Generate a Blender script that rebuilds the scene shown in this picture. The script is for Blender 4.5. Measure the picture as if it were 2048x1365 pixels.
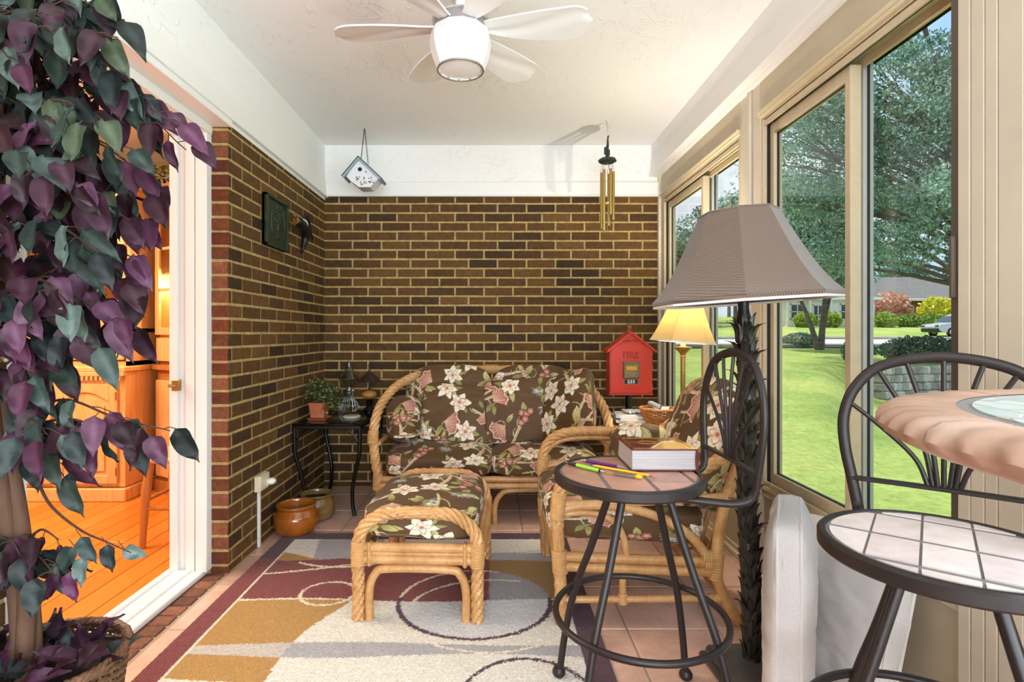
import bpy, math, random
import numpy as np
from mathutils import Matrix, Vector, noise as mnoise

for o in list(bpy.data.objects):
    bpy.data.objects.remove(o, do_unlink=True)
SC = bpy.context.scene
COL = SC.collection
PI = math.pi
rad = math.radians
rnd = random.Random(7)

# ------------------------------------------------------------------ camera
F_PX, VPX, VPY, CAM_Z = 1081.0, 988.0, 667.5, 1.09
cd = bpy.data.cameras.new('camera')
cam = bpy.data.objects.new('camera', cd)
COL.objects.link(cam)
cam.location = (0, 0, CAM_Z)
cam.rotation_euler = (rad(90), 0, 0)
cd.sensor_fit = 'HORIZONTAL'
cd.sensor_width = 36.0
cd.lens = F_PX / 2048 * 36
cd.shift_x = (1024 - VPX) / 2048
cd.shift_y = (VPY - 682.5) / 2048
cd.clip_start = 0.02
cd.clip_end = 600
SC.camera = cam

def at(px, py, Y):
    """point at depth Y seen at a pixel of the 2048x1365 frame"""
    return ((px - VPX) * Y / F_PX, Y, CAM_Z + (VPY - py) * Y / F_PX)

# ------------------------------------------------------------------ world, sun, fill lamps, exposure
SC.view_settings.view_transform = 'Standard'
SC.view_settings.look = 'None'
SC.view_settings.gamma = 1.0
SC.view_settings.use_curve_mapping = False
SC.view_settings.exposure = 0.52

W = bpy.data.worlds.new('sky')
SC.world = W
W.use_nodes = True
wn, wl = W.node_tree.nodes, W.node_tree.links
wn.clear()
wo = wn.new('ShaderNodeOutputWorld')
wb = wn.new('ShaderNodeBackground')
wt = wn.new('ShaderNodeTexCoord')
wno = wn.new('ShaderNodeTexNoise')
wno.inputs['Scale'].default_value = 2.2
wno.inputs['Detail'].default_value = 5
wr = wn.new('ShaderNodeValToRGB')
wr.color_ramp.elements[0].position = 0.43
wr.color_ramp.elements[0].color = (0.42, 0.66, 1.0, 1)
wr.color_ramp.elements[1].position = 0.62
wr.color_ramp.elements[1].color = (0.95, 0.97, 1.0, 1)
wl.new(wt.outputs['Generated'], wno.inputs['Vector'])
wl.new(wno.outputs['Fac'], wr.inputs['Fac'])
wl.new(wr.outputs['Color'], wb.inputs['Color'])
wb.inputs['Strength'].default_value = 0.85
wl.new(wb.outputs['Background'], wo.inputs['Surface'])

def lamp(name, kind, loc, energy, color=(1, 1, 1), direction=None, size=None, radius=None, angle=None):
    d = bpy.data.lights.new(name, kind)
    d.energy = energy
    d.color = color
    o = bpy.data.objects.new(name, d)
    COL.objects.link(o)
    o.location = loc
    if direction is not None:
        o.rotation_euler = Vector(direction).to_track_quat('-Z', 'Y').to_euler()
    if size:
        d.shape = 'RECTANGLE'
        d.size, d.size_y = size
    if radius is not None:
        d.shadow_soft_size = radius
    if angle is not None:
        d.angle = angle
    return o

lamp('sun', 'SUN', (0, 0, 30), 4.2, (1, 0.95, 0.86), (0.26, -0.22, -0.94), angle=rad(2))
# added fill lamps behind the camera, standing in for daylight from unseen windows
lamp('side_fill_lamp', 'AREA', (1.17, -0.75, 1.25), 80, (0.80, 0.90, 1.0), (-1, 0, 0.30), size=(3.2, 1.5))
lamp('end_fill_lamp', 'AREA', (0.0, -2.62, 1.3), 125, (0.82, 0.91, 1.0), (0, 1, 0.22), size=(2.2, 1.7))
# warm ceiling light of the dining room
lamp('dining_ceiling_light', 'AREA', (-3.1, 2.2, 2.38), 92, (1.0, 0.88, 0.72), (0, 0, -1), size=(1.6, 1.6))

# ------------------------------------------------------------------ materials
def lin(c):
    if isinstance(c, str):
        c = c.lstrip('#')
        c = [int(c[i:i + 2], 16) / 255 for i in (0, 2, 4)]
    return tuple((v / 12.92 if v <= 0.04045 else ((v + 0.055) / 1.055) ** 2.4) for v in c)

class NT:
    def __init__(s, m):
        s.t = m.node_tree
        s.n, s.l = s.t.nodes, s.t.links
        s.b = next(x for x in s.n if x.type == 'BSDF_PRINCIPLED')
        s.out = next(x for x in s.n if x.type == 'OUTPUT_MATERIAL')
        s.tc = None
    def coord(s, kind='Object', scale=None):
        if s.tc is None:
            s.tc = s.n.new('ShaderNodeTexCoord')
        if scale is None:
            return s.tc.outputs[kind]
        mp = s.n.new('ShaderNodeMapping')
        mp.inputs['Scale'].default_value = scale
        s.l.new(s.tc.outputs[kind], mp.inputs['Vector'])
        return mp.outputs['Vector']
    def noise(s, scale, detail=3, rough=0.55, stretch=None, dist=0.0):
        x = s.n.new('ShaderNodeTexNoise')
        x.inputs['Scale'].default_value = scale
        x.inputs['Detail'].default_value = detail
        x.inputs['Roughness'].default_value = rough
        x.inputs['Distortion'].default_value = dist
        s.l.new(s.coord('Object', stretch), x.inputs['Vector'])
        return x.outputs['Fac']
    def ramp(s, fac, stops):
        r = s.n.new('ShaderNodeValToRGB')
        el = r.color_ramp.elements
        while len(el) < len(stops):
            el.new(0.5)
        for e, (p, c) in zip(el, stops):
            e.position = p
            e.color = (*c, 1) if len(c) == 3 else c
        s.l.new(fac, r.inputs['Fac'])
        return r.outputs['Color']
    def mix(s, a, b, fac=1.0, mode='MULTIPLY'):
        x = s.n.new('ShaderNodeMix')
        x.data_type = 'RGBA'
        x.blend_type = mode
        for key, v in ((0, fac), (6, a), (7, b)):
            if hasattr(v, 'links') or hasattr(v, 'is_linked'):
                s.l.new(v, x.inputs[key])
            else:
                x.inputs[key].default_value = v if key == 0 else (*v[:3], 1)
        return x.outputs[2]
    def attr(s, name='Col'):
        x = s.n.new('ShaderNodeAttribute')
        x.attribute_name = name
        return x.outputs['Color']
    def bump(s, fac, strength=0.3, dist=0.01, prev=None):
        x = s.n.new('ShaderNodeBump')
        x.inputs['Strength'].default_value = strength
        x.inputs['Distance'].default_value = dist
        s.l.new(fac, x.inputs['Height'])
        if prev is not None:
            s.l.new(prev, x.inputs['Normal'])
        s.l.new(x.outputs['Normal'], s.b.inputs['Normal'])
        return x.outputs['Normal']
    def base(s, v):
        s.l.new(v, s.b.inputs['Base Color'])

MATS = {}
def mat(name, color='#808080', rough=0.5, metal=0.0, var=None, bump=None, attr=False, spec=0.5, trans=0.0, ior=1.45, emit=None, coat=0.0, sheen=0.0, stretch=None):
    """var=(scale, amount) tonal variation, bump=(scale, strength, distance)"""
    m = bpy.data.materials.new(name)
    m.use_nodes = True
    t = NT(m)
    c = lin(color)
    b = t.b
    b.inputs['Base Color'].default_value = (*c, 1)
    b.inputs['Roughness'].default_value = rough
    b.inputs['Metallic'].default_value = metal
    b.inputs['Specular IOR Level'].default_value = spec
    b.inputs['Transmission Weight'].default_value = trans
    b.inputs['IOR'].default_value = ior
    b.inputs['Coat Weight'].default_value = coat
    b.inputs['Sheen Weight'].default_value = sheen
    src = t.attr() if attr else None
    if var:
        f = t.noise(var[0], 4, stretch=stretch)
        a = var[1]
        r = t.ramp(f, [(0.3, (1 - a,) * 3), (0.7, (1 + a,) * 3)])
        src = t.mix(src if src is not None else c, r)
    if src is not None:
        t.base(src)
    if bump:
        t.bump(t.noise(bump[0], 4, stretch=stretch), bump[1], bump[2] if len(bump) > 2 else 0.005)
    if emit:
        b.inputs['Emission Color'].default_value = (*lin(emit[0]), 1)
        b.inputs['Emission Strength'].default_value = emit[1]
    MATS[name] = m
    return m

# ------------------------------------------------------------------ mesh building
def V(*a):
    return np.array(a, float)

def spl(pts, n=8, closed=False):
    """Catmull-Rom through points"""
    P = np.array(pts, float)
    if len(P) < 3 and not closed:
        return np.array([P[0] + (P[-1] - P[0]) * t for t in np.linspace(0, 1, n + 1)])
    out = []
    m = len(P)
    rng = range(m if closed else m - 1)
    for i in rng:
        if closed:
            p0, p1, p2, p3 = P[(i - 1) % m], P[i], P[(i + 1) % m], P[(i + 2) % m]
        else:
            p1, p2 = P[i], P[i + 1]
            p0 = P[i - 1] if i > 0 else 2 * p1 - p2
            p3 = P[i + 2] if i + 2 < m else 2 * p2 - p1
        for k in range(n):
            t = k / n
            out.append(0.5 * (2 * p1 + (p2 - p0) * t + (2 * p0 - 5 * p1 + 4 * p2 - p3) * t * t + (3 * p1 - p0 - 3 * p2 + p3) * t ** 3))
    if not closed:
        out.append(P[-1])
    return np.array(out)

def rotm(axis, deg):
    return np.array(Matrix.Rotation(rad(deg), 3, axis))

class MB:
    def __init__(s):
        s.v, s.f, s.c, s.nv, s.flat = [], [], [], 0, set()
        s.nf = 0
    def add(s, verts, faces, col=None, flat=False):
        verts = np.asarray(verts, float).reshape(-1, 3)
        k = s.nv
        s.v.append(verts)
        s.f.extend([tuple(int(i) + k for i in f) for f in faces])
        s.nv += len(verts)
        if flat:
            s.flat.update(range(s.nf, s.nf + len(faces)))
        s.nf += len(faces)
        if col is None:
            col = (0.5, 0.5, 0.5)
        col = np.asarray(col, float)
        s.c.append(np.broadcast_to(col, (len(verts), 3)) if col.ndim == 1 else col)
        return s
    def box(s, lo, hi, bev=0.0, M=None, c=None, col=None):
        """axis-aligned box lo..hi; with M (3x3) and centre c the box is lo..hi about the origin"""
        lo, hi = np.array(lo, float), np.array(hi, float)
        lo, hi = np.minimum(lo, hi), np.maximum(lo, hi)
        if bev <= 0:
            v = [(x, y, z) for x in (lo[0], hi[0]) for y in (lo[1], hi[1]) for z in (lo[2], hi[2])]
            f = [(0, 1, 3, 2), (4, 6, 7, 5), (0, 4, 5, 1), (2, 3, 7, 6), (0, 2, 6, 4), (1, 5, 7, 3)]
        else:
            b = min(bev, 0.45 * float((hi - lo).min()))
            idx, v = {}, []
            for sx in (0, 1):
                for sy in (0, 1):
                    for sz in (0, 1):
                        sg = (sx, sy, sz)
                        cor = [hi[i] if sg[i] else lo[i] for i in range(3)]
                        for ax in range(3):
                            p = [cor[i] if i == ax else cor[i] + (-b if sg[i] else b) for i in range(3)]
                            idx[(sx, sy, sz, ax)] = len(v)
                            v.append(p)
            f = []
            for ax in range(3):
                a1, a2 = [i for i in range(3) if i != ax]
                for sd in (0, 1):
                    q = []
                    for (u, w) in ((0, 0), (1, 0), (1, 1), (0, 1)):
                        sg = [0, 0, 0]
                        sg[ax], sg[a1], sg[a2] = sd, u, w
                        q.append(idx[(*sg, ax)])
                    f.append(tuple(q))
            for ax in range(3):
                a1, a2 = [i for i in range(3) if i != ax]
                for u in (0, 1):
                    for w in (0, 1):
                        s0, s1 = [0, 0, 0], [0, 0, 0]
                        s0[a1], s0[a2], s1[a1], s1[a2] = u, w, u, w
                        s0[ax], s1[ax] = 0, 1
                        f.append((idx[(*s0, a1)], idx[(*s1, a1)], idx[(*s1, a2)], idx[(*s0, a2)]))
            for sx in (0, 1):
                for sy in (0, 1):
                    for sz in (0, 1):
                        f.append(tuple(idx[(sx, sy, sz, ax)] for ax in range(3)))
        v = np.array(v)
        if M is not None:
            v = v @ np.asarray(M).T
        if c is not None:
            v = v + np.array(c, float)
        return s.add(v, f, col)
    def tube(s, pts, r, n=10, closed=False, lobes=0, amp=0.0, pitch=0.2, cap=True, col=None, flatten=None, ref=None):
        """round (or lobed and twisted) rod along pts; r a number or one per point"""
        P = np.array(pts, float)
        m = len(P)
        R = np.full(m, r, float) if np.isscalar(r) else np.array(r, float)
        T = np.zeros_like(P)
        if closed:
            T = np.roll(P, -1, 0) - np.roll(P, 1, 0)
        else:
            T[1:-1] = P[2:] - P[:-2]
            T[0], T[-1] = P[1] - P[0], P[-1] - P[-2]
        T /= np.maximum(np.linalg.norm(T, axis=1, keepdims=True), 1e-12)
        up = np.array(ref if ref is not None else ((0, 0, 1) if abs(T[0][2]) < 0.9 else (1, 0, 0)), float)
        N = np.zeros_like(P)
        nn = up - T[0] * up.dot(T[0])
        N[0] = nn / np.linalg.norm(nn)
        for i in range(1, m):
            q = N[i - 1] - T[i] * N[i - 1].dot(T[i])
            N[i] = q / max(np.linalg.norm(q), 1e-12)
        B = np.cross(T, N)
        L = np.concatenate([[0], np.cumsum(np.linalg.norm(np.diff(P, axis=0), axis=1))])
        if lobes:
            n = lobes * 9
        th = np.linspace(0, 2 * PI, n, endpoint=False)
        ca, sa = np.cos(th), np.sin(th)
        if lobes:
            ang = th[None, :] - (2 * PI * L / pitch)[:, None]
            rr = R[:, None] * (1 - amp + amp * np.abs(np.sin(lobes * ang / 2)) ** 0.62 * 1.2)
        else:
            rr = R[:, None] * np.ones(n)[None, :]
        fl = flatten if flatten is not None else 1.0
        vs = P[:, None, :] + rr[..., None] * (ca[None, :, None] * N[:, None, :] * fl + sa[None, :, None] * B[:, None, :])
        vs = vs.reshape(-1, 3)
        fs = []
        for i in range(m if closed else m - 1):
            a, b = i * n, ((i + 1) % m) * n
            for k in range(n):
                k2 = (k + 1) % n
                fs.append((a + k, a + k2, b + k2, b + k))
        if cap and not closed:
            fs.append(tuple(range(n - 1, -1, -1)))
            fs.append(tuple((m - 1) * n + k for k in range(n)))
        return s.add(vs, fs, col)
    def lathe(s, prof, n=32, c=(0, 0, 0), M=None, flutes=0, famp=0.0, a0=0.0, cap=False, col=None, flat=False):
        """prof: list of (r, z)"""
        pr = np.array(prof, float)
        th = np.linspace(0, 2 * PI, n, endpoint=False) + a0
        k = 1 + (famp * np.cos(flutes * th) if flutes else 0 * th)
        v = np.stack([pr[:, None, 0] * (np.cos(th) * k)[None], pr[:, None, 0] * (np.sin(th) * k)[None], np.repeat(pr[:, 1:2], n, 1)], -1).reshape(-1, 3)
        if M is not None:
            v = v @ np.asarray(M).T
        v = v + np.array(c, float)
        f = []
        for i in range(len(pr) - 1):
            for j in range(n):
                j2 = (j + 1) % n
                f.append((i * n + j, i * n + j2, (i + 1) * n + j2, (i + 1) * n + j))
        if cap:
            f.append(tuple(range(n - 1, -1, -1)))
            f.append(tuple((len(pr) - 1) * n + j for j in range(n)))
        return s.add(v, f, col, flat)
    def prism(s, poly, h, O, U, Wv, col=None):
        """polygon (2D list) in plane O + a*U + b*W, extruded by h along U x W"""
        O, U, Wv = np.array(O, float), np.array(U, float), np.array(Wv, float)
        D = np.cross(U, Wv)
        a = np.array([O + p[0] * U + p[1] * Wv for p in poly])
        n = len(poly)
        v = np.concatenate([a, a + D * h])
        f = [tuple(range(n - 1, -1, -1)), tuple(range(n, 2 * n))]
        for i in range(n):
            j = (i + 1) % n
            f.append((i, j, n + j, n + i))
        return s.add(v, f, col)
    def grid(s, P, col=None, closed_u=False):
        P = np.asarray(P, float)
        m, n = P.shape[:2]
        f = []
        for i in range(m - 1):
            for j in range(n if closed_u else n - 1):
                j2 = (j + 1) % n
                f.append((i * n + j, i * n + j2, (i + 1) * n + j2, (i + 1) * n + j))
        if col is not None and np.asarray(col).ndim == 3:
            col = np.asarray(col).reshape(-1, 3)
        return s.add(P.reshape(-1, 3), f, col)
    def sheet(s, P, th, col=None):
        """a grid of points given a thickness along its normals"""
        P = np.asarray(P, float)
        du = np.gradient(P, axis=0)
        dv = np.gradient(P, axis=1)
        N = np.cross(du, dv)
        N /= np.maximum(np.linalg.norm(N, axis=2, keepdims=True), 1e-9)
        m, n = P.shape[:2]
        a = P + N * th / 2
        b = P - N * th / 2
        v = np.concatenate([a.reshape(-1, 3), b.reshape(-1, 3)])
        k = m * n
        f = []
        for i in range(m - 1):
            for j in range(n - 1):
                q = (i * n + j, i * n + j + 1, (i + 1) * n + j + 1, (i + 1) * n + j)
                f.append(q)
                f.append(tuple(k + x for x in reversed(q)))
        edge = [j for j in range(n)] + [i * n + n - 1 for i in range(1, m)] + [(m - 1) * n + j for j in range(n - 2, -1, -1)] + [i * n for i in range(m - 2, 0, -1)]
        for a_, b_ in zip(edge, edge[1:] + edge[:1]):
            f.append((a_, k + a_, k + b_, b_))
        return s.add(v, f, col)
    def ball(s, c, r, n=16, m=10, M=None, col=None):
        r = (r, r, r) if np.isscalar(r) else r
        ph = np.linspace(0, PI, m + 1)
        th = np.linspace(0, 2 * PI, n, endpoint=False)
        v = [(0, 0, 1)]
        for p in ph[1:-1]:
            for t in th:
                v.append((math.sin(p) * math.cos(t), math.sin(p) * math.sin(t), math.cos(p)))
        v.append((0, 0, -1))
        f = [(0, 1 + j, 1 + (j + 1) % n) for j in range(n)]
        for i in range(m - 2):
            a, b = 1 + i * n, 1 + (i + 1) * n
            for j in range(n):
                j2 = (j + 1) % n
                f.append((a + j, b + j, b + j2, a + j2))
        last = len(v) - 1
        a = 1 + (m - 2) * n
        f += [(a + j, last, a + (j + 1) % n) for j in range(n)]
        v = np.array(v) * np.array(r)
        if M is not None:
            v = v @ np.asarray(M).T
        return s.add(v + np.array(c, float), f, col)
    def build(s, name, material, parent=None, sharp=40, world=True, attr=False):
        vs = np.concatenate(s.v) if s.v else np.zeros((0, 3))
        if parent is not None and world:
            Mi = np.array(WORLD(parent).inverted())
            vs = vs @ Mi[:3, :3].T + Mi[:3, 3]
        me = bpy.data.meshes.new(name)
        me.from_pydata(vs.tolist(), [], s.f)
        if attr:
            ca = me.color_attributes.new('Col', 'FLOAT_COLOR', 'POINT')
            cc = np.concatenate(s.c)
            cc = np.concatenate([cc, np.ones((len(cc), 1))], 1)
            ca.data.foreach_set('color', cc.ravel().astype(np.float32))
        me.polygons.foreach_set('use_smooth', [i not in s.flat for i in range(len(me.polygons))])
        if sharp:
            me.set_sharp_from_angle(angle=rad(sharp))
        me.update()
        if material is not None:
            me.materials.append(material)
        o = bpy.data.objects.new(name, me)
        COL.objects.link(o)
        if parent is not None:
            o.parent = parent
        return o

def WORLD(o):
    M = Matrix.LocRotScale(o.location, o.rotation_euler, o.scale)
    return WORLD(o.parent) @ M if o.parent is not None else M

def tag(o, label=None, cat=None, group=None, kind=None):
    if label: o['label'] = label
    if cat: o['category'] = cat
    if group: o['group'] = group
    if kind: o['kind'] = kind
    return o

def thing(name, label, cat, loc=(0, 0, 0), rotz=0.0, group=None):
    o = bpy.data.objects.new(name, None)
    o.empty_display_size = 0.05
    COL.objects.link(o)
    o.location = loc
    o.rotation_euler = (0, 0, rotz)
    return tag(o, label, cat, group)

def structure(name, mb, m, label=None, sharp=30, attr=False, parent=None):
    o = mb.build(name, m, parent, sharp=sharp, attr=attr)
    if parent is None:
        o['kind'] = 'structure'
        if label:
            o['label'] = label
            o['category'] = name.split('_')[0]
    return o

def text_mesh(name, body, size, O, U, Wv, m, parent, ext=0.0006, align='CENTER', spacing=1.0, bold=0.0):
    cu = bpy.data.curves.new(name, 'FONT')
    cu.body = body
    cu.size = size
    cu.extrude = ext
    cu.align_x = align
    cu.space_character = spacing
    cu.resolution_u = 3
    cu.offset = bold
    to = bpy.data.objects.new(name, cu)
    COL.objects.link(to)
    dg = bpy.context.evaluated_depsgraph_get()
    me = bpy.data.meshes.new_from_object(to.evaluated_get(dg))
    bpy.data.objects.remove(to, do_unlink=True)
    U, Wv = np.array(U, float), np.array(Wv, float)
    D = np.cross(U, Wv)
    v = np.array([tuple(x.co) for x in me.vertices])
    v = np.array(O, float) + v[:, :1] * U + v[:, 1:2] * Wv + v[:, 2:3] * D
    b = MB()
    b.add(v, [tuple(p.vertices) for p in me.polygons])
    bpy.data.meshes.remove(me)
    return b.build(name, m, parent)
# ------------------------------------------------------------------ shared materials
M_white = mat('white_paint', '#e9e8e4', 0.55, var=(3, 0.015), bump=(60, 0.05, 0.002))
M_trim = mat('white_gloss_trim', '#efeeea', 0.35)
M_stucco = mat('stucco', '#f0efed', 0.8)
M_tan = mat('bronze_tan_aluminium', '#c6b393', 0.42, var=(40, 0.05), bump=(300, 0.06, 0.001))
M_tanpanel = mat('tan_panel', '#c2b59c', 0.6, var=(8, 0.05), bump=(250, 0.12, 0.001))
M_tanpale = mat('pale_tan_panel', '#d0c5b1', 0.6, var=(8, 0.04), bump=(250, 0.1, 0.001))
M_tanlight = mat('cream_molding', '#d8c9a6', 0.35)
M_gasket = mat('black_gasket', '#14130f', 0.5)
M_bronze = mat('dark_bronze_frame', '#5c5146', 0.4, metal=0.2)
M_alu = mat('grey_aluminium', '#b9b6ae', 0.35, metal=0.15)
M_brass = mat('brass', '#a9824e', 0.35, metal=0.7, var=(20, 0.12))
M_black = mat('black_metal', '#0c0b0a', 0.35, spec=0.5)
M_iron = mat('dark_brown_iron', '#251d1c', 0.42, var=(60, 0.12), bump=(180, 0.15, 0.001))

t = NT(M_stucco)
n1 = t.noise(3.2, 2, stretch=(1, 1, 1), dist=2.5)
r1 = t.ramp(n1, [(0.485, (0, 0, 0)), (0.5, (1, 1, 1)), (0.515, (0, 0, 0))])
n2 = t.noise(1.6, 2)
r2 = t.ramp(n2, [(0.5, (0, 0, 0)), (0.62, (1, 1, 1))])
n3 = t.noise(22, 3, stretch=(1, 0.35, 1), dist=1.5)
r3 = t.ramp(n3, [(0.60, (0, 0, 0)), (0.66, (1, 1, 1))])
h = t.mix(r1, r2)
h = t.mix(h, t.mix(r3, (0.6, 0.6, 0.6)), 1.0, 'ADD')
t.bump(h, 0.5, 0.006)

M_brick = bpy.data.materials.new('brick')
M_brick.use_nodes = True
t = NT(M_brick)
f = t.noise(28, 4, 0.65)
g = t.noise(150, 3, 0.6)
c = t.mix(t.attr(), t.ramp(f, [(0.3, (0.72, 0.72, 0.72)), (0.75, (1.35, 1.3, 1.22))]))
c = t.mix(c, t.ramp(g, [(0.35, (0.8, 0.8, 0.8)), (0.7, (1.2, 1.2, 1.2))]))
t.base(c)
t.b.inputs['Roughness'].default_value = 0.8
t.b.inputs['Specular IOR Level'].default_value = 0.3
t.bump(g, 0.5, 0.004)

BRICKS = ['#674724', '#5a3f22', '#6c4c25', '#46331e', '#684823', '#60441f', '#6f4f28', '#644522', '#523a20', '#694a24']
REDS = ['#834529', '#753b25', '#8c4c2f', '#935a3b', '#7a462c', '#6b3927']
MORTAR = lin('#b59c68')

def brick_face(b, O, U, N, u0, u1, z0, z1, joints, zline, L=0.2072, H=0.0661, joint=0.0125, pal=BRICKS, deep=0.004, rng=None, vertical=False):
    """brick courses in the plane through O spanned by U and up, front faces on the plane, normal N"""
    O, U, N = V(*O), V(*U), V(*N)
    Z = V(0, 0, 1)
    r = rng or rnd
    k0 = math.floor((z0 - zline) / H)
    z = zline + k0 * H
    k = k0
    while z < z1:
        a0, a1 = max(z + joint / 2, z0), min(z + H - joint / 2, z1)
        if a1 - a0 > 0.004:
            j = joints[k % 2]
            i0 = math.floor((u0 - j) / L)
            x = j + i0 * L
            while x < u1:
                b0, b1 = max(x + joint / 2, u0), min(x + L - joint / 2, u1)
                if b1 - b0 > 0.012:
                    col = np.array(lin(r.choice(pal))) * r.uniform(0.68, 0.98)
                    e = 0.002
                    d = r.uniform(-0.001, 0.001)
                    zz0, zz1 = a0 + r.uniform(-.001, .001), a1 + r.uniform(-.001, .001)
                    back = [O + U * p + Z * q - N * deep for p, q in ((b0, zz0), (b1, zz0), (b1, zz1), (b0, zz1))]
                    front = [O + U * p + Z * q + N * d for p, q in ((b0 + e, zz0 + e), (b1 - e, zz0 + e), (b1 - e, zz1 - e), (b0 + e, zz1 - e))]
                    mid = [O + U * p + Z * q - N * e for p, q in ((b0, zz0), (b1, zz0), (b1, zz1), (b0, zz1))]
                    fs = [(8, 9, 10, 11)] + [(i, (i + 1) % 4, 4 + (i + 1) % 4, 4 + i) for i in range(4)] + [(4 + i, 4 + (i + 1) % 4, 8 + (i + 1) % 4, 8 + i) for i in range(4)]
                    b.add(back + mid + front, fs, col)
                x += L
        z += H
        k += 1

XL, YB, ZC = -1.207, 3.86, 2.434
# back wall
b = MB()
b.box((-1.5, YB + 0.0035, -0.02), (1.25, YB + 0.2, ZC + 0.05), col=MORTAR)
brick_face(b, (0, YB, 0), (1, 0, 0), (0, -1, 0), XL, 1.182, 0, 2.075, (-1.107, -1.0107), 1.0925)
structure('wall_back', b, M_brick, attr=True, sharp=25)
# left wall beyond the door, its end at the door, and the stretch beside the camera
b = MB()
b.box((-1.45, 2.4605, -0.02), (XL - 0.0035, YB + 0.1, ZC + 0.05), col=MORTAR)
b.box((-1.45, -2.9, -0.02), (XL - 0.0035, 1.335, ZC + 0.05), col=MORTAR)
brick_face(b, (XL, 0, 0), (0, 1, 0), (1, 0, 0), 2.457, YB, 0, 2.065, (2.698, 2.801), 1.0925)
brick_face(b, (0, 2.457, 0), (1, 0, 0), (0, -1, 0), -1.288, XL, 0, 2.065, (-1.288 - 0.0063, -1.288 - 0.0063), 1.0925, L=0.0935, pal=REDS)  # redder end face: the tint of the light is put into the brick colour
brick_face(b, (XL, 0, 0), (0, 1, 0), (1, 0, 0), -2.8, 1.340, 0, 2.065, (0.0, 0.1), 1.0925)
structure('wall_left', b, M_brick, attr=True, sharp=25)
# painted upper walls
b = MB()
b.box((XL - 0.02, YB - 0.004, 2.068), (1.2, YB + 0.02, ZC))
structure('wall_back_upper', b, M_stucco)
b = MB()
b.box((-1.46, -2.85, 2.04), (-1.205, YB, ZC))
structure('wall_left_upper', b, M_stucco)
b = MB()
b.box((-1.2, YB - 0.022, 2.072), (1.18, YB, 2.168), 0.004)
b.box((-1.2, YB - 0.03, 2.064), (1.18, YB, 2.076), 0.003)
structure('trim_1', b, M_trim)
b = MB()
b.box((-1.22, -2.8, 2.066), (-1.190, YB, 2.168), 0.004)
b.box((-1.22, -2.8, 2.058), (-1.182, YB, 2.072), 0.003)
b.box((-1.29, -2.8, 2.030), (-1.192, 2.465, 2.062), 0.003)
structure('trim_2', b, M_trim)
# ceiling
b = MB()
b.box((-1.5, -2.9, ZC), (1.5, YB + 0.2, ZC + 0.06))
structure('ceiling', b, M_stucco)
b = MB()
b.box((-6.2, -3.2, ZC + 0.06), (1.75, 5.2, ZC + 0.16))
structure('roof', b, mat('sun_block_board', '#6f6a64', 0.8))  # unseen slab over both rooms, put in to keep the sun out
# bulkhead above the window wall
b = MB()
b.box((1.122, -2.8, 2.30), (1.42, YB, ZC))
structure('trim_3', b, M_stucco)
b = MB()
b.box((1.116, -2.8, 2.222), (1.42, YB, 2.315), 0.002)
b.box((1.106, -2.8, 2.206), (1.42, YB, 2.224), 0.004)
b.box((1.150, -2.8, 2.199), (1.42, YB, 2.208), 0.002)
structure('trim_4', b, M_trim)

# ------------------------------------------------------------------ floors
M_tile = bpy.data.materials.new('terracotta_tile')
M_tile.use_nodes = True
t = NT(M_tile)
f = t.noise(7, 4, 0.6)
g = t.noise(45, 3)
c = t.mix(t.attr(), t.ramp(f, [(0.3, (0.82, 0.80, 0.78)), (0.7, (1.14, 1.14, 1.16))]))
c = t.mix(c, t.ramp(g, [(0.3, (0.93, 0.93, 0.93)), (0.7, (1.06, 1.06, 1.06))]))
t.base(c)
t.b.inputs['Roughness'].default_value = 0.32
t.b.inputs['Specular IOR Level'].default_value = 0.7
t.bump(f, 0.12, 0.004)
b = MB()
b.box((-1.5, -2.9, -0.12), (1.45, YB + 0.1, -0.004), col=lin('#a89683'))
TILES = ['#d8b09b', '#dcb5a1', '#d3aa95', '#dfb8a5', '#d6ae9a']
xs = [-1.205] + [0.158 + 0.334 * k for k in range(-3, 4)] + [1.19]
ys = [1.99 + 0.334 * k for k in range(-14, 6)] + [YB]
for xa, xb_ in zip(xs, xs[1:]):
    for ya, yb_ in zip(ys, ys[1:]):
        b.box((xa + 0.0035, ya + 0.0035, -0.03), (xb_ - 0.0035, yb_ - 0.0035, 0.0), 0.003, col=np.array(lin(rnd.choice(TILES))) * rnd.uniform(0.93, 1.07))
structure('floor', b, M_tile, attr=True, sharp=25)
# brick course on the floor along the door sill
b = MB()
b.box((-1.31, 1.345, -0.1), (-1.21, 2.457, -0.006), col=lin('#a08868'))
y = 2.452
while y > 1.36:
    b.box((-1.302, y - 0.066, -0.03), (-1.218, y, 0.002), 0.004, col=np.array(lin(rnd.choice(['#7b5240', '#6d4838', '#855a46', '#75503c']))) * rnd.uniform(0.9, 1.1))
    y -= 0.0735
structure('trim_5', b, M_brick, attr=True, sharp=25)

# ------------------------------------------------------------------ door opening to the dining room
door = tag(thing('door_1', None, None), kind='structure')
b = MB()
b.box((-1.36, 1.345, 0.0), (-1.300, 2.457, 0.022), 0.004)
b.box((-1.43, 1.345, 0.0), (-1.355, 2.457, 0.030), 0.003)
b.box((-1.455, 1.345, 0.0), (-1.425, 2.457, 0.040), 0.004)
b.build('sill', M_trim, door)
def jamb(ya, sgn):
    b = MB()
    for (xa, xb_, d) in ((-1.45, -1.415, 0.05), (-1.415, -1.385, 0.030), (-1.385, -1.345, 0.040), (-1.345, -1.335, 0.026), (-1.335, -1.284, 0.048)):
        b.box((xa, ya, 0.02), (xb_, ya + sgn * d, 2.03), 0.003)
    return b
jamb(2.462, -1).build('jamb', M_trim, door)
jb = jamb(1.44, 1)
jb.box((-1.452, 1.345, 0.0), (-1.286, 1.445, 2.03), 0.003)
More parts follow.
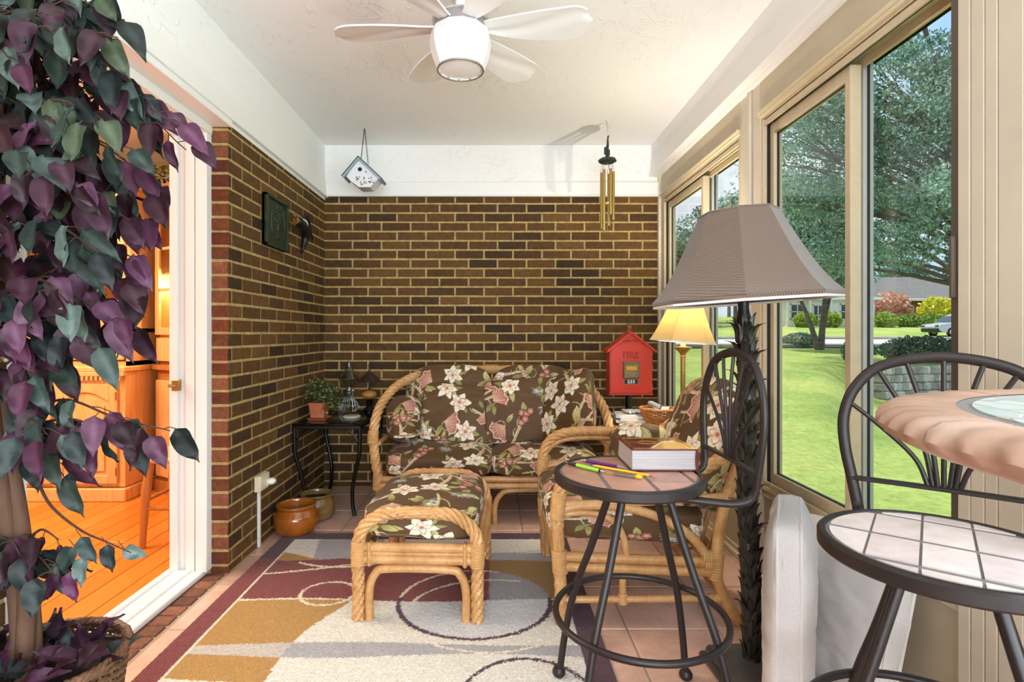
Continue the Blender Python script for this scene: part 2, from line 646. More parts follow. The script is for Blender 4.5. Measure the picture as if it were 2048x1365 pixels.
jb.build('jamb', M_trim, door)
b = MB()
b.box((-1.45, 1.345, 1.975), (-1.39, 2.462, 2.05), 0.003)
b.box((-1.39, 1.345, 1.99), (-1.281, 2.470, 2.075), 0.003)
b.build('head', M_trim, door)
b = MB()
b.box((-1.43, 2.395, 0.835), (-1.395, 2.414, 0.885), 0.003)
b.tube([(-1.412, 2.40, 0.858), (-1.44, 2.385, 0.858)], 0.007, 10)
b.build('latch', M_brass, door)

# ------------------------------------------------------------------ windows along the right side
M_glass = bpy.data.materials.new('window_glass')
M_glass.use_nodes = True
nt = M_glass.node_tree
nt.nodes.clear()
o_ = nt.nodes.new('ShaderNodeOutputMaterial')
mx = nt.nodes.new('ShaderNodeMixShader')
tr = nt.nodes.new('ShaderNodeBsdfTransparent')
tr.inputs['Color'].default_value = (0.95, 0.975, 0.965, 1)
gl = nt.nodes.new('ShaderNodeBsdfGlossy')
gl.inputs['Roughness'].default_value = 0.01
lw_ = nt.nodes.new('ShaderNodeLayerWeight')
lw_.inputs['Blend'].default_value = 0.5
pw_ = nt.nodes.new('ShaderNodeMath')
pw_.operation = 'POWER'
pw_.inputs[1].default_value = 5.0
ma_ = nt.nodes.new('ShaderNodeMath')
ma_.operation = 'MULTIPLY_ADD'
ma_.inputs[1].default_value = 0.95
ma_.inputs[2].default_value = 0.03
nt.links.new(lw_.outputs['Facing'], pw_.inputs[0])
nt.links.new(pw_.outputs[0], ma_.inputs[0])
nt.links.new(ma_.outputs[0], mx.inputs[0])
nt.links.new(tr.outputs[0], mx.inputs[1])
nt.links.new(gl.outputs[0], mx.inputs[2])
nt.links.new(mx.outputs[0], o_.inputs[0])

def rect_frame(b, x0, x1, ya, yb, za, zb, wy, wz, bev=0.002):
    b.box((x0, ya, za), (x1, ya + wy, zb), bev)
    b.box((x0, yb - wy, za), (x1, yb, zb), bev)
    b.box((x0, ya + wy, za), (x1, yb - wy, za + wz), bev)
    b.box((x0, ya + wy, zb - wz), (x1, yb - wy, zb), bev)

def window(name, ya, yb, mid, with_handle):
    w = tag(thing(name, None, None), kind='structure')
    b = MB()
    # deep outer frame: sill track, head track, jambs
    b.box((1.180, ya, 0.405), (1.33, yb, 0.425), 0.002)
    b.box((1.182, ya, 0.425), (1.194, yb, 0.447), 0.002)
    b.box((1.250, ya, 0.425), (1.262, yb, 0.455), 0.002)
    b.box((1.31, ya, 0.425), (1.33, yb, 0.432), 0.002)
    b.box((1.180, ya, 2.030), (1.33, yb, 2.054), 0.002)
    b.box((1.182, ya, 2.000), (1.194, yb, 2.024), 0.002)
    b.box((1.25, ya, 1.995), (1.262, yb, 2.024), 0.002)
    b.box((1.31, ya, 2.03), (1.33, yb, 2.06), 0.002)
    b.box((1.180, ya, 0.42), (1.33, ya + 0.022, 2.03), 0.002)
    b.box((1.180, yb - 0.022, 0.42), (1.262, yb, 2.03), 0.002)
    b.build('frame', M_tan, w)
    b = MB()
    b.box((1.176, ya, 2.066), (1.30, yb, 2.204), 0.002)
    b.build('head_panel', M_tanpanel, w)
    b = MB()
    b.box((1.160, ya, 2.052), (1.30, yb, 2.068), 0.005)
    b.box((1.168, ya, 2.040), (1.30, yb, 2.054), 0.003)
    b.build('molding', M_tanlight, w)
    b = MB()
    b.box((1.196, ya + 0.022, 2.005), (1.205, yb - 0.022, 2.04))
    b.box((1.196, yb - 0.027, 0.43), (1.215, yb - 0.0215, 2.02))
    b.box((1.225, yb - 0.027, 0.43), (1.245, yb - 0.0215, 2.02))
    b.build('weather_strip', M_gasket, w)
    # sliding sash, the far half
    s = MB()
    rect_frame(s, 1.208, 1.246, mid - 0.028, yb - 0.026, 0.438, 2.003, 0.030, 0.045)
    s = s.build('sash', M_tan, w)
    g = MB()
    rect_frame(g, 1.222, 1.232, mid - 0.001, yb - 0.053, 0.480, 1.961, 0.006, 0.006, 0)
    g.build('gasket', M_gasket, s)
    g = MB()
    g.box((1.225, mid, 0.483), (1.229, yb - 0.056, 1.958))
    g.build('pane', M_glass, s)
    # fixed sash, the near half, set deeper
    s = MB()
    rect_frame(s, 1.268, 1.306, ya + 0.020, mid + 0.028, 0.445, 2.060, 0.030, 0.032)
    s = s.build('sash', M_alu, w)
    g = MB()
    rect_frame(g, 1.283, 1.291, ya + 0.048, mid + 0.001, 0.476, 2.030, 0.006, 0.006, 0)
    g.build('gasket', M_gasket, s)
    g = MB()
    g.box((1.285, ya + 0.05, 0.478), (1.289, mid, 2.028))
    g.build('pane', M_glass, s)
    b = MB()
    b.box((1.248, mid - 0.006, 0.45), (1.256, mid + 0.006, 2.0))
    b.build('weather_strip', M_gasket, w)
    # wall panel below
    b = MB()
    b.box((1.195, ya, 0.0), (1.32, yb, 0.405))
    b.box((1.184, ya, 0.375), (1.32, yb, 0.404), 0.003)
    b.box((1.186, ya, 0.0), (1.32, yb, 0.05), 0.003)
    b.build('panel', M_tanpanel, w)
    if with_handle:
        b = MB()
        b.box((1.168, ya + 0.002, 1.18), (1.184, ya + 0.016, 1.34), 0.004)
        b.box((1.179, ya - 0.002, 0.42), (1.20, ya + 0.02, 2.03), 0.001)
        b.build('handle', M_bronze, w)
    return w

window('window_1', 2.585, 3.775, 3.15, False)
window('window_2', 1.375, 2.39, 1.86, True)
window('window_3', -1.15, 1.05, 0.0, False)
window('window_4', -2.7, -1.25, -2.0, False)

b = MB()
for (ya, yb) in ((2.39, 2.585), (1.05, 1.375), (-1.25, -1.15)):
    b.box((1.178, ya, 0.0), (1.258, yb, 2.206), 0.003)
b.box((1.184, 3.775, 0.0), (1.25, YB, 2.206), 0.003)
b.box((1.166, 3.83, 0.0), (1.20, YB, 2.206), 0.003)
b.box((1.168, 2.475, 0.0), (1.19, 2.50, 2.206), 0.003)
for y0_, y1_ in ((1.335, 1.368), (1.296, 1.331), (1.262, 1.293), (1.200, 1.259), (1.13, 1.197), (1.06, 1.127)):
    b.box((1.1745, y0_, 0.0), (1.182, y1_, 2.206), 0.0015)
structure('wall_right', b, M_tanpale)
b = MB()
b.box((1.172, -2.7, 0.0), (1.188, 3.83, 0.028), 0.003)
structure('baseboard_right', b, M_tanlight)

# the glazed end of the sunroom behind the camera
b = MB()
b.box((-1.3, -2.8, 0.0), (1.3, -2.7, 0.42))
b.box((-1.3, -2.8, 2.1), (1.3, -2.7, ZC))
for x_ in (-1.21, 0.0, 1.14):
    b.box((x_ - 0.05, -2.8, 0.4), (x_ + 0.05, -2.7, 2.12), 0.004)
structure('wall_rear', b, M_tanpanel)
rw = tag(thing('window_5', None, None), kind='structure')
for (xa, xb_) in ((-1.16, -0.05), (0.05, 1.09)):
    s = MB()
    for a_ in (xa, xb_ - 0.04):
        s.box((a_, -2.77, 0.42), (a_ + 0.04, -2.73, 2.1), 0.003)
    s.box((xa, -2.77, 0.42), (xb_, -2.73, 0.46), 0.003)
    s.box((xa, -2.77, 2.06), (xb_, -2.73, 2.1), 0.003)
    s = s.build('sash', M_tan, rw)
    g = MB()
    g.box((xa + 0.035, -2.752, 0.455), (xb_ - 0.035, -2.748, 2.065))
    g.build('pane', M_glass, s)

# ------------------------------------------------------------------ dining room shell
M_oak = bpy.data.materials.new('orange_oak_floor')
M_oak.use_nodes = True
t = NT(M_oak)
f = t.noise(14, 4, 0.6, stretch=(6, 0.5, 1))
c = t.mix(t.attr(), t.ramp(f, [(0.3, (0.85, 0.82, 0.78)), (0.7, (1.12, 1.12, 1.12))]))
t.base(c)
t.b.inputs['Roughness'].default_value = 0.28
b = MB()
b.box((-6.0, -1.2, -0.12), (-1.44, 4.9, -0.004), col=lin('#4a2408'))
x = -1.452
wd = 0.118
while x > -5.6:
    y = -1.0 - rnd.uniform(0, 1)
    while y < 4.8:
        l_ = rnd.uniform(1.6, 2.6)
        b.box((x - wd + 0.002, max(y, -1.1), -0.03), (x - 0.002, min(y + l_ - 0.002, 4.8), 0.001), 0.002, col=np.array(lin(rnd.choice(['#d27526', '#ca6d22', '#d87e2e', '#d0762a']))) * rnd.uniform(0.92, 1.08))
        y += l_
    x -= wd
structure('floor_dining', b, M_oak, attr=True, sharp=25)
M_peach = mat('cream_wall_paint', '#f0e0c4', 0.7)
b = MB()
b.box((-5.7, 4.3, 0), (-1.44, 4.4, ZC + 0.06))
structure('wall_dining_back', b, M_peach)
b = MB()
b.box((-5.8, -1.2, 0), (-5.7, 4.4, ZC + 0.06))
structure('wall_dining_far', b, M_peach)
b = MB()
b.box((-5.8, -1.3, 0), (-1.44, -1.2, ZC + 0.06))
structure('wall_dining_front', b, M_peach)
b = MB()
b.box((-1.47, 2.455, 0), (-1.449, 4.3, ZC + 0.06))
b.box((-1.47, -1.2, 0), (-1.449, 1.37, ZC + 0.06))
b.box((-1.47, 1.3, 2.05), (-1.449, 2.5, ZC + 0.06))
structure('wall_dining_side', b, M_peach)
b = MB()
b.box((-5.8, -1.3, ZC), (-1.45, 4.4, ZC + 0.06))
structure('ceiling_dining', b, M_white)
# ------------------------------------------------------------------ printed floral cotton
def paint_floral(S=1000, seed=3):
    """one metre of the printed fabric as an S x S raster of linear colours, wrapping at its edges"""
    r = np.random.RandomState(seed)
    img = np.empty((S, S, 3))
    img[:] = lin('#583b19')
    def poly(pts, c, c2=None, cen=None, rr=1.0):
        P = np.array(pts)
        x0, y0 = np.floor(P.min(0)).astype(int) - 1
        x1, y1 = np.ceil(P.max(0)).astype(int) + 2
        if x1 - x0 < 2 or y1 - y0 < 2:
            return
        gx, gy = np.meshgrid(np.arange(x0, x1) + .5, np.arange(y0, y1) + .5)
        ins = np.zeros(gx.shape, bool)
        for (ax, ay), (bx, by) in zip(P, np.roll(P, -1, 0)):
            cr = (ay > gy) != (by > gy)
            with np.errstate(divide='ignore', invalid='ignore'):
                xx = (bx - ax) * (gy - ay) / (by - ay + 1e-12) + ax
            ins ^= cr & (gx < xx)
        ix, iy = gx[ins].astype(int) % S, gy[ins].astype(int) % S
        col = np.array(lin(c))
        if c2 is not None:
            w = np.clip(np.hypot(gx[ins] - cen[0], gy[ins] - cen[1]) / rr, 0, 1)[:, None]
            img[iy, ix] = np.array(lin(c2)) * (1 - w) + col * w
        else:
            img[iy, ix] = col
    def stroke(pts, w0, w1, c):
        P = np.array(pts)
        T = np.gradient(P, axis=0)
        N = np.stack([-T[:, 1], T[:, 0]], 1)
        N /= np.maximum(np.linalg.norm(N, axis=1, keepdims=True), 1e-9)
        w = np.linspace(w0, w1, len(P))[:, None] / 2
        for i in range(len(P) - 1):
            poly([P[i] + N[i] * w[i], P[i + 1] + N[i + 1] * w[i + 1], P[i + 1] - N[i + 1] * w[i + 1], P[i] - N[i] * w[i]], c)
    def petal(cx, cy, a, L, Wd, c, c2, point=0.75, outline='#2c1c10'):
        def shp(L, Wd):
            q = []
            for u in np.linspace(0, 1, 9):
                q.append((u * L, Wd * math.sin(PI * u ** point) * 0.5))
            q += [(x, -y * 0.92) for x, y in q[::-1][1:-1]]
            return [(cx + x * math.cos(a) - y * math.sin(a), cy + x * math.sin(a) + y * math.cos(a)) for x, y in q]
        poly(shp(L + 3.2, Wd + 3.2), outline)
        poly(shp(L, Wd), c, c2, (cx, cy), L * 0.75)
    def leaf(cx, cy, a, L, Wd, c, c2='#6d6a2c'):
        petal(cx, cy, a, L, Wd, c, c2, 0.85)
        stroke([(cx, cy), (cx + L * .85 * math.cos(a), cy + L * .85 * math.sin(a))], 2.2, 1.0, '#7c7336')
    def wig(cx, cy, a, L, bend, n=14, wob=0.0):
        p = [(cx, cy)]
        for i in range(n):
            a += bend / n + r.uniform(-wob, wob)
            p.append((p[-1][0] + L / n * math.cos(a), p[-1][1] + L / n * math.sin(a)))
        return p, a
    # scattered centres, kept apart on the torus
    cs = []
    tries = 0
    while len(cs) < 54 and tries < 20000:
        tries += 1
        q = r.uniform(0, S, 2)
        if all(math.hypot(*((q - c + S / 2) % S - S / 2)) > 104 for c in cs):
            cs.append(q)
    # branches
    for c in cs[::2]:
        a = r.uniform(0, 2 * PI)
        p, a2 = wig(c[0], c[1], a, r.uniform(150, 260), r.uniform(-1.6, 1.6), 16, 0.18)
        stroke(p, 25, 13, '#2c1c10')
        stroke(p, 20, 9, '#d6be92')
        stroke([(x + 3, y + 3) for x, y in p], 4, 2, '#9c7d52')
        for k in (5, 9, 13):
            q, _ = wig(p[k][0], p[k][1], a + r.choice([-1.2, 1.2]), r.uniform(40, 75), r.uniform(-2, 2), 9)
            stroke(q, 4.5, 2, '#d6c79c')
    for c in cs[1::3]:
        q, _ = wig(c[0], c[1], r.uniform(0, 6.3), 120, r.choice([-4.5, 4.5]), 18, 0.1)
        stroke(q, 3.4, 2, '#cfc08f')
    for i, c in enumerate(cs):
        kind = i % 8
        a = r.uniform(0, 2 * PI)
        x, y = c
        for s_ in range(r.randint(1, 4)):
            la = a + r.uniform(1.5, 4.8)
            leaf(x + 18 * math.cos(la), y + 18 * math.sin(la), la, r.uniform(48, 74), r.uniform(22, 32), r.choice(['#b3a765', '#a39a55', '#c9bd80', '#8e8b4d']))
        if kind in (0, 2, 5):                                  # magnolia
            n = 6
            for k in range(n):
                pa = a + k * 2 * PI / n + r.uniform(-.15, .15)
                petal(x, y, pa, r.uniform(50, 68), r.uniform(32, 42), '#efe3c8', '#d8a88c' if kind else '#e8cfae', 0.9)
            for k in range(4):
                pa = a + k * 2 * PI / 4 + .4
                petal(x, y, pa, 34, 22, '#f4ead2', '#c98b78', 0.9)
            poly([(x + 8 * math.cos(t_), y + 8 * math.sin(t_)) for t_ in np.linspace(0, 6.28, 9)[:-1]], '#b9673f')
        elif kind in (1, 6):                                   # fan-shaped blossom
            L = r.uniform(60, 76)
            q = [(x, y)] + [(x + L * (1 + .07 * math.sin(9 * u)) * math.cos(a + u), y + L * (1 + .07 * math.sin(9 * u)) * math.sin(a + u)) for u in np.linspace(-1.0, 1.0, 22)]
            q2 = [(x + (px - x) * 1.07, y + (py - y) * 1.07) for px, py in q]
            poly(q2, '#e2cdb0')
            poly(q, '#a3594b', '#c99a80', (x, y), L)
            for u in np.linspace(-.85, .85, 8):
                stroke([(x, y), (x + L * .95 * math.cos(a + u), y + L * .95 * math.sin(a + u))], 1.5, 2.8, '#dcb79c')
        elif kind == 3:                                        # thistle
            for u in np.linspace(-1.5, 1.5, 17):
                L = r.uniform(34, 48)
                stroke([(x, y), (x + L * math.cos(a + u), y + L * math.sin(a + u))], 4, 2.2, r.choice(['#e6dfc6', '#8fa0ac', '#d8d2bd', '#5f7888']))
            poly([(x + 14 * math.cos(t_), y + 14 * math.sin(t_)) for t_ in np.linspace(0, 6.28, 10)[:-1]], '#8a7a3f')
        elif kind == 4:                                        # red cluster
            for k in range(6):
                qx, qy = x + r.uniform(-38, 38), y + r.uniform(-38, 38)
                for j in range(5):
                    petal(qx, qy, a + j * 1.257, 21, 17, '#a85a4c', '#e0b090', 1.0)
        else:                                                  # bud and big pale leaf
            leaf(x, y, a, 92, 46, '#cfc48c', '#a59a55')
            leaf(x, y, a + 2.3, 70, 36, '#b9ae6d')
            for k in range(3):
                petal(x + 10, y + 10, a + 4 + k * .5, 40, 22, '#d9b59d', '#a05a4e', 0.8)
    return img

FLORAL = paint_floral()

def fab(u, v):
    """fabric colour at cloth coordinates in metres"""
    S = FLORAL.shape[0]
    x = (np.asarray(u) * S * 0.86) % S
    y = (np.asarray(v) * S * 0.86) % S
    x0, y0 = np.floor(x).astype(int) % S, np.floor(y).astype(int) % S
    fx, fy = (x - np.floor(x))[..., None], (y - np.floor(y))[..., None]
    x1, y1 = (x0 + 1) % S, (y0 + 1) % S
    return (FLORAL[y0, x0] * (1 - fx) + FLORAL[y0, x1] * fx) * (1 - fy) + (FLORAL[y1, x0] * (1 - fx) + FLORAL[y1, x1] * fx) * fy

M_floral = bpy.data.materials.new('floral_cotton')
M_floral.use_nodes = True
t = NT(M_floral)
t.base(t.attr())
t.b.inputs['Roughness'].default_value = 0.65
t.b.inputs['Sheen Weight'].default_value = 0.05
t.bump(t.noise(9, 3, 0.5, stretch=(1, 1, 0.4)), 0.35, 0.02)
M_piping = mat('brown_piping', '#6b563a', 0.6)

def vnoise(P, scale, seed):
    return np.array([mnoise.noise(Vector((p[0] * scale + seed, p[1] * scale, p[2] * scale))) for p in P])

def cushion(size, p=4.5, puff=0.25, res=0.0045, M=None, c=(0, 0, 0), uvo=(0, 0), fabric=True, wr=0.006, seed=0.0, front='z', col=(0.5, 0.5, 0.5), pinch=0.0, dome=0.0):
    """a stuffed box cushion; size along local x, y, z (z = thickness). Returns (MB, seam function)"""
    sx, sy, sz = [v / 2 for v in size]
    nx, ny, nz = [max(6, int(v / res)) for v in size]
    nz = max(6, min(nz, 60))
    key, verts, quads = {}, [], []
    def vid(i, j, k):
        t_ = (i, j, k)
        if t_ not in key:
            key[t_] = len(verts)
            verts.append((2 * i / nx - 1, 2 * j / ny - 1, 2 * k / nz - 1))
        return key[t_]
    for i in range(nx):
        for j in range(ny):
            quads.append((vid(i, j, nz), vid(i + 1, j, nz), vid(i + 1, j + 1, nz), vid(i, j + 1, nz)))
            quads.append((vid(i, j, 0), vid(i, j + 1, 0), vid(i + 1, j + 1, 0), vid(i + 1, j, 0)))
    for i in range(nx):
        for k in range(nz):
            quads.append((vid(i, 0, k), vid(i + 1, 0, k), vid(i + 1, 0, k + 1), vid(i, 0, k + 1)))
            quads.append((vid(i, ny, k), vid(i, ny, k + 1), vid(i + 1, ny, k + 1), vid(i + 1, ny, k)))
    for j in range(ny):
        for k in range(nz):
            quads.append((vid(0, j, k), vid(0, j, k + 1), vid(0, j + 1, k + 1), vid(0, j + 1, k)))
            quads.append((vid(nx, j, k), vid(nx, j + 1, k), vid(nx, j + 1, k + 1), vid(nx, j, k + 1)))
    C = np.array(verts)
    def shape(C):
        q = C.copy()
        # rounded footprint
        a, b_ = np.abs(C[:, 0]), np.abs(C[:, 1])
        mx_ = np.maximum(np.maximum(a, b_), 1e-9)
        nr = (a ** p + b_ ** p) ** (1 / p)
        k = mx_ / np.maximum(nr, 1e-9)
        q[:, 0] *= k
        q[:, 1] *= k
        rr = np.clip(mx_, 0, 1)
        prof = (1 - rr ** 6) * (1 - puff) + puff * (1 - rr ** 2)
        side = np.clip(C[:, 2], -1, 1)
        thick = 0.55 + 0.45 * prof / max(1e-9, 1.0)
        if pinch:
            thick *= 1 - pinch * (a * b_) ** 3
        bul = np.sqrt(np.clip(1 - side ** 2, 0, 1)) * np.clip((rr - 0.8) / 0.2, 0, 1)
        q[:, 0] *= 1 + bul * 0.035
        q[:, 1] *= 1 + bul * 0.035
        q[:, 2] = side * thick
        P = q * np.array([sx, sy, sz])
        if dome:
            P[:, 1] -= np.where(C[:, 1] > 0, dome * (C[:, 0] ** 2) * np.clip(C[:, 1], 0, 1), 0)
        return P
    P = shape(C)
    if wr:
        d = vnoise(P, 7.0, seed + 3.1) * wr + vnoise(P * np.array([1, 2.2, 1]), 16.0, seed + 9.7) * wr * 0.35
        nrm = P / np.maximum(np.linalg.norm(P, axis=1, keepdims=True), 1e-9)
        nz_ = np.stack([nrm[:, 0] * .3, nrm[:, 1] * .3, np.sign(P[:, 2]) * (np.abs(C[:, 2]) > .5)], 1)
        P = P + nz_ * d[:, None]
    # cloth coordinates: the top unfolded over the sides
    u, v = P[:, 0].copy(), P[:, 1].copy()
    drop = (1 - C[:, 2]) * sz
    onx = (np.abs(C[:, 0]) > 0.9999) & (np.abs(C[:, 2]) < 0.9999)
    ony = (np.abs(C[:, 1]) > 0.9999) & (np.abs(C[:, 2]) < 0.9999)
    u = np.where(onx & ~ony, u + np.sign(C[:, 0]) * drop, u)
    v = np.where(ony, v + np.sign(C[:, 1]) * drop, v)
    v = np.where(C[:, 2] <= -0.9999, v + 0.37, v)
    colr = fab(u + uvo[0], v + uvo[1]) if fabric else np.broadcast_to(np.array(col), (len(P), 3))
    Mx = np.eye(3) if M is None else np.asarray(M)
    mb = MB()
    mb.add(P @ Mx.T + np.array(c, float), quads, colr)
    def seam(z, inset=1.0, n=72):
        th = np.linspace(0, 4, n, endpoint=False)
        Q = []
        for tt in th:
            s_, f_ = int(tt), (tt % 1) * 2 - 1
            Q.append([(f_, -1), (1, f_), (-f_, 1), (-1, -f_)][s_])
        Q = np.array([(a * inset, b_ * inset, z) for a, b_ in Q])
        return shape(Q) @ Mx.T + np.array(c, float)
    return mb, seam

def add_cushion(name, parent, size, M, c, uvo, res=0.0045, piping=True, **kw):
    mb, seam = cushion(size, M=M, c=c, uvo=uvo, res=res, **kw)
    o = mb.build(name, M_floral, parent, sharp=None, attr=True)
    if piping:
        g = MB()
        g.tube(seam(0.72, 0.985), 0.0042, 6, closed=True)
        g.tube(seam(-0.72, 0.985), 0.0042, 6, closed=True)
        g.build('piping', M_piping, o)
    return o

def rot(*seq):
    R = np.eye(3)
    for ax, d in seq:
        R = rotm(ax, d) @ R
    return R

# ------------------------------------------------------------------ rattan
M_rattan = bpy.data.materials.new('honey_rattan')
M_rattan.use_nodes = True
t = NT(M_rattan)
f = t.noise(9, 4, 0.6)
g = t.noise(60, 3)
c = t.ramp(f, [(0.25, lin('#ac7a47')), (0.5, lin('#c8965f')), (0.75, lin('#d8ad78'))])
c = t.mix(c, t.ramp(g, [(0.3, (0.85, 0.83, 0.8)), (0.7, (1.1, 1.1, 1.1))]))
t.base(c)
t.b.inputs['Roughness'].default_value = 0.38
t.bump(g, 0.12, 0.002)
M_wrap = mat('cane_wrapping', '#c3935b', 0.45, var=(40, 0.15))

def pole(b, pts, r=0.013, n=8, sub=8):
    b.tube(spl(pts, sub), r, 10)
def twist(b, pts, r=0.021, sub=14, pitch=0.26):
    b.tube(spl(pts, sub), r, lobes=5, amp=0.40, pitch=pitch * 0.75)
def wrap(parent, p0, p1, r=0.025, n=9):
    """cane binding: a stack of rings from p0 to p1, a part of its own"""
    p0, p1 = V(*p0), V(*p1)
    pts, rs = [], []
    for i in range(n * 6 + 1):
        t_ = i / (n * 6)
        pts.append(p0 + (p1 - p0) * t_)
        rs.append(r * (1 + 0.07 * abs(math.sin(PI * t_ * n))))
    b = MB()
    b.tube(pts, rs, 16)
    return b.build('cane_wrap', M_wrap, parent)
# ------------------------------------------------------------------ patterned rug
def rug():
    x0, x1, y0, y1 = -1.132, 0.386, 0.62, 2.93
    st = 0.005
    nx, ny = int((x1 - x0) / st) + 1, int((y1 - y0) / st) + 1
    X, Y = np.meshgrid(np.linspace(x0, x1, nx), np.linspace(y0, y1, ny))
    rr = np.random.RandomState(5)
    jx, jy = X + rr.normal(0, .0022, X.shape), Y + rr.normal(0, .0022, X.shape)
    maroon, plum, gold, cream, grey, dark, line = [np.array(lin(c)) for c in ('#7a2a28', '#4a2233', '#b08238', '#e0d9cc', '#a7a3a6', '#472131', '#e9dcc2')]
    C = np.empty(X.shape + (3,))
    C[:] = cream
    def put(mask, c):
        C[mask] = c
    wv = 0.02 * np.sin(jx * 9 + 1)
    # far band
    put((jy > 2.56) & (jx < -0.62 + 0.05 * np.sin(jy * 14)) & (jx > -0.92 + (2.86 - jy) * 0.2), grey)
    put((jy > 2.56 + wv) & (jy < 2.67 - (jx + 1.03) * 0.45) & (jx < -0.82), gold)
    put((jy > 2.58) & (jx > -0.55) & (jx < -0.2), cream * 0.96)
    put((jy > 2.52) & (jy < 2.66) & (jx > -0.2) & (jx < 0.3), grey * 1.05)
    # maroon band, gold to its right
    edge = 2.585 + wv * .6
    low = 2.19 + 0.012 * np.sin(jx * 6)
    put((jy < edge) & (jy > low) & (jx < -0.02), maroon)
    put((jy < edge - 0.02) & (jy > low) & (jx >= -0.02), gold * np.array([.72, .72, .62]))
    # gold fields below
    bx = -0.60 + (jy - 2.18) * 0.26 + 0.03 * np.sin(jy * 9)
    put((jy <= low) & (jy > 1.30) & (jx < bx), gold)
    stripe = (jy < 1.882 - .012 * np.sin(jx * 5 + 1)) & (jy > 1.812 + .012 * np.sin(jx * 6 + 2))
    put(stripe & (jx < bx), np.array(lin('#c3b7ac')))
    put(stripe & (jx >= bx), grey)
    put((jy < 1.70 + 0.03 * np.sin(jx * 4 + 1.2)) & (jx < bx - 0.0) & (jy > 1.60), cream)
    put((jy < 1.30) & (jx > -0.3), maroon)
    # large ring
    cx, cy, rx, ry = -0.078, 2.185, 0.305, 0.275
    e = np.hypot((jx - cx) / rx, (jy - cy) / ry)
    put((e < 1) & (jy > low) & (jx >= -0.02), grey * 0.8)
    put((e < 1) & (jy <= low), np.array(lin('#d3d0d0')))
    put((np.abs(e - 1) < 0.032) & (jy <= 2.21), dark)
    put((np.abs(e - 1) < 0.022) & (jy > 2.21) & (jx < 0.02), line)
    e2 = np.hypot((jx + 0.0) / 0.34, (jy - 2.10) / 0.27)
    put((np.abs(e2 - 1) < 0.02) & (jy > 2.15) & (jx < 0.12), line * 0.95)
    e2b = np.hypot((jx + 0.02) / 0.36, (jy - 2.16) / 0.33)
    put((np.abs(e2b - 1) < 0.014) & (jy < 2.05), line * 1.02)
    # small oval
    e3 = np.hypot((jx + 0.69) / 0.112, (jy - 2.25) / 0.10)
    put(np.abs(e3 - 1) < 0.06, line)
    # arcs
    e4 = np.hypot((jx + 0.72) / 0.36, (jy - 2.80) / 0.30)
    put((np.abs(e4 - 1) < 0.026) & (jy < 2.80) & (jx > -0.92), line)
    yy = 2.43 + (jx + 1.03) * 0.18 + (jx + 1.03) ** 2 * .25
    put((np.abs(jy - yy) < 0.007) & (jx < -0.5), line)
    put((np.abs(jy - low) < 0.006) & (jx < -0.58), line)
    # near circle
    e5 = np.hypot((jx - 0.10) / 0.21, (jy - 1.56) / 0.235)
    put((np.abs(e5 - 1) < 0.03), dark)
    e6 = np.hypot((jx - 0.02) / 0.36, (jy - 2.82) / 0.16)
    put((np.abs(e6 - 1) < 0.02) & (jy < 2.82) & (jx > 0), grey * .75)
    # border
    bd = np.minimum(np.minimum(X - x0, x1 - X), np.minimum(Y - y0, y1 - Y))
    put((bd < 0.098) & (bd > 0.090) & (X < -0.9), line)
    put(bd < 0.090, plum)
    put((bd < 0.090) & (X < -0.9) & (Y < 2.6), maroon * 0.97)
    C *= (1 + 0.07 * rr.normal(0, 1, X.shape))[..., None]
    Z = 0.009 + rr.normal(0, 0.0009, X.shape)
    Z[bd < 0.004] = 0.001
    b = MB()
    b.grid(np.stack([X, Y, Z], -1), np.clip(C, 0, 1))
    m = bpy.data.materials.new('wool_pile')
    m.use_nodes = True
    t = NT(m)
    t.base(t.mix(t.attr(), t.ramp(t.noise(260, 2), [(0.3, (0.75, 0.75, 0.75)), (0.7, (1.2, 1.2, 1.2))])))
    t.b.inputs['Roughness'].default_value = 0.95
    t.b.inputs['Sheen Weight'].default_value = 0.2
    t.bump(t.noise(230, 2), 0.8, 0.006)
    o = b.build('area_rug', m, None, sharp=None, attr=True)
    tag(o, 'patterned area rug with maroon border, gold blocks and ring outlines on tile floor', 'rug')
rug()

# ------------------------------------------------------------------ loveseat
LX, LY = -0.014, 3.06
love = thing('loveseat', 'two seat rattan loveseat with brown floral cushions against brick wall', 'sofa', (LX, 3.4, 0))
arc = [(-0.625, 3.08, 0.0), (-0.635, 3.08, 0.20), (-0.668, 3.085, 0.40), (-0.675, 3.10, 0.53), (-0.665, 3.16, 0.63), (-0.635, 3.28, 0.71), (-0.575, 3.42, 0.775), (-0.46, 3.58, 0.825), (-0.27, 3.70, 0.848), (0.0, 3.735, 0.842)]
def mir(p, s):
    return [(LX + s * x, y, z) for x, y, z in p]
for s in (-1, 1):
    b = MB()
    P = mir([(-x, y, z) if False else (x * -1 * -1, y, z) for x, y, z in arc], -s)
    twist(b, P, 0.027, 14, 0.30)
    fr_ = b.build('arm_frame', M_rattan, love)
    for (za, zb) in ((0.20, 0.275), (0.46, 0.53)):
        x_ = 0.648 if za < .3 else 0.678
        wrap(fr_, (LX + s * x_, 3.083, za), (LX + s * x_, 3.088 if za < .3 else 3.10, zb), 0.030, 10)
b = MB()
for y_ in (3.07, 3.66):
    for z_ in (0.225, 0.262):
        pole(b, [(LX - 0.63, y_, z_), (LX + 0.63, y_, z_)], 0.0185)
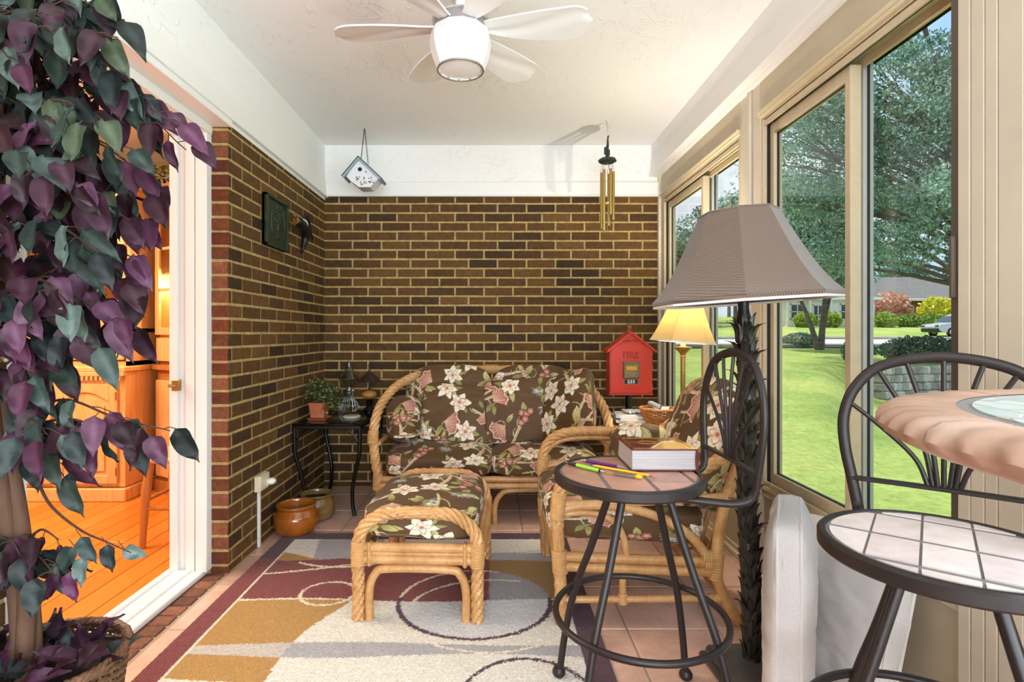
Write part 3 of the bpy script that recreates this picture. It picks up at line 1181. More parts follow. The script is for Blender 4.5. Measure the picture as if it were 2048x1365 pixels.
for s in (-1, 1):
    for z_ in (0.225, 0.262):
        pole(b, [(LX + s * 0.63, 3.07, z_), (LX + s * 0.60, 3.66, z_)], 0.0165)
    pole(b, [(LX + s * 0.60, 3.66, 0.0), (LX + s * 0.595, 3.66, 0.3), (LX + s * 0.56, 3.70, 0.55), (LX + s * 0.42, 3.73, 0.78)], 0.018)
    pole(b, [(LX + s * 0.648, 3.10, 0.46), (LX + s * 0.63, 3.3, 0.47), (LX + s * 0.58, 3.66, 0.48)], 0.014)
for x_ in np.linspace(-0.45, 0.45, 7):
    pole(b, [(LX + x_, 3.66, 0.26), (LX + x_ * .98, 3.72, 0.6), (LX + x_ * .95, 3.74, 0.82 - abs(x_) * .12)], 0.011)
b.build('seat_frame', M_rattan, love)
b = MB()
for x0_, x1_ in ((-0.61, -0.02), (0.02, 0.61)):
    pole(b, [(LX + x0_, 3.09, 0.0), (LX + x0_, 3.09, 0.10), (LX + x0_ + 0.03, 3.09, 0.165), (LX + x0_ + 0.11, 3.09, 0.195), (LX + x1_ - 0.11, 3.09, 0.195), (LX + x1_ - 0.03, 3.09, 0.165), (LX + x1_, 3.09, 0.10), (LX + x1_, 3.09, 0.0)], 0.016)
b.build('front_arch', M_rattan, love)
wrap(love, (LX - 0.045, 3.735, 0.842), (LX + 0.045, 3.735, 0.842), 0.033, 8)
for i, s in enumerate((-1, 1)):
    add_cushion('seat_cushion', love, (0.60, 0.62, 0.175), rot(('X', 3)), (LX + s * 0.302, 3.345, 0.358), ((0.13, 0.55)[i], (0.32, 0.81)[i]), p=7, puff=0.30, seed=i * 5.0, wr=0.007)
for i, s in enumerate((-1, 1)):
    add_cushion('back_cushion', love, (0.56, 0.50, 0.21), rot(('X', 76)), (LX + s * 0.278, 3.565, 0.625), ((0.62, 0.08)[i], (0.05, 0.47)[i]), p=3.4, puff=0.55, seed=11 + i * 5.0, wr=0.010)
for i, s in enumerate((-1, 1)):
    add_cushion('arm_cushion', love, (0.205, 0.36, 0.27), rot(('X', 5), ('Z', -8 * s)), (LX + s * 0.53, 3.28, 0.575), ((0.35, 0.9)[i], (0.7, 0.22)[i]), p=2.6, puff=0.9, seed=21 + i * 5.0, wr=0.006)

# throw pillows lying on the loveseat
def throw(label, size, M, c, uvo, seed):
    o = thing('throw_pillow', label, 'pillow', c, group='floral throw pillows on the loveseat')
    mb, seam = cushion(size, p=9, puff=0.95, res=0.0045, M=M, c=c, uvo=uvo, seed=seed, wr=0.012, pinch=0.5)
    q = mb.build('cover', M_floral, o, sharp=None, attr=True)
    g = MB()
    g.tube(seam(0.0, 1.0), 0.004, 6, closed=True)
    g.build('piping', M_piping, q)
throw('square floral throw pillow leaning on the back cushion nearer the oil lamp', (0.46, 0.35, 0.13), rot(('Z', -5), ('X', 70)), (-0.215, 3.36, 0.590), (0.42, 0.66), 31)
throw('square floral throw pillow at the middle of the seat, under the wind chime side', (0.48, 0.38, 0.13), rot(('Z', 3), ('X', 71)), (0.190, 3.345, 0.615), (0.05, 0.12), 37)
throw('floral throw pillow tilted up on edge against the arm nearest the red fire box', (0.40, 0.38, 0.13), rot(('Z', 20), ('X', 72), ('Z', -52)), (0.425, 3.235, 0.655), (0.74, 0.33), 43)

# ------------------------------------------------------------------ ottoman
ott = thing('ottoman', 'rattan ottoman with floral cushion standing on the rug', 'ottoman', (-0.28, 2.33, 0.01))
OW, OD, OH = 0.225, 0.29, 0.415
OM = rot(('Z', -2.5))
def OT(pts):
    return [tuple(OM @ V(*p) + V(-0.275, 2.325, 0)) for p in pts]
for e in (-1, 1):
    b = MB()
    y_ = e * OD
    twist(b, OT([(-OW, y_, 0.01), (-OW, y_, 0.14), (-OW - 0.002, y_, 0.27), (-OW + 0.012, y_, 0.345), (-OW + 0.065, y_, 0.395), (-0.09, y_, 0.413), (0.09, y_, 0.413), (OW - 0.065, y_, 0.395), (OW - 0.012, y_, 0.345), (OW + 0.002, y_, 0.27), (OW, y_, 0.14), (OW, y_, 0.01)]), 0.0235, 12, 0.24)
    fr_ = b.build('end_frame', M_rattan, ott)
    for s in (-1, 1):
        g = MB()
        (p0, p1) = OT([(s * OW, y_, 0.215), (s * OW, y_, 0.305)])
        wrap(fr_, p0, p1, 0.027, 12)
        (p0, p1) = OT([(s * (OW - 0.045), y_ + e * .002, 0.26), (s * (OW - 0.030), y_ + e * .002, 0.26)])
        g.box((-0.008, -0.021, -0.045), (0.008, 0.021, 0.045), 0.006, M=OM, c=p0)
        g.build('cane_band', M_wrap, fr_)
    b = MB()
    for z_ in (0.238, 0.283):
        pole(b, OT([(-OW, y_, z_), (OW, y_, z_)]), 0.0185)
    pole(b, OT([(-OW, y_, 0.261), (OW, y_, 0.261)]), 0.011)
    pole(b, OT([(-OW + 0.042, y_, 0.01), (-OW + 0.042, y_, 0.12), (-OW + 0.062, y_, 0.18), (-OW + 0.11, y_, 0.203), (OW - 0.11, y_, 0.203), (OW - 0.062, y_, 0.18), (OW - 0.042, y_, 0.12), (OW - 0.042, y_, 0.01)]), 0.0165)
    b.build('end_rail', M_rattan, ott)
for s in (-1, 1):
    b = MB()
    for z_, x_ in ((0.243, 0.0), (0.279, 0.004), (0.262, 0.022)):
        pole(b, OT([(s * (OW + x_ - 0.006), -OD, z_), (s * (OW + x_ - 0.006), OD, z_)]), 0.0165)
    b.build('side_rail', M_rattan, ott)
add_cushion('cushion', ott, (0.44, 0.555, 0.165), OM, (-0.279, 2.325, 0.362), (0.31, 0.02), res=0.0032, p=6, puff=0.5, seed=51, wr=0.008)

# ------------------------------------------------------------------ armchair facing the ottoman
chair = thing('armchair', 'rattan armchair with floral cushions beside the windows, behind the tall stool', 'armchair', (0.6, 2.33, 0))
for (yk, tag_) in ((2.01, 'near'), (2.65, 'far')):
    e = -1 if yk < 2.3 else 1
    b = MB()
    twist(b, [(0.252, yk, 0.011), (0.245, yk, 0.2), (0.236, yk, 0.40), (0.243, yk, 0.50), (0.275, yk, 0.565), (0.345, yk, 0.602), (0.47, yk, 0.612), (0.62, yk + e * .005, 0.604), (0.76, yk + e * .008, 0.588), (0.87, yk + e * .004, 0.650), (0.97, yk - e * .04, 0.745), (1.035, yk - e * .16, 0.82), (1.06, 2.33, 0.845)], 0.023, 12, 0.24)
    fr_ = b.build('arm_frame', M_rattan, chair)
    wrap(fr_, (0.236, yk, 0.40), (0.243, yk, 0.50), 0.028, 12)
    wrap(fr_, (0.247, yk, 0.20), (0.242, yk, 0.285), 0.028, 11)
    wrap(fr_, (0.822, yk, 0.175), (0.830, yk, 0.285), 0.0245, 11)
    for px_, pz_ in ((0.80, 0.235), (0.792, 0.262)):
        wrap(fr_, (px_ - .02, yk, pz_), (px_ + .03, yk, pz_ - .005), 0.024, 6)
    wrap(fr_, (0.478, yk, 0.085), (0.478, yk, 0.125), 0.017, 7)
    wrap(fr_, (0.80, yk, 0.104), (0.86, yk, 0.106), 0.017, 8)
    b = MB()
    pole(b, [(0.925, yk, 0.0), (0.872, yk, 0.075), (0.833, yk, 0.165), (0.823, yk, 0.22), (0.845, yk, 0.40), (0.885, yk, 0.54), (0.94, yk, 0.69)], 0.021)
    b.build('rear_leg', M_rattan, chair)
    b = MB()
    pole(b, [(0.245, yk, 0.455), (0.55, yk, 0.462), (0.90, yk, 0.488)], 0.0145)
    pole(b, [(0.26, yk, 0.51), (0.29, yk, 0.545), (0.36, yk, 0.572), (0.5, yk, 0.58), (0.7, yk, 0.565)], 0.0125)
    pole(b, [(0.25, yk, 0.435), (0.324, yk, 0.45), (0.47, yk, 0.445), (0.609, yk, 0.408), (0.727, yk, 0.34), (0.80, yk, 0.25)], 0.0175)
    pole(b, [(0.25, yk, 0.42), (0.36, yk, 0.422), (0.44, yk, 0.395), (0.48, yk, 0.335), (0.494, yk, 0.262)], 0.013)
    b.build('side_brace', M_rattan, chair)
    b = MB()
    pole(b, [(0.245, yk, 0.262), (0.82, yk, 0.238)], 0.0185)
    pole(b, [(0.245, yk, 0.225), (0.82, yk, 0.203)], 0.0185)
    b.build('seat_rail', M_rattan, chair)
    b = MB()
    pole(b, [(0.25, yk, 0.100), (0.855, yk, 0.106)], 0.0135)
    pole(b, [(0.478, yk, 0.10), (0.478, yk, 0.225)], 0.0135)
    b.build('stretcher', M_rattan, chair)
b = MB()
for z_ in (0.225, 0.262):
    pole(b, [(0.247, 2.01, z_), (0.247, 2.65, z_)], 0.0185)
b.build('front_rail', M_rattan, chair)
b = MB()
pole(b, [(0.82, 2.01, 0.23), (0.82, 2.65, 0.23)], 0.0185)
b.build('rear_rail', M_rattan, chair)
b = MB()
pole(b, [(0.26, 2.04, 0.011), (0.26, 2.04, 0.12), (0.26, 2.09, 0.19), (0.26, 2.2, 0.2), (0.26, 2.46, 0.2), (0.26, 2.57, 0.19), (0.26, 2.62, 0.12), (0.26, 2.62, 0.011)], 0.0155)
b.build('front_arch', M_rattan, chair)
b = MB()
pole(b, [(0.865, 2.01, 0.10), (0.865, 2.65, 0.10)], 0.013)
b.build('rear_stretcher', M_rattan, chair)
b = MB()
for y_ in np.linspace(2.12, 2.54, 5):
    pole(b, [(0.85, y_, 0.24), (0.93, y_, 0.5), (1.04, y_ * .9 + .233, 0.80)], 0.011)
b.build('back_spindle', M_rattan, chair)
add_cushion('seat_cushion', chair, (0.60, 0.585, 0.185), rot(('Y', 3)), (0.515, 2.33, 0.362), (0.02, 0.55), res=0.0035, p=6, puff=0.4, seed=61, wr=0.008)
add_cushion('back_cushion', chair, (0.57, 0.52, 0.23), rot(('X', 90), ('Z', -90), ('Y', 23)), (0.905, 2.33, 0.635), (0.48, 0.28), res=0.0035, p=3.4, puff=0.55, seed=67, wr=0.010)
add_cushion('arm_cushion', chair, (0.30, 0.15, 0.24), rot(('Y', 8)), (0.70, 2.545, 0.545), (0.72, 0.86), res=0.0035, p=3.5, puff=0.7, seed=71, wr=0.012)
add_cushion('arm_cushion', chair, (0.30, 0.14, 0.15), rot(('Y', 8)), (0.68, 2.105, 0.500), (0.22, 0.16), res=0.0035, p=3.5, puff=0.7, seed=73, wr=0.010)
# ------------------------------------------------------------------ bar stools with tiled seats
M_seattile = bpy.data.materials.new('seat_tile')
M_seattile.use_nodes = True
t = NT(M_seattile)
t.base(t.mix(t.attr(), t.ramp(t.noise(22, 4, 0.6), [(0.3, (0.86, 0.84, 0.83)), (0.7, (1.1, 1.1, 1.1))])))
t.b.inputs['Roughness'].default_value = 0.33
M_grout = mat('grey_grout', '#77716e', 0.8, var=(200, 0.15))

def clip_circle(x0, x1, y0, y1, r):
    """a rectangle clipped to a disc of radius r (polygon), or None"""
    pts = []
    n = 10
    edge = [(x0 + (x1 - x0) * i / n, y0) for i in range(n)] + [(x1, y0 + (y1 - y0) * i / n) for i in range(n)] + [(x1 - (x1 - x0) * i / n, y1) for i in range(n)] + [(x0, y1 - (y1 - y0) * i / n) for i in range(n)]
    cx, cy = (x0 + x1) / 2, (y0 + y1) / 2
    # nearest point of the rectangle to the centre anchors the clipped outline
    ax, ay = min(max(0, x0), x1), min(max(0, y0), y1)
    if math.hypot(ax, ay) > r - 0.006:
        return None
    for (x, y) in edge:
        if math.hypot(x, y) > r:
            lo, hi = 0.0, 1.0
            for _ in range(24):
                m_ = (lo + hi) / 2
                if math.hypot(ax + (x - ax) * m_, ay + (y - ay) * m_) < r:
                    lo = m_
                else:
                    hi = m_
            x, y = ax + (x - ax) * lo, ay + (y - ay) * lo
        if not pts or math.hypot(pts[-1][0] - x, pts[-1][1] - y) > 1e-4:
            pts.append((x, y))
    if math.hypot(pts[0][0] - pts[-1][0], pts[0][1] - pts[-1][1]) < 1e-4:
        pts.pop()
    ar = 0.5 * abs(sum(p[0] * q[1] - q[0] * p[1] for p, q in zip(pts, pts[1:] + pts[:1])))
    return pts if len(pts) > 2 and ar > 2e-4 else None

def bar_stool(label, loc, rotz, turn, ox, oy, pal, seat_shift=-0.033, px_=0.116, py_=0.078):
    s = thing('bar_stool', label, 'stool', (0, 0, 0), 0, 'iron bar stools with tiled seats')
    sx = seat_shift
    b = MB()
    b.lathe([(0.186, 0.699), (0.190, 0.7055), (0.199, 0.7055), (0.2035, 0.701), (0.2035, 0.681), (0.199, 0.676), (0.06, 0.676), (0.001, 0.676)], 72, (sx, 0, 0))
    seat = b.build('seat', M_iron, s, world=False)
    b = MB()
    b.lathe([(0.0, 0.7015), (0.189, 0.7015)], 64, (sx, 0, 0))
    b.build('grout', M_grout, seat, world=False)
    b = MB()
    Rm = rotm('Z', turn)
    for i in range(-3, 4):
        for j in range(-4, 5):
            x0, y0 = ox + i * px_, oy + j * py_
            q = clip_circle(x0 + 0.0058 + (px_ > .12) * .004, x0 + px_ - 0.0058 - (px_ > .12) * .004, y0 + 0.0022, y0 + py_ - 0.0022, 0.1815)
            if not q:
                continue
            col = np.array(lin(rnd.choice(pal))) * rnd.uniform(0.94, 1.06)
            v = [Rm @ V(x, y, 0.700) for x, y in q] + [Rm @ V(x, y, 0.7045) for x, y in q]
            v = np.array(v) + V(sx, 0, 0)
            n = len(q)
            b.add(v, [tuple(range(n, 2 * n))] + [(k, (k + 1) % n, n + (k + 1) % n, n + k) for k in range(n)], col)
    b.build('seat_tile', M_seattile, seat, world=False, attr=True, sharp=25)
    b = MB()
    b.lathe([(0.001, 0.655), (0.085, 0.655), (0.09, 0.66), (0.09, 0.672), (0.06, 0.677), (0.001, 0.677)], 40)
    b.build('swivel_plate', M_iron, s, world=False)
    for a, c_ in ((-1, -1), (-1, 1), (1, -1), (1, 1)):
        b = MB()
        b.tube(spl([(a * 0.058, c_ * 0.058, 0.668), (a * 0.075, c_ * 0.075, 0.60), (a * 0.112, c_ * 0.112, 0.46), (a * 0.155, c_ * 0.155, 0.31), (a * 0.182, c_ * 0.182, 0.16), (a * 0.199, c_ * 0.199, 0.018)], 10), 0.0108, 12)
        leg = b.build('leg', M_iron, s, world=False)
        g = MB()
        g.lathe([(0.001, 0.0), (0.014, 0.0), (0.0205, 0.008), (0.0205, 0.018), (0.014, 0.028), (0.001, 0.030)], 20, (a * 0.2, c_ * 0.2, 0.010 if a < 0 else 0.0))
        g.build('foot', M_iron, leg, world=False)
    b = MB()
    th = np.linspace(0, 2 * PI, 72, endpoint=False)
    b.tube([(0.232 * math.cos(u), 0.232 * math.sin(u), 0.31) for u in th], 0.0092, 12, closed=True)
    b.build('foot_ring', M_iron, s, world=False)
    k = 0.245 + sx + 0.033
    b = MB()
    half = [(0.03, 0.10, 0.668), (0.14, 0.135, 0.663), (0.205, 0.152, 0.664), (0.240, 0.160, 0.684), (0.247, 0.172, 0.745), (0.250, 0.186, 0.82), (0.253, 0.188, 0.89), (0.257, 0.165, 0.96), (0.261, 0.11, 1.015), (0.263, 0.0, 1.037)]
    P = half + [(x, -y, z) for x, y, z in half[::-1][1:]]
    b.tube(spl(P, 8), 0.0125, 12, flatten=0.75)
    back = b.build('back_frame', M_iron, s, world=False)
    g = MB()
    g.tube(spl([(0.246, -0.172, 0.742), (0.252, 0.0, 0.742), (0.246, 0.172, 0.742)], 8), 0.0105, 10, flatten=0.6)
    g.build('crossbar', M_iron, back, world=False)
    loop = spl(half[4:] + [(x, -y, z) for x, y, z in half[::-1][1:-4]], 12)
    for q in (-0.166, -0.118, -0.062, 0.0, 0.062, 0.118, 0.166):
        # where the spoke meets the loop
        tgt = max((p for p in loop if abs(p[1] - (q * 1.08 if abs(q) < .15 else q * 1.12)) < 0.006), key=lambda p: p[2], default=None)
        if tgt is None:
            continue
        y0 = q * 0.16
        g = MB()
        zz = tgt[2]
        mid = (0.252, y0 + (tgt[1] - y0) * (0.16 if abs(q) > .1 else .2), 0.742 + (zz - 0.742) * 0.34)
        mid2 = (0.255, y0 + (tgt[1] - y0) * 0.58, 0.742 + (zz - 0.742) * 0.70)
        g.tube(spl([(0.252, y0, 0.742), mid, mid2, tuple(tgt)], 8), 0.0052, 8)
        g.build('spoke', M_iron, back, world=False)
    s.location = loc
    s.rotation_euler = (0, 0, rotz)
    return s

bar_stool('tile topped iron bar stool holding a thick book and pens', (0.405, 1.505, 0), 0.0, 0, -0.006 - 0.116 * .5 - 0.02, -0.03, ['#b88a76', '#b08270', '#bd917e', '#a97c6c', '#b58878'])
bar_stool('empty iron bar stool with pale tiled seat beside light grey cushions', (0.845, 1.01, 0), rad(51), -90 + 90, -0.145, -0.042, ['#d9cbc4', '#d5c8c4', '#dccfc9', '#d2c2bc'], px_=0.142)

# ------------------------------------------------------------------ things on the stool with the book
SZ = 0.7062
bk = thing('book', 'thick hardback book with maroon cover lying on the tiled stool seat', 'book', (0.47, 1.59, SZ))
M_cover = mat('maroon_cover', '#5a1f1c', 0.22, var=(30, 0.12), coat=0.6)
M_pages = mat('page_edges', '#aaa3a3', 0.8, stretch=(0.3, 0.3, 30), var=(14, 0.18))
M_gilt = mat('gilt', '#c8a14f', 0.3, metal=0.6)
bx0, bx1, by0, by1 = 0.381, 0.566, 1.502, 1.672
b = MB()
b.box((bx0, by0, SZ), (bx1, by1, SZ + 0.004), 0.0015)
b.box((bx0, by0, SZ + 0.058), (bx1, by1, SZ + 0.062), 0.0015)
b.tube([(bx1 - 0.001, y_, SZ + 0.031) for y_ in np.linspace(by0, by1, 5)], [0.0309] * 5, 24, flatten=0.16, ref=(1, 0, 0))
b.build('cover', M_cover, bk)
b = MB()
b.box((bx0 + 0.004, by0 + 0.004, SZ + 0.004), (bx1 - 0.002, by1 - 0.004, SZ + 0.058), 0.001)
b.build('pages', M_pages, bk)
b = MB()
b.tube(spl([(0.45 + 0.026 * math.cos(u), 1.595 + 0.02 * math.sin(u), SZ + 0.0622) for u in np.linspace(0.3, 7.2, 22)], 3), 0.0007, 4)
b.tube([(bx0 + 0.012, by0 + 0.012, SZ + 0.0622), (bx1 - 0.012, by0 + 0.012, SZ + 0.0622), (bx1 - 0.012, by1 - 0.012, SZ + 0.0622), (bx0 + 0.012, by1 - 0.012, SZ + 0.0622)], 0.0006, 4, closed=True)
b.build('gilt_line', M_gilt, bk)

def P_on(px, py, z=SZ):
    Y = (CAM_Z - z) * F_PX / (py - VPY)
    return V((px - VPX) * Y / F_PX, Y, z)

def pen(name, label, a, c, r, parts, cat, grp=None):
    """parts: (name, t0, t1, radius factor start, radius factor end, material)"""
    a, c = V(*a), V(*c)
    a[2] = c[2] = SZ + r + 0.0005
    o = thing(name, label, cat, tuple((a + c) / 2 - V(0, 0, r)), group=grp)
    for (nm, t0, t1, r0, r1, m) in parts:
        b = MB()
        b.tube([a + (c - a) * t0, a + (c - a) * (t0 * .7 + t1 * .3), a + (c - a) * (t0 * .3 + t1 * .7), a + (c - a) * t1], [r * r0, r * (r0 * .7 + r1 * .3), r * (r0 * .3 + r1 * .7), r * r1], 10)
        b.build(nm, m, o)
    return o
M_blackp = mat('black_plastic', '#141414', 0.4)
M_green = mat('green_plastic', '#8cc53a', 0.35)
M_purple = mat('purple_plastic', '#5a1f6b', 0.35)
M_silver = mat('silver_metal', '#b9b8b4', 0.25, metal=0.9)
M_yellow = mat('yellow_paint', '#e6b321', 0.4)
M_pink = mat('pink_rubber', '#c7746a', 0.7)
M_wood = mat('pale_wood', '#d9b788', 0.6)
M_clear = mat('smoky_clear_plastic', '#6f6a5a', 0.2)
pen('pen', 'green and black click pen on the stool tile', P_on(1131, 929), P_on(1211, 949), 0.0052, [('tip', 0, .08, .25, .7, M_silver), ('grip', .08, .30, .95, 1.05, M_blackp), ('barrel', .30, .86, 1.08, 1.0, M_green), ('clicker', .88, 1.0, .5, .5, M_silver), ('band', .86, .88, 1.0, .8, M_blackp)], 'pen', 'pens and pencils on the stool')
pen('pen', 'purple click pen on the stool tile nearest the book', P_on(1255, 942), P_on(1163, 924), 0.0048, [('tip', 0, .20, .3, 1.0, M_silver), ('barrel', .20, .88, 1.05, 1.0, M_purple), ('clicker', .88, 1.0, .7, .6, M_silver)], 'pen', 'pens and pencils on the stool')
pen('pencil', 'yellow pencil with pink eraser in front of the book', P_on(1183, 934), P_on(1313, 957), 0.0036, [('point', 0, .07, .1, 1.0, M_wood), ('barrel', .07, .90, 1.0, 1.0, M_yellow), ('ferrule', .90, .95, 1.02, 1.02, M_silver), ('eraser', .95, 1.0, .95, .8, M_pink)], 'pencil', 'pens and pencils on the stool')
a_, c_ = P_on(1225, 948), P_on(1279, 956)
o = thing('lead_case', 'small smoky clear lead case with yellow cap in front of the pencil', 'case', tuple((a_ + c_) / 2))
d_ = (c_ - a_) / np.linalg.norm(c_ - a_)
MM = np.stack([d_, np.cross(V(0, 0, 1), d_), V(0, 0, 1)], 1)
L_ = float(np.linalg.norm(c_ - a_))
off = V(0, -0.012, 0)
b = MB()
b.box((0, -0.006, 0.0005), (L_ * .82, 0.006, 0.006), 0.001, M=MM, c=a_ + off)
b.build('case', M_clear, o)
b = MB()
b.box((L_ * .82, -0.008, 0.0005), (L_ * 1.05, 0.008, 0.010), 0.003, M=MM, c=a_ + off)
b.build('cap', M_yellow, o)

# ------------------------------------------------------------------ high bar table with a mosaic top
TX, TY, TR, TZ = 0.66, 0.36, 0.33, 1.02
tb = thing('bar_table', 'round bar height table with terracotta rope edge and blue mosaic centre', 'table', (TX, TY, 0))
M_terra = bpy.data.materials.new('terracotta_rim')
M_terra.use_nodes = True
t = NT(M_terra)
f = t.noise(9, 4, 0.6)
c = t.ramp(f, [(0.3, lin('#9c7a64')), (0.55, lin('#b08c78')), (0.75, lin('#c2a392'))])
t.base(c)
t.b.inputs['Roughness'].default_value = 0.38
t.bump(t.noise(30, 3), 0.15, 0.003)
NS = 12
b = MB()
for k in range(NS):
    a0, a1 = 2 * PI * k / NS + 0.0075 + 0.33, 2 * PI * (k + 1) / NS - 0.0075 + 0.33
    n, rows = 26, []
    prof = [(0.268, 0.0), (0.285, 0.001), (0.300, 0.0015), (0.316, 0.0), (0.327, -0.006), (0.331, -0.014), (0.327, -0.022), (0.316, -0.028), (0.29, -0.030), (0.268, -0.030)]
    for (r_, z_) in prof:
        row = []
        for u in np.linspace(a0, a1, n):
            endk = min(1.0, min(u - a0, a1 - u) / 0.05)
            rope = (0.0020 * math.sin(60 * u + (z_ * 120)) ) * (1 if r_ > 0.31 else 0)
            row.append((TX + (r_ + rope) * math.cos(u), TY + (r_ + rope) * math.sin(u), TZ + z_ + (rope * .5 if r_ > .31 else 0)))
        rows.append(row)
    b.grid(np.array(rows))
    for q in (0, n - 1):
        b.add([r[q] for r in rows], [tuple(range(len(rows)))])
top = b.build('table_top', M_terra, tb, sharp=50)
b = MB()
b.lathe([(0.0, -0.031), (0.314, -0.0275), (0.3235, -0.021), (0.327, -0.014), (0.3235, -0.0065), (0.314, -0.002), (0.30, -0.0005), (0.0, -0.002)], 64, (TX, TY, TZ))
b.build('grout', M_grout, top)
M_mos = bpy.data.materials.new('blue_mosaic')
M_mos.use_nodes = True
t = NT(M_mos)
vo = t.n.new('ShaderNodeTexVoronoi')
vo.inputs['Scale'].default_value = 26
t.l.new(t.coord('Object', (1, 0.55, 1)), vo.inputs['Vector'])
ve = t.n.new('ShaderNodeTexVoronoi')
ve.feature = 'DISTANCE_TO_EDGE'
ve.inputs['Scale'].default_value = 26
t.l.new(t.coord('Object', (1, 0.55, 1)), ve.inputs['Vector'])
sp = t.n.new('ShaderNodeSeparateColor')
t.l.new(vo.outputs['Color'], sp.inputs[0])
c = t.ramp(sp.outputs[0], [(0.0, lin('#8fa8a4')), (0.4, lin('#b3c3bf')), (0.7, lin('#a3b8b8')), (1.0, lin('#cfd6d0'))])
e = t.ramp(ve.outputs['Distance'], [(0.05, (0, 0, 0)), (0.09, (1, 1, 1))])
t.base(t.mix(lin('#a9a29a'), c, e, 'MIX'))
t.bump(e, 0.4, 0.003)
t.b.inputs['Roughness'].default_value = 0.35
b = MB()
b.lathe([(0.0, 0.0005), (0.256, 0.0005), (0.258, -0.004)], 64, (TX, TY, TZ))
b.build('mosaic', M_mos, top)
b = MB()
b.tube([(TX + 0.19 * math.cos(u), TY + 0.19 * math.sin(u), 0.978) for u in np.linspace(0, 2 * PI, 48, endpoint=False)], 0.010, 10, closed=True)
b.build('apron_ring', M_iron, tb)
for k in range(4):
    u = PI / 4 + k * PI / 2 + 0.3
    cu, su = math.cos(u), math.sin(u)
    b = MB()
    b.tube(spl([(TX + 0.19 * cu, TY + 0.19 * su, 0.99), (TX + 0.17 * cu, TY + 0.17 * su, 0.75), (TX + 0.09 * cu, TY + 0.09 * su, 0.45), (TX + 0.15 * cu, TY + 0.15 * su, 0.15), (TX + 0.19 * cu, TY + 0.19 * su, 0.011)], 10), 0.011, 10)
    b.build('leg', M_iron, tb)

# ------------------------------------------------------------------ light grey seat cushions leaning by the window
M_linen = bpy.data.materials.new('pale_grey_canvas')
M_linen.use_nodes = True
t = NT(M_linen)
g = t.noise(420, 2)
t.base(t.mix(lin('#cfc9c6'), t.ramp(g, [(0.3, (0.88, 0.88, 0.88)), (0.7, (1.1, 1.1, 1.1))])))
t.b.inputs['Roughness'].default_value = 0.85
t.bump(g, 0.3, 0.002)
M_linenpipe = mat('canvas_piping', '#d5d0cc', 0.8)
def box_cushion(label, size, M, c, seed):
    o = thing('seat_cushion', label, 'cushion', (c[0], c[1], 0.0), group='pale grey box cushions by the window')
    mb, seam = cushion(size, p=9, puff=0.22, res=0.008, M=M, c=c, fabric=False, wr=0.011, seed=seed)
    q = mb.build('cover', M_linen, o, sharp=None)
    g = MB()
    for z_ in (0.72, -0.72):
        g.tube(seam(z_, 0.99, 96), 0.0048, 8, closed=True)
    g.build('piping', M_linenpipe, q)
    return o
# local x = length into the room, y = height, z = thickness
box_cushion('pale grey box cushion standing on edge beside the palm trunk lamp', (0.34, 0.56, 0.138), rot(('X', 90), ('Y', -2), ('Z', 61)), (0.872, 1.595, 0.29), 81)
cB = box_cushion('pale grey box cushion leaning behind the empty stool', (0.44, 0.46, 0.115), rot(('X', 78), ('Z', -86)), (1.075, 1.69, 0.235), 87)
b = MB()
b.tube(spl([(1.07, 1.475, 0.14), (1.08, 1.44, 0.11), (1.10, 1.41, 0.05), (1.13, 1.40, 0.012)], 8), 0.007, 8, flatten=0.3)
b.build('tie', M_linenpipe, cB)
# ------------------------------------------------------------------ palm trunk floor lamp
PXl, PYl = 0.823, 1.728
pl = thing('floor_lamp', 'tall floor lamp with dark palm trunk pole and brown woven shade', 'lamp', (PXl, PYl, 0))
M_slate = mat('dark_slate_base', '#4a4440', 0.45, var=(9, 0.3), bump=(20, 0.3, 0.006))
M_palm = mat('blackened_palm_metal', '#26241f', 0.33, metal=0.25, var=(35, 0.35), bump=(90, 0.4, 0.003), spec=0.6)
b = MB()
R_ = rotm('Z', 4)
b.box((-0.135, -0.13, 0.0), (0.135, 0.13, 0.022), 0.008, M=R_, c=(PXl + .01, PYl - .02, 0))
b.box((-0.12, -0.115, 0.02), (0.12, 0.115, 0.05), 0.010, M=R_, c=(PXl + .01, PYl - .02, 0))
b.build('base', M_slate, pl)
PZ0, PZ1 = 0.048, 1.19
def pole_x(z):
    return PXl - 0.022 * (z - PZ0) / (PZ1 - PZ0) + 0.004 * math.sin(z * 9)
b = MB()
zz = np.linspace(PZ0, PZ1, 60)
b.tube([(pole_x(z), PYl, z) for z in zz], [0.024 + 0.004 * math.sin(z * 52) - 0.004 * (z > 0.9) for z in zz], 18)
trunk = b.build('pole', M_palm, pl)
b = MB()
def scale_leaf(z, a, L, W, out, base_r=0.022, curl=0.5):
    """one sheath leaf hugging the pole, its pointed tip curling outward"""
    m, n = 9, 5
    P = np.zeros((m, n, 3))
    ca, sa = math.cos(a), math.sin(a)
    for i in range(m):
        t_ = i / (m - 1)
        w = W * (1 - t_ ** 2.2) * (0.75 + .5 * t_ * (1 - t_) * 2) + 0.0008
        rr = base_r + 0.004 + out * t_ ** 2.6
        hh = L * (t_ - curl * max(0, t_ - .7) ** 1.3)
        for j in range(n):
            s_ = (j / (n - 1) - .5) * 2
            off = s_ * w
            r2 = rr - abs(s_) * 0.004 * (1 - t_) + 0.003 * (1 - abs(s_)) * (t_ > .1)
            ang = off / max(rr, .02) * .9
            P[i, j] = (r2 * math.cos(a + ang), r2 * math.sin(a + ang), hh)
    P[..., 0] += pole_x(z)
    P[..., 1] += PYl
    P[..., 2] += z
    b.sheet(P, 0.0016)
lv = 0
z = 0.055
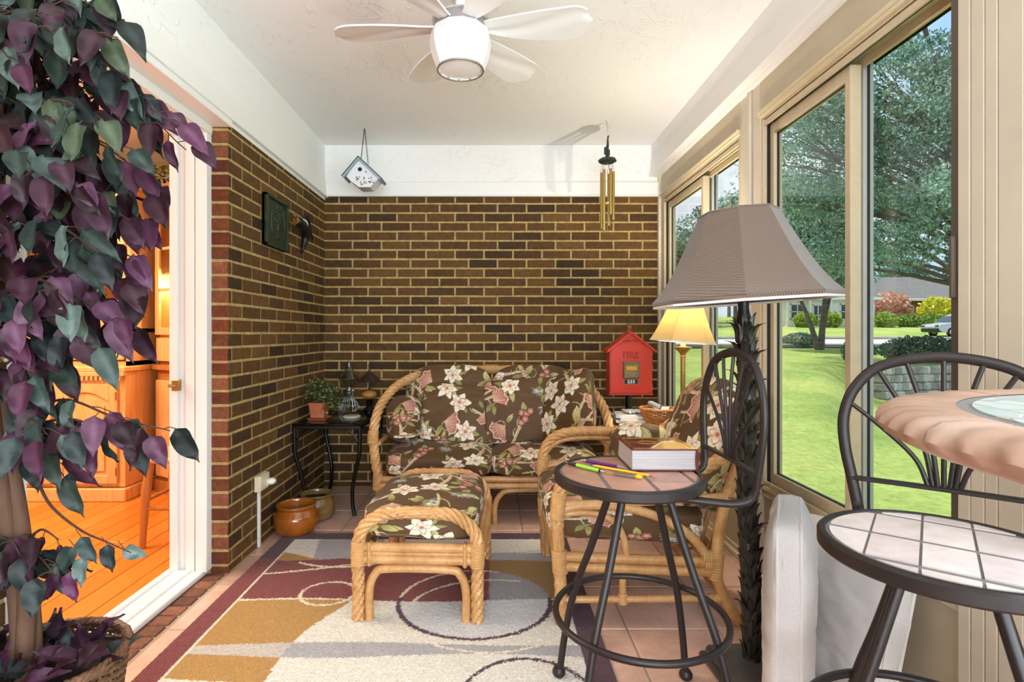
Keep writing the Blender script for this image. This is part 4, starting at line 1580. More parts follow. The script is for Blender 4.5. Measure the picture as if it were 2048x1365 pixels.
while z < 1.10:
    n = 6
    for k in range(n):
        a = 2 * PI * k / n + lv * 0.52 + rnd.uniform(-.15, .15)
        scale_leaf(z + rnd.uniform(-.006, .006), a, rnd.uniform(.058, .072), rnd.uniform(.012, .016), rnd.uniform(.006, .013))
    z += 0.037
    lv += 1
for z_, aa in ((0.145, 0.3), (0.225, 2.0), (0.30, -0.2), (0.405, -0.4), (0.475, -0.1), (0.545, 2.9), (0.59, -0.2), (0.705, 0.1), (0.77, -0.3), (0.85, 0.0), (0.925, 0.1), (0.96, 2.9), (1.02, 0.0), (1.05, 3.0), (1.105, -0.1), (1.11, 3.1)):
    for k in range(3):
        scale_leaf(z_ - 0.05, aa + (k - 1) * 1.25 + rnd.uniform(-.2, .2), rnd.uniform(.075, .092), .021, rnd.uniform(.030, .042), curl=0.95)
b.build('bark_leaf', M_palm, trunk)

def shade(b, prof, n, c, tilt, a0, th=0.0025, sub=6):
    """faceted bell shade: outer and inner skins joined at the rims"""
    pr = np.array(spl([(r, 0, z) for r, z in prof], 6))[:, [0, 2]]
    M = tilt
    def ring(r, z):
        c_ = [V(r * math.cos(a0 + 2 * PI * k / n), r * math.sin(a0 + 2 * PI * k / n), z) for k in range(n)]
        out = []
        for k in range(n):
            for q in range(sub):
                out.append(c_[k] + (c_[(k + 1) % n] - c_[k]) * q / sub)
        return out
    rows = [ring(r, z) for r, z in pr]
    rows += [ring(r - th, z) for r, z in pr[::-1]]
    P = np.array(rows) @ np.asarray(M).T + np.array(c, float)
    b.grid(P, closed_u=True)
    return np.array(ring(pr[-1][0], pr[-1][1])) @ np.asarray(M).T + np.array(c, float), np.array(ring(pr[0][0], pr[0][1])) @ np.asarray(M).T + np.array(c, float)

M_weave = bpy.data.materials.new('brown_woven_shade')
M_weave.use_nodes = True
t = NT(M_weave)
w1 = t.n.new('ShaderNodeTexWave')
w1.inputs['Scale'].default_value = 120
w1.bands_direction = 'Z'
w1.inputs['Distortion'].default_value = 0.6
t.l.new(t.coord('Object'), w1.inputs['Vector'])
w2 = t.n.new('ShaderNodeTexWave')
w2.inputs['Scale'].default_value = 80
w2.bands_direction = 'DIAGONAL'
w2.inputs['Distortion'].default_value = 0.6
t.l.new(t.coord('Object'), w2.inputs['Vector'])
wv_ = t.mix(w1.outputs['Color'], w2.outputs['Color'])
c = t.ramp(wv_, [(0.0, lin('#463a33')), (0.35, lin('#6f5a4a')), (0.9, lin('#9a8068'))])
t.base(c)
t.b.inputs['Roughness'].default_value = 0.9
t.b.inputs['Sheen Weight'].default_value = 0.3
t.bump(wv_, 0.5, 0.002)
M_cream = mat('cream_trim', '#e6ddd6', 0.7)
b = MB()
TL = rot(('Y', -3.4))
SC_ = (0.796, PYl, 1.19)
ring_b, ring_t = shade(b, [(0.118, 0.285), (0.160, 0.20), (0.205, 0.115), (0.245, 0.055), (0.272, 0.025), (0.281, 0.014), (0.275, 0.0)], 8, SC_, TL, rad(-90 + 2) + math.atan2(-PXl, -PYl) * 0 - rad(25))
sh = b.build('lamp_shade', M_weave, pl, sharp=22)
g = MB()
g.tube(ring_b, 0.0045, 6, closed=True, flatten=1.0)
g.build('trim_band', M_cream, sh)
g = MB()
g.tube(ring_t, 0.0035, 6, closed=True)
g.build('top_ring', M_weave, sh)
b = MB()
b.tube([(0.801, PYl, 1.185), (0.800, PYl, 1.25)], 0.012, 12)
b.tube([(0.800, PYl, 1.25), (0.798, PYl, 1.47)], 0.004, 8)
for k in range(3):
    u = 2 * PI * k / 3
    b.tube([(0.798, PYl, 1.468), (0.798 + .113 * math.cos(u), PYl + .113 * math.sin(u), 1.468 + .113 * math.cos(u) * math.sin(rad(3.4)))], 0.002, 6)
b.build('harp', M_black, pl)
M_bulb = mat('frosted_bulb', '#efeae0', 0.4)
b = MB()
b.ball((0.799, PYl, 1.30), (0.03, 0.03, 0.045), 16, 10)
b.build('bulb', M_bulb, pl)

# ------------------------------------------------------------------ brass lamp in the corner, lit
BX, BY = 1.0, 2.86
bl = thing('floor_lamp', 'lit brass floor lamp with cream pleated shade behind the armchair', 'lamp', (BX, BY, 0))
b = MB()
b.lathe([(0.0, 0.0), (0.125, 0.0), (0.13, 0.008), (0.12, 0.018), (0.07, 0.028), (0.03, 0.045), (0.018, 0.07), (0.0125, 0.10), (0.0125, 0.96), (0.0125, 0.965), (0.017, 0.968), (0.013, 0.975), (0.016, 0.985), (0.030, 1.000), (0.044, 1.012), (0.045, 1.018), (0.02, 1.02), (0.0, 1.02)], 28, (BX, BY, 0))
b.build('pole', M_brass, bl)
M_candle = mat('ivory_sleeve', '#efe6c8', 0.6)
b = MB()
b.lathe([(0.0, 1.02), (0.0135, 1.02), (0.0135, 1.115), (0.0, 1.115)], 20, (BX, BY, 0))
b.build('candle_sleeve', M_candle, bl)
M_shade = bpy.data.materials.new('lit_cream_shade')
M_shade.use_nodes = True
nt = M_shade.node_tree
bs = nt.nodes['Principled BSDF']
bs.inputs['Base Color'].default_value = (*lin('#f2dfa6'), 1)
bs.inputs['Roughness'].default_value = 0.9
tl = nt.nodes.new('ShaderNodeBsdfTranslucent')
tl.inputs['Color'].default_value = (*lin('#d6c490'), 1)
mx = nt.nodes.new('ShaderNodeMixShader')
mx.inputs[0].default_value = 0.4
nt.links.new(bs.outputs[0], mx.inputs[1])
nt.links.new(tl.outputs[0], mx.inputs[2])
nt.links.new(mx.outputs[0], nt.nodes['Material Output'].inputs[0])
b = MB()
ring_b, ring_t = shade(b, [(0.060, 0.265), (0.085, 0.20), (0.115, 0.12), (0.145, 0.05), (0.170, 0.0)], 6, (BX, BY, 1.045), rot(('Y', 5)), rad(-128), th=0.002)
sh = b.build('lamp_shade', M_shade, bl, sharp=22)
g = MB()
g.tube(ring_b, 0.0035, 6, closed=True)
g.tube(ring_t, 0.003, 6, closed=True)
g.build('trim_band', M_cream, sh)
b = MB()
b.tube([(BX, BY, 1.11), (BX, BY, 1.15)], 0.011, 12)
for k in range(3):
    u = 2 * PI * k / 3
    b.tube([(BX, BY, 1.14), (BX + .07 * math.cos(u), BY + .07 * math.sin(u), 1.2), (BX + 0.058 * math.cos(u), BY + .058 * math.sin(u), 1.305 - .058 * math.cos(u) * .087)], 0.0015, 6)
b.build('harp', M_brass, bl)
b = MB()
M_glow = mat('lit_bulb', '#fff0c8', 0.4, emit=('#ffdf9a', 14))
b.ball((BX, BY, 1.19), (0.026, 0.026, 0.036), 14, 8)
b.build('bulb', M_glow, bl)
lamp('brass_lamp_light', 'POINT', (BX + .006, BY, 1.297), 18, (1.0, 0.93, 0.80), radius=0.012)
lamp('shade_glow_light', 'POINT', (BX, BY, 1.235), 7, (1.0, 0.88, 0.66), radius=0.02)  # second light added inside the shade to make it glow

# ------------------------------------------------------------------ black corner table and what stands on it
ct = thing('side_table', 'black metal side table with curved legs in the brick corner', 'table', (-0.99, 3.5, 0))
tx0, tx1, ty0, ty1, tz = -1.196, -0.785, 3.195, 3.815, 0.557
M_gloss = mat('glossy_black_top', '#0b0c0a', 0.08, spec=0.6)
b = MB()
b.box((tx0, ty0, tz - 0.012), (tx1, ty1, tz), 0.003)
top = b.build('table_top', M_gloss, ct)
b = MB()
b.box((tx0 + .003, ty0 + .003, tz - 0.036), (tx1 - .003, ty0 + 0.02, tz - 0.012), 0.003)
b.box((tx0 + .003, ty1 - .02, tz - 0.036), (tx1 - .003, ty1 - 0.003, tz - 0.012), 0.003)
b.box((tx0 + .003, ty0 + .02, tz - 0.036), (tx0 + .02, ty1 - 0.02, tz - 0.012), 0.003)
b.box((tx1 - .02, ty0 + .02, tz - 0.036), (tx1 - .003, ty1 - 0.02, tz - 0.012), 0.003)
b.build('apron', M_black, ct)
for sx_, x_ in ((1, tx0), (-1, tx1)):
    for sy_, y_ in ((1, ty0), (-1, ty1)):
        b = MB()
        d = lambda a, z: (x_ + sx_ * a, y_ + sy_ * (a * .5 + .008), z)
        b.tube(spl([d(.012, tz - .03), d(.012, .44), d(.018, .36), d(.045, .25), d(.062, .15), d(.058, .05), d(.046, 0.0)], 8), 0.0115, 10)
        b.tube(spl([d(.016, .40), (x_ + sx_ * .03, y_ + sy_ * .014, .46), (x_ + sx_ * .075, y_ + sy_ * .014, .512), (x_ + sx_ * .11, y_ + sy_ * .014, .524)], 6), 0.006, 8)
        b.build('leg', M_black, ct)

M_terracotta = mat('terracotta_pot', '#b5653f', 0.65, var=(14, 0.15), bump=(40, 0.1, 0.002))
M_soil = mat('dark_soil', '#1c130d', 0.95, var=(60, 0.5), bump=(70, 0.9, 0.01))
M_leafd = mat('small_dark_leaf', '#4c5a2c', 0.5, attr=True)
pp = thing('potted_plant', 'square terracotta pot with small leafy trailing plant on black table', 'plant', (-1.09, 3.36, tz))
px_, py_ = -1.085, 3.36
def square_pot(b, c, w0, w1, z0, z1, th=0.006):
    rows = []
    for w, z in ((w0, z0), (w1, z1), (w1 + .004, z1), (w1 + .004, z1 + .008), (w1 - th, z1 + .008), (w0 - th, z0 + .012)):
        rows.append([(c[0] + a * w, c[1] + d * w, z) for a, d in ((-1, -1), (1, -1), (1, 1), (-1, 1))])
    b.grid(np.array(rows), closed_u=True)
    k = len(rows)
    b.add(rows[0], [(3, 2, 1, 0)])
    b.add(rows[-1], [(0, 1, 2, 3)])
b = MB()
square_pot(b, (px_, py_), 0.040, 0.049, tz + 0.014, tz + 0.098)
for s_ in (-1, 1):
    for k in range(3):
        b.tube([(px_ + s_ * .006 + k * s_ * .007, py_ - .0455, tz + .03 + k * .016), (px_ + s_ * .022 + k * s_ * .004, py_ - .0475, tz + .045 + k * .016)], 0.0018, 5)
b.build('pot', M_terracotta, pp)
b = MB()
rows = [[(px_ + a * w, py_ + d * w, z) for a, d in ((-1, -1), (1, -1), (1, 1), (-1, 1))] for w, z in ((.05, tz + .0005), (.062, tz + .012), (.058, tz + .013), (.05, tz + .006))]
b.grid(np.array(rows), closed_u=True)
b.add(rows[-1], [(0, 1, 2, 3)])
b.add(rows[0], [(3, 2, 1, 0)])
b.build('saucer', M_terracotta, pp)
b = MB()
b.box((px_ - .042, py_ - .042, tz + .08), (px_ + .042, py_ + .042, tz + .094))
b.build('soil', M_soil, pp)
def small_leaf(b, c, d, L, Wd, col, roll=0.0):
    d = V(*d)
    d /= np.linalg.norm(d)
    up = V(0, 0, 1) if abs(d[2]) < .9 else V(1, 0, 0)
    sd = np.cross(d, up)
    sd /= np.linalg.norm(sd)
    nn = np.cross(sd, d)
    sd, nn = sd * math.cos(roll) + nn * math.sin(roll), nn * math.cos(roll) - sd * math.sin(roll)
    c = V(*c)
    v = [c, c + d * L * .35 + sd * Wd * .5 + nn * Wd * .12, c + d * L * .75 + sd * Wd * .38 + nn * Wd * .06, c + d * L, c + d * L * .75 - sd * Wd * .38 + nn * Wd * .06, c + d * L * .35 - sd * Wd * .5 + nn * Wd * .12, c + d * L * .5 - nn * Wd * .05]
    b.add(v, [(0, 1, 6), (1, 2, 6), (2, 3, 6), (3, 4, 6), (4, 5, 6), (5, 0, 6)], col)
b, st = MB(), MB()
for k in range(46):
    u = rnd.uniform(0, 2 * PI)
    ex = (px_ + rnd.uniform(-.10, .17), py_ + rnd.uniform(-.09, .13), tz + rnd.uniform(.02, .215))
    if ex[0] < px_ + .045 and ex[2] < tz + .11:
        ex = (ex[0], ex[1], tz + rnd.uniform(.12, .21))
    ex = (max(ex[0], -1.185), ex[1], max(ex[2], tz + .02))
    m_ = ((px_ + ex[0]) / 2, (py_ + ex[1]) / 2, max(ex[2], tz + .10) + .03)
    P = spl([(px_ + rnd.uniform(-.03, .03), py_ + rnd.uniform(-.03, .03), tz + .09), m_, ex], 7)
    st.tube(P, 0.0009, 4)
    for q in P[3:]:
        for _ in range(2):
            cc = q + np.array([rnd.uniform(-.012, .012) for _ in range(3)])
            cc[0] = max(cc[0], -1.188)
            cc[2] = max(cc[2], tz + .008)
            small_leaf(b, cc, (rnd.uniform(-1, 1), rnd.uniform(-1, 1), rnd.uniform(-.4, .8)), rnd.uniform(.012, .02), rnd.uniform(.008, .013), lin(rnd.choice(['#4c5a2c', '#38461f', '#67753c', '#88955a', '#2d3a1a'])), rnd.uniform(-1, 1))
b.build('foliage', M_leafd, pp, attr=True, sharp=None)
st.build('stem', mat('thin_stem', '#4a4428', 0.7), pp)

M_oilglass = mat('pressed_glass', '#dfe3d8', 0.04, trans=1.0, ior=1.45)
ol = thing('oil_lamp', 'clear pressed glass oil lamp on black corner table', 'lamp', (-1.0, 3.72, tz))
ox_, oy_ = -0.998, 3.72
b = MB()
b.lathe([(0.001, tz + .0005), (.050, tz + .0005), (.062, tz + .012), (.066, tz + .03), (.058, tz + .055), (.040, tz + .075), (.024, tz + .10), (.018, tz + .115), (.001, tz + .115)], 48, (ox_, oy_, 0), flutes=16, famp=0.045)
b.build('font', M_oilglass, ol)
b = MB()
b.lathe([(.001, tz + .115), (.020, tz + .115), (.022, tz + .125), (.016, tz + .132), (.021, tz + .142), (.018, tz + .152), (.024, tz + .158), (.024, tz + .163), (.001, tz + .163)], 28, (ox_, oy_, 0))
b.ball((ox_ + .028, oy_ - .006, tz + .14), (.009, .004, .009), 10, 8)
b.build('burner', M_silver, ol)
b = MB()
b.lathe([(.024, tz + .163), (.040, tz + .180), (.062, tz + .205), (.068, tz + .222), (.058, tz + .240), (.040, tz + .265), (.028, tz + .285), (.024, tz + .31), (.025, tz + .335), (.023, tz + .335), (.022, tz + .31), (.026, tz + .285), (.038, tz + .263), (.056, tz + .238), (.066, tz + .222), (.060, tz + .207), (.038, tz + .182), (.022, tz + .165)], 48, (ox_, oy_, 0), flutes=20, famp=0.02)
b.build('chimney', M_oilglass, ol)

cl = thing('rustic_lamp', 'small dark lamp with turned wooden ball and black cone shade on corner table', 'lamp', (-0.855, 3.71, tz))
cx_, cy_ = -0.855, 3.71
M_ball = mat('turned_wood_ball', '#b97f3a', 0.4, var=(14, 0.2))
b = MB()
b.lathe([(.001, tz), (.040, tz), (.042, tz + .010), (.030, tz + .022), (.016, tz + .04), (.020, tz + .055), (.026, tz + .07), (.014, tz + .082), (.001, tz + .085)], 28, (cx_, cy_, 0))
b.build('base', M_black, cl)
b = MB()
b.ball((cx_, cy_, tz + .113), (.052, .052, .032), 28, 14)
b.build('wood_ball', M_ball, cl)
b = MB()
b.lathe([(.001, tz + .14), (.006, tz + .14), (.006, tz + .235), (.001, tz + .235)], 14, (cx_, cy_, 0))
b.build('stem', M_black, cl)
M_coneshade = mat('dark_brown_shade', '#33231a', 0.6, var=(12, 0.25))
b = MB()
b.lathe([(.082, tz + .205), (.055, tz + .232), (.028, tz + .255), (.010, tz + .272), (.007, tz + .272), (.026, tz + .252), (.053, tz + .229), (.080, tz + .203)], 8, (cx_, cy_, 0))
b.lathe([(.006, tz + .272), (.007, tz + .30), (.010, tz + .315), (.002, tz + .332)], 12, (cx_, cy_, 0), cap=True)
b.build('lamp_shade', M_coneshade, cl)

cs = thing('coaster', 'round pale stone coaster on black table top', 'coaster', (-0.903, 3.435, tz))
b = MB()
b.lathe([(.001, tz + .0005), (.052, tz + .0005), (.0545, tz + .003), (.052, tz + .0055), (.001, tz + .0055)], 40, (-0.903, 3.435, 0))
b.lathe([(.001, tz + .0065), (.052, tz + .0065), (.0545, tz + .009), (.052, tz + .0115), (.001, tz + .0115)], 40, (-0.903, 3.435, 0))
b.lathe([(.001, tz + .005), (.047, tz + .005), (.047, tz + .007), (.001, tz + .007)], 40, (-0.903, 3.435, 0))
b.build('stone_disc', mat('pale_stone', '#d5cdb8', 0.6), cs)
b = MB()
b.lathe([(.001, tz + .0118), (.040, tz + .0118)], 32, (-0.903, 3.435, 0))
b.build('inset', mat('cork', '#b59a6a', 0.8, var=(80, .2)), cs)

# ------------------------------------------------------------------ glazed planters on the floor
def planter(label, c, R, H, m, soil, seed):
    p = thing('planter', label, 'planter', (c[0], c[1], 0), group='glazed planters by the brick wall')
    b = MB()
    pr = spl([(R * .62, 0, 0.0), (R * .86, 0, H * .12), (R * .99, 0, H * .38), (R * .985, 0, H * .62), (R * .86, 0, H * .80), (R * .83, 0, H * .86), (R * .90, 0, H * .96), (R * .86, 0, H), (R * .80, 0, H * .97), (R * .77, 0, H * .8), (R * .8, 0, H * .6)], 5)
    b.lathe([(0.001, 0)] + [(q[0], q[2]) for q in pr], 56, (c[0], c[1], 0))
    pot = b.build('pot', m, p)
    g = MB()
    g.tube([(c[0] + (R * 1.0) * math.cos(u), c[1] + R * 1.0 * math.sin(u), H * .33) for u in np.linspace(0, 2 * PI, 56, endpoint=False)], R * .018, 6, closed=True)
    for s_ in (math.radians(200), math.radians(20)):
        cs_, sn_ = math.cos(s_), math.sin(s_)
        g.tube(spl([(c[0] + R * .93 * cs_ - .012 * sn_, c[1] + R * .93 * sn_ + .012 * cs_, H * .72), (c[0] + R * 1.03 * cs_, c[1] + R * 1.03 * sn_, H * .70), (c[0] + R * .93 * cs_ + .012 * sn_, c[1] + R * .93 * sn_ - .012 * cs_, H * .72)], 6), R * .03, 8)
    g.build('band', m, pot)
    b = MB()
    n = 24
    rows = []
    for i in range(7):
        rr = R * .79 * i / 6
        rows.append([(c[0] + rr * math.cos(u), c[1] + rr * math.sin(u), H * .80 + rnd.uniform(-.004, .004)) for u in np.linspace(0, 2 * PI, n, endpoint=False)])
    b.grid(np.array(rows), closed_u=True)
    b.build('soil', soil, p)
M_glaze = mat('amber_brown_glaze', '#9a5418', 0.12, var=(7, 0.28), coat=0.7)
M_glaze2 = mat('mottled_olive_glaze', '#7d6235', 0.2, var=(9, 0.4), coat=0.5)
planter('amber brown glazed planter nearest the rug corner', (-1.081, 2.955, 0), 0.117, 0.162, M_glaze, mat('amber_inside', '#8b5a22', 0.35, var=(20, .3)), 0)
planter('mottled olive glazed planter with dark soil behind the amber planter', (-1.045, 3.185, 0), 0.106, 0.152, M_glaze2, M_soil, 1)

# ------------------------------------------------------------------ wall socket with cord cover and night light
so = thing('wall_outlet', 'cream wall socket box with white conduit low on brick wall', 'outlet', (XL, 2.77, 0.3))
M_ivory = mat('ivory_plastic', '#ddd0ae', 0.4)
b = MB()
b.box((XL + .0005, 2.713, 0.288), (XL + .032, 2.829, 0.370), 0.005)
b.build('box', M_ivory, so)
b = MB()
b.box((XL + .0315, 2.72, 0.295), (XL + .035, 2.822, 0.363), 0.002)
b.build('cover_plate', M_ivory, so)
b = MB()
b.box((XL + .001, 2.745, 0.0), (XL + .016, 2.766, 0.288), 0.004)
b.build('conduit', mat('white_conduit', '#e3dfd2', 0.4), so)
nl = thing('night_light', 'white plug in night light on the cream socket box', 'night light', (XL + .037, 2.79, 0.32))
b = MB()
b.ball((XL + .055, 2.80, 0.325), (.022, .028, .018), 20, 12)
b.build('lens', mat('white_plastic_lens', '#eef0e6', 0.15, coat=.5), nl)
b = MB()
b.box((XL + .0352, 2.775, 0.305), (XL + .045, 2.81, 0.343), 0.004)
b.build('plug', M_ivory, nl)

# ------------------------------------------------------------------ fire alarm box on its post
FX, FY = 0.899, 3.60
fb = thing('fire_alarm_box', 'red street fire alarm box on black post against brick wall', 'alarm box', (FX, FY, 0))
M_red = bpy.data.materials.new('chipped_red_paint')
M_red.use_nodes = True
t = NT(M_red)
ch = t.ramp(t.noise(26, 6, 0.7), [(0.70, (0, 0, 0)), (0.72, (1, 1, 1))])
c = t.mix(t.mix(lin('#d23a28'), t.ramp(t.noise(8, 3), [(0.3, (.9, .9, .9)), (.7, (1.08, 1.08, 1.08))])), lin('#d7a08c'), ch, 'MIX')
t.base(c)
t.b.inputs['Roughness'].default_value = 0.38
b = MB()
b.lathe([(.001, 0), (.14, 0), (.14, .012), (.06, .022), (.023, .04), (.021, .05), (.021, .70), (.001, .70)], 28, (FX, FY + .01, 0))
b.build('post', M_black, fb)
zb, zs, za, hw = 0.692, 0.985, 1.107, 0.140
outline = [(-hw, 0), (hw, 0), (hw, zs - zb), (0, za - zb - .012), (-hw, zs - zb)]
b = MB()
b.prism([(x, z) for x, z in outline], 0.11, (FX, FY - .055 + .11, zb), (1, 0, 0), (0, 0, 1))
b.prism([(-hw - .004, -.006), (hw + .004, -.006), (hw + .004, .004), (-hw - .004, .004)], 0.118, (FX, FY - .055 + .113, zb), (1, 0, 0), (0, 0, 1))
body = b.build('body', M_red, fb)
yf = FY - 0.055
b = MB()
for s_ in (-1, 1):
    L_ = math.hypot(hw + .018, za - zs + .004)
    b.prism([(FXo, zo) for FXo, zo in (((0, za - zb), (s_ * (hw + .020), zs - zb - .006), (s_ * (hw + .020), zs - zb - .022), (0, za - zb - .018)) if s_ < 0 else ((0, za - zb), (0, za - zb - .018), (s_ * (hw + .020), zs - zb - .022), (s_ * (hw + .020), zs - zb - .006)))], 0.15, (FX, FY + .075, zb), (1, 0, 0), (0, 0, 1))
b.build('roof', M_red, body)
b = MB()
b.lathe([(.001, za - .012), (.020, za - .012), (.020, za), (.013, za + .008), (.017, za + .02), (.018, za + .032), (.012, za + .045), (.001, za + .05)], 24, (FX, FY, 0))
b.build('finial', mat('worn_copper', '#8a5a3a', 0.45, metal=.5, var=(40, .3)), fb)
b = MB()
arc_ = [(-hw + .006, .008), (hw - .008, .008), (hw - .008, .292 - .02)] + [((hw - .007) * math.cos(u), .272 + .062 * math.sin(u)) for u in np.linspace(0, PI, 15)[1:-1]] + [(-hw + .006, .272)]
b.prism(arc_, 0.010, (FX, yf + .0005, zb), (1, 0, 0), (0, 0, 1))
dr = b.build('door', M_red, fb, sharp=50)
yd = yf - 0.0097
b = MB()
for z_ in (.045, .17, .275):
    b.tube([(FX + hw - .004, yf - .006, zb + z_ - .018), (FX + hw - .004, yf - .006, zb + z_ + .018)], .005, 8)
b.build('hinge', M_red, dr)
M_darkred = mat('raised_red_letters', '#a0241b', 0.4)
text_mesh('lettering', 'FIRE', 0.058, (FX - .005, yd, zb + .238), (1, 0, 0), (0, 0, 1), M_darkred, dr, ext=.002, bold=.0012)
text_mesh('lettering', 'GAMEWELL', 0.020, (FX, yf - .0008, zb + .343), (1, 0, 0), (0, 0, 1), M_darkred, body, ext=.0018, spacing=1.1, bold=.0005)
text_mesh('lettering', 'THE GAMEWELL CO', 0.011, (FX, yd, zb + .034), (1, 0, 0), (0, 0, 1), M_darkred, dr, ext=.001, spacing=1.25)
M_oldbrass = mat('aged_brass_plate', '#7d7250', 0.4, metal=0.45, var=(50, .2))
b = MB()
b.box((FX - .056, yd - .020, zb + .105), (FX + .048, yd + .001, zb + .213), 0.005)
b.box((FX - .058, yd - .024, zb + .203), (FX + .050, yd + .001, zb + .216), 0.004)
hd = b.build('handle_cover', M_oldbrass, dr)
b = MB()
b.box((FX - .040, yd - .0235, zb + .158), (FX + .031, yd - .0195, zb + .186), 0.008)
b.build('nameplate', mat('yellow_plate', '#d79a2f', 0.4), hd)
text_mesh('lettering', 'PULL DOWN\nLEVER', 0.0125, (FX - .004, yd - .0202, zb + .137), (1, 0, 0), (0, 0, 1), mat('pale_brass', '#b9ad84', .4, metal=.3), hd, ext=.001)
b = MB()
b.box((FX - .051, yd - .004, zb + .066), (FX + .046, yd + .001, zb + .101), 0.004)
npl = b.build('number_plate', mat('worn_steel_rim', '#c08a78', .5), dr)
b = MB()
b.box((FX - .047, yd - .0052, zb + .0695), (FX + .042, yd - .0035, zb + .0975), 0.002)
b.build('plate_face', mat('dark_number_plate', '#23302b', .4), npl)
text_mesh('lettering', '235', 0.0275, (FX - .003, yd - .0056, zb + .0735), (1, 0, 0), (0, 0, 1), mat('white_numerals', '#f0efe6', .5), npl, ext=.0006, spacing=1.25, bold=.0011)

# ------------------------------------------------------------------ rattan end table with magazines and a basket
et = thing('end_table', 'small rattan end table between loveseat and armchair', 'table', (0.90, 3.29, 0))
ex0, ex1, ey0, ey1, ez = 0.725, 1.075, 3.10, 3.46, 0.545
b = MB()
b.box((ex0 + .01, ey0 + .01, ez - .012), (ex1 - .01, ey1 - .01, ez - .001), 0.003)
b.build('table_top', mat('pale_laminate', '#d9c7a4', .35), et)
b = MB()
for (p, q) in (((ex0, ey0), (ex1, ey0)), ((ex1, ey0), (ex1, ey1)), ((ex1, ey1), (ex0, ey1)), ((ex0, ey1), (ex0, ey0))):
    pole(b, [(p[0], p[1], ez - .012), (q[0], q[1], ez - .012)], 0.013)
    pole(b, [(p[0], p[1], 0.20), (q[0], q[1], 0.20)], 0.010)
b.build('rim', M_rattan, et)
for x_ in (ex0, ex1):
    for y_ in (ey0, ey1):
        b = MB()
        pole(b, [(x_, y_, 0), (x_, y_, ez - .02)], 0.015)
        b.build('leg', M_rattan, et)
b = MB()
b.box((ex0, ey0, .20), (ex1, ey1, .208))
b.build('shelf', M_wood, et)
M_paper = mat('paper_white', '#e6e4e0', 0.6)
for i, (w, d, h_, colr, lab, rz) in enumerate(((.19, .24, .016, '#a58158', 'tan cover magazine at the bottom of the stack on the end table', 3), (.19, .24, .012, '#e4e2dd', 'white magazine second from bottom of the end table stack', -4), (.18, .235, .014, '#d8dbe0', 'pale grey magazine third from bottom of the end table stack', 5), (.17, .22, .009, '#efeeea', 'white paper booklet topmost of the end table stack', -9))):
    z0 = ez + sum((.016, .012, .014, .009)[:i]) + .0006 * (i + 1)
    o = thing('magazine', lab, 'magazine', (0.80, 3.30, z0), group='magazines on the rattan end table')
    R_ = rotm('Z', rz)
    b = MB()
    b.box((-w / 2, -d / 2, 0), (w / 2, d / 2, h_ * .12), 0, M=R_, c=(.825, 3.31, z0))
    b.box((-w / 2, -d / 2, h_ * .88), (w / 2, d / 2, h_), 0, M=R_, c=(.825, 3.31, z0))
    b.box((-w / 2, -d / 2, 0), (-w / 2 + .002, d / 2, h_), 0, M=R_, c=(.825, 3.31, z0))
    b.build('cover', mat('magazine_cover', colr, .4), o)
    b = MB()
    b.box((-w / 2 + .002, -d / 2 + .002, h_ * .13), (w / 2 - .002, d / 2 - .002, h_ * .87), 0, M=R_, c=(.825, 3.31, z0))
    b.build('pages', M_paper, o)
# crumpled sheet
b = MB()
P = np.zeros((14, 14, 3))
for i in range(14):
    for j in range(14):
        P[i, j] = (0.80 + i * .009, 3.27 + j * .010, ez + .056 + .010 * abs(math.sin(i * 1.1 + j * .7)) + .008 * abs(math.cos(j * 1.3 - i * .5)))
b.sheet(P, .0006)
tag(b.build('crumpled_paper', M_paper, None, sharp=None), 'crumpled white sheet lying on the magazines beside the basket', 'paper')
M_wicker = mat('orange_wicker', '#b5773d', 0.5, var=(60, .25))
def wicker(b, c, prof, nst=26, r=.0035, rows=12, squash=1.0):
    """woven wall: upright stakes and rows of weavers passing in and out of them; prof(t) -> (radius, z)"""
    for k in range(nst):
        u = 2 * PI * k / nst
        b.tube([(c[0] + prof(t_)[0] * math.cos(u), c[1] + prof(t_)[0] * math.sin(u) * squash, prof(t_)[1]) for t_ in np.linspace(0, 1, 7)], r * .9, 5)
    n = nst * 4
    for i in range(rows):
        R0, z0 = prof((i + .5) / rows)
        pts = []
        for q in range(n):
            u = 2 * PI * q / n
            d = r * 1.1 * math.cos(nst / 2 * u + PI * (i % 2))
            pts.append((c[0] + (R0 + d) * math.cos(u), c[1] + (R0 + d) * math.sin(u) * squash, z0))
        b.tube(pts, r, 5, closed=True)
def rim_ring(b, c, R, z, r, squash=1.0, strands=2):
    n = 80
    for s_ in range(strands):
        pts = []
        for q in range(n):
            u = 2 * PI * q / n
            a = u * 20 + s_ * 2 * PI / strands
            pts.append((c[0] + (R + r * .6 * math.cos(a)) * math.cos(u), c[1] + (R + r * .6 * math.cos(a)) * math.sin(u) * squash, z + r * .6 * math.sin(a)))
        b.tube(pts, r, 6, closed=True)
wb_ = thing('wicker_basket', 'small orange wicker basket on the rattan end table', 'basket', (0.975, 3.20, ez))
bc = (0.965, 3.195)
b = MB()
wicker(b, bc, lambda t_: (.066 + .030 * t_, ez + .004 + .095 * t_), 22, .004, 11)
b.lathe([(.001, ez + .001), (.066, ez + .001), (.066, ez + .006), (.001, ez + .006)], 24, (bc[0], bc[1], 0))
b.build('body', M_wicker, wb_)
b = MB()
rim_ring(b, bc, .098, ez + .102, .006)
b.build('rim', M_wicker, wb_)
gd = thing('eyeglass_case', 'grey and black case lying among papers in the wicker basket', 'case', (0.96, 3.2, ez + .1))
b = MB()
b.box((-.05, -.02, -.014), (.03, .02, .014), .008, M=rot(('Y', 24), ('Z', 25)), c=(0.955, 3.2, ez + .118))
b.build('case', mat('grey_case', '#9a9a9c', .4), gd)
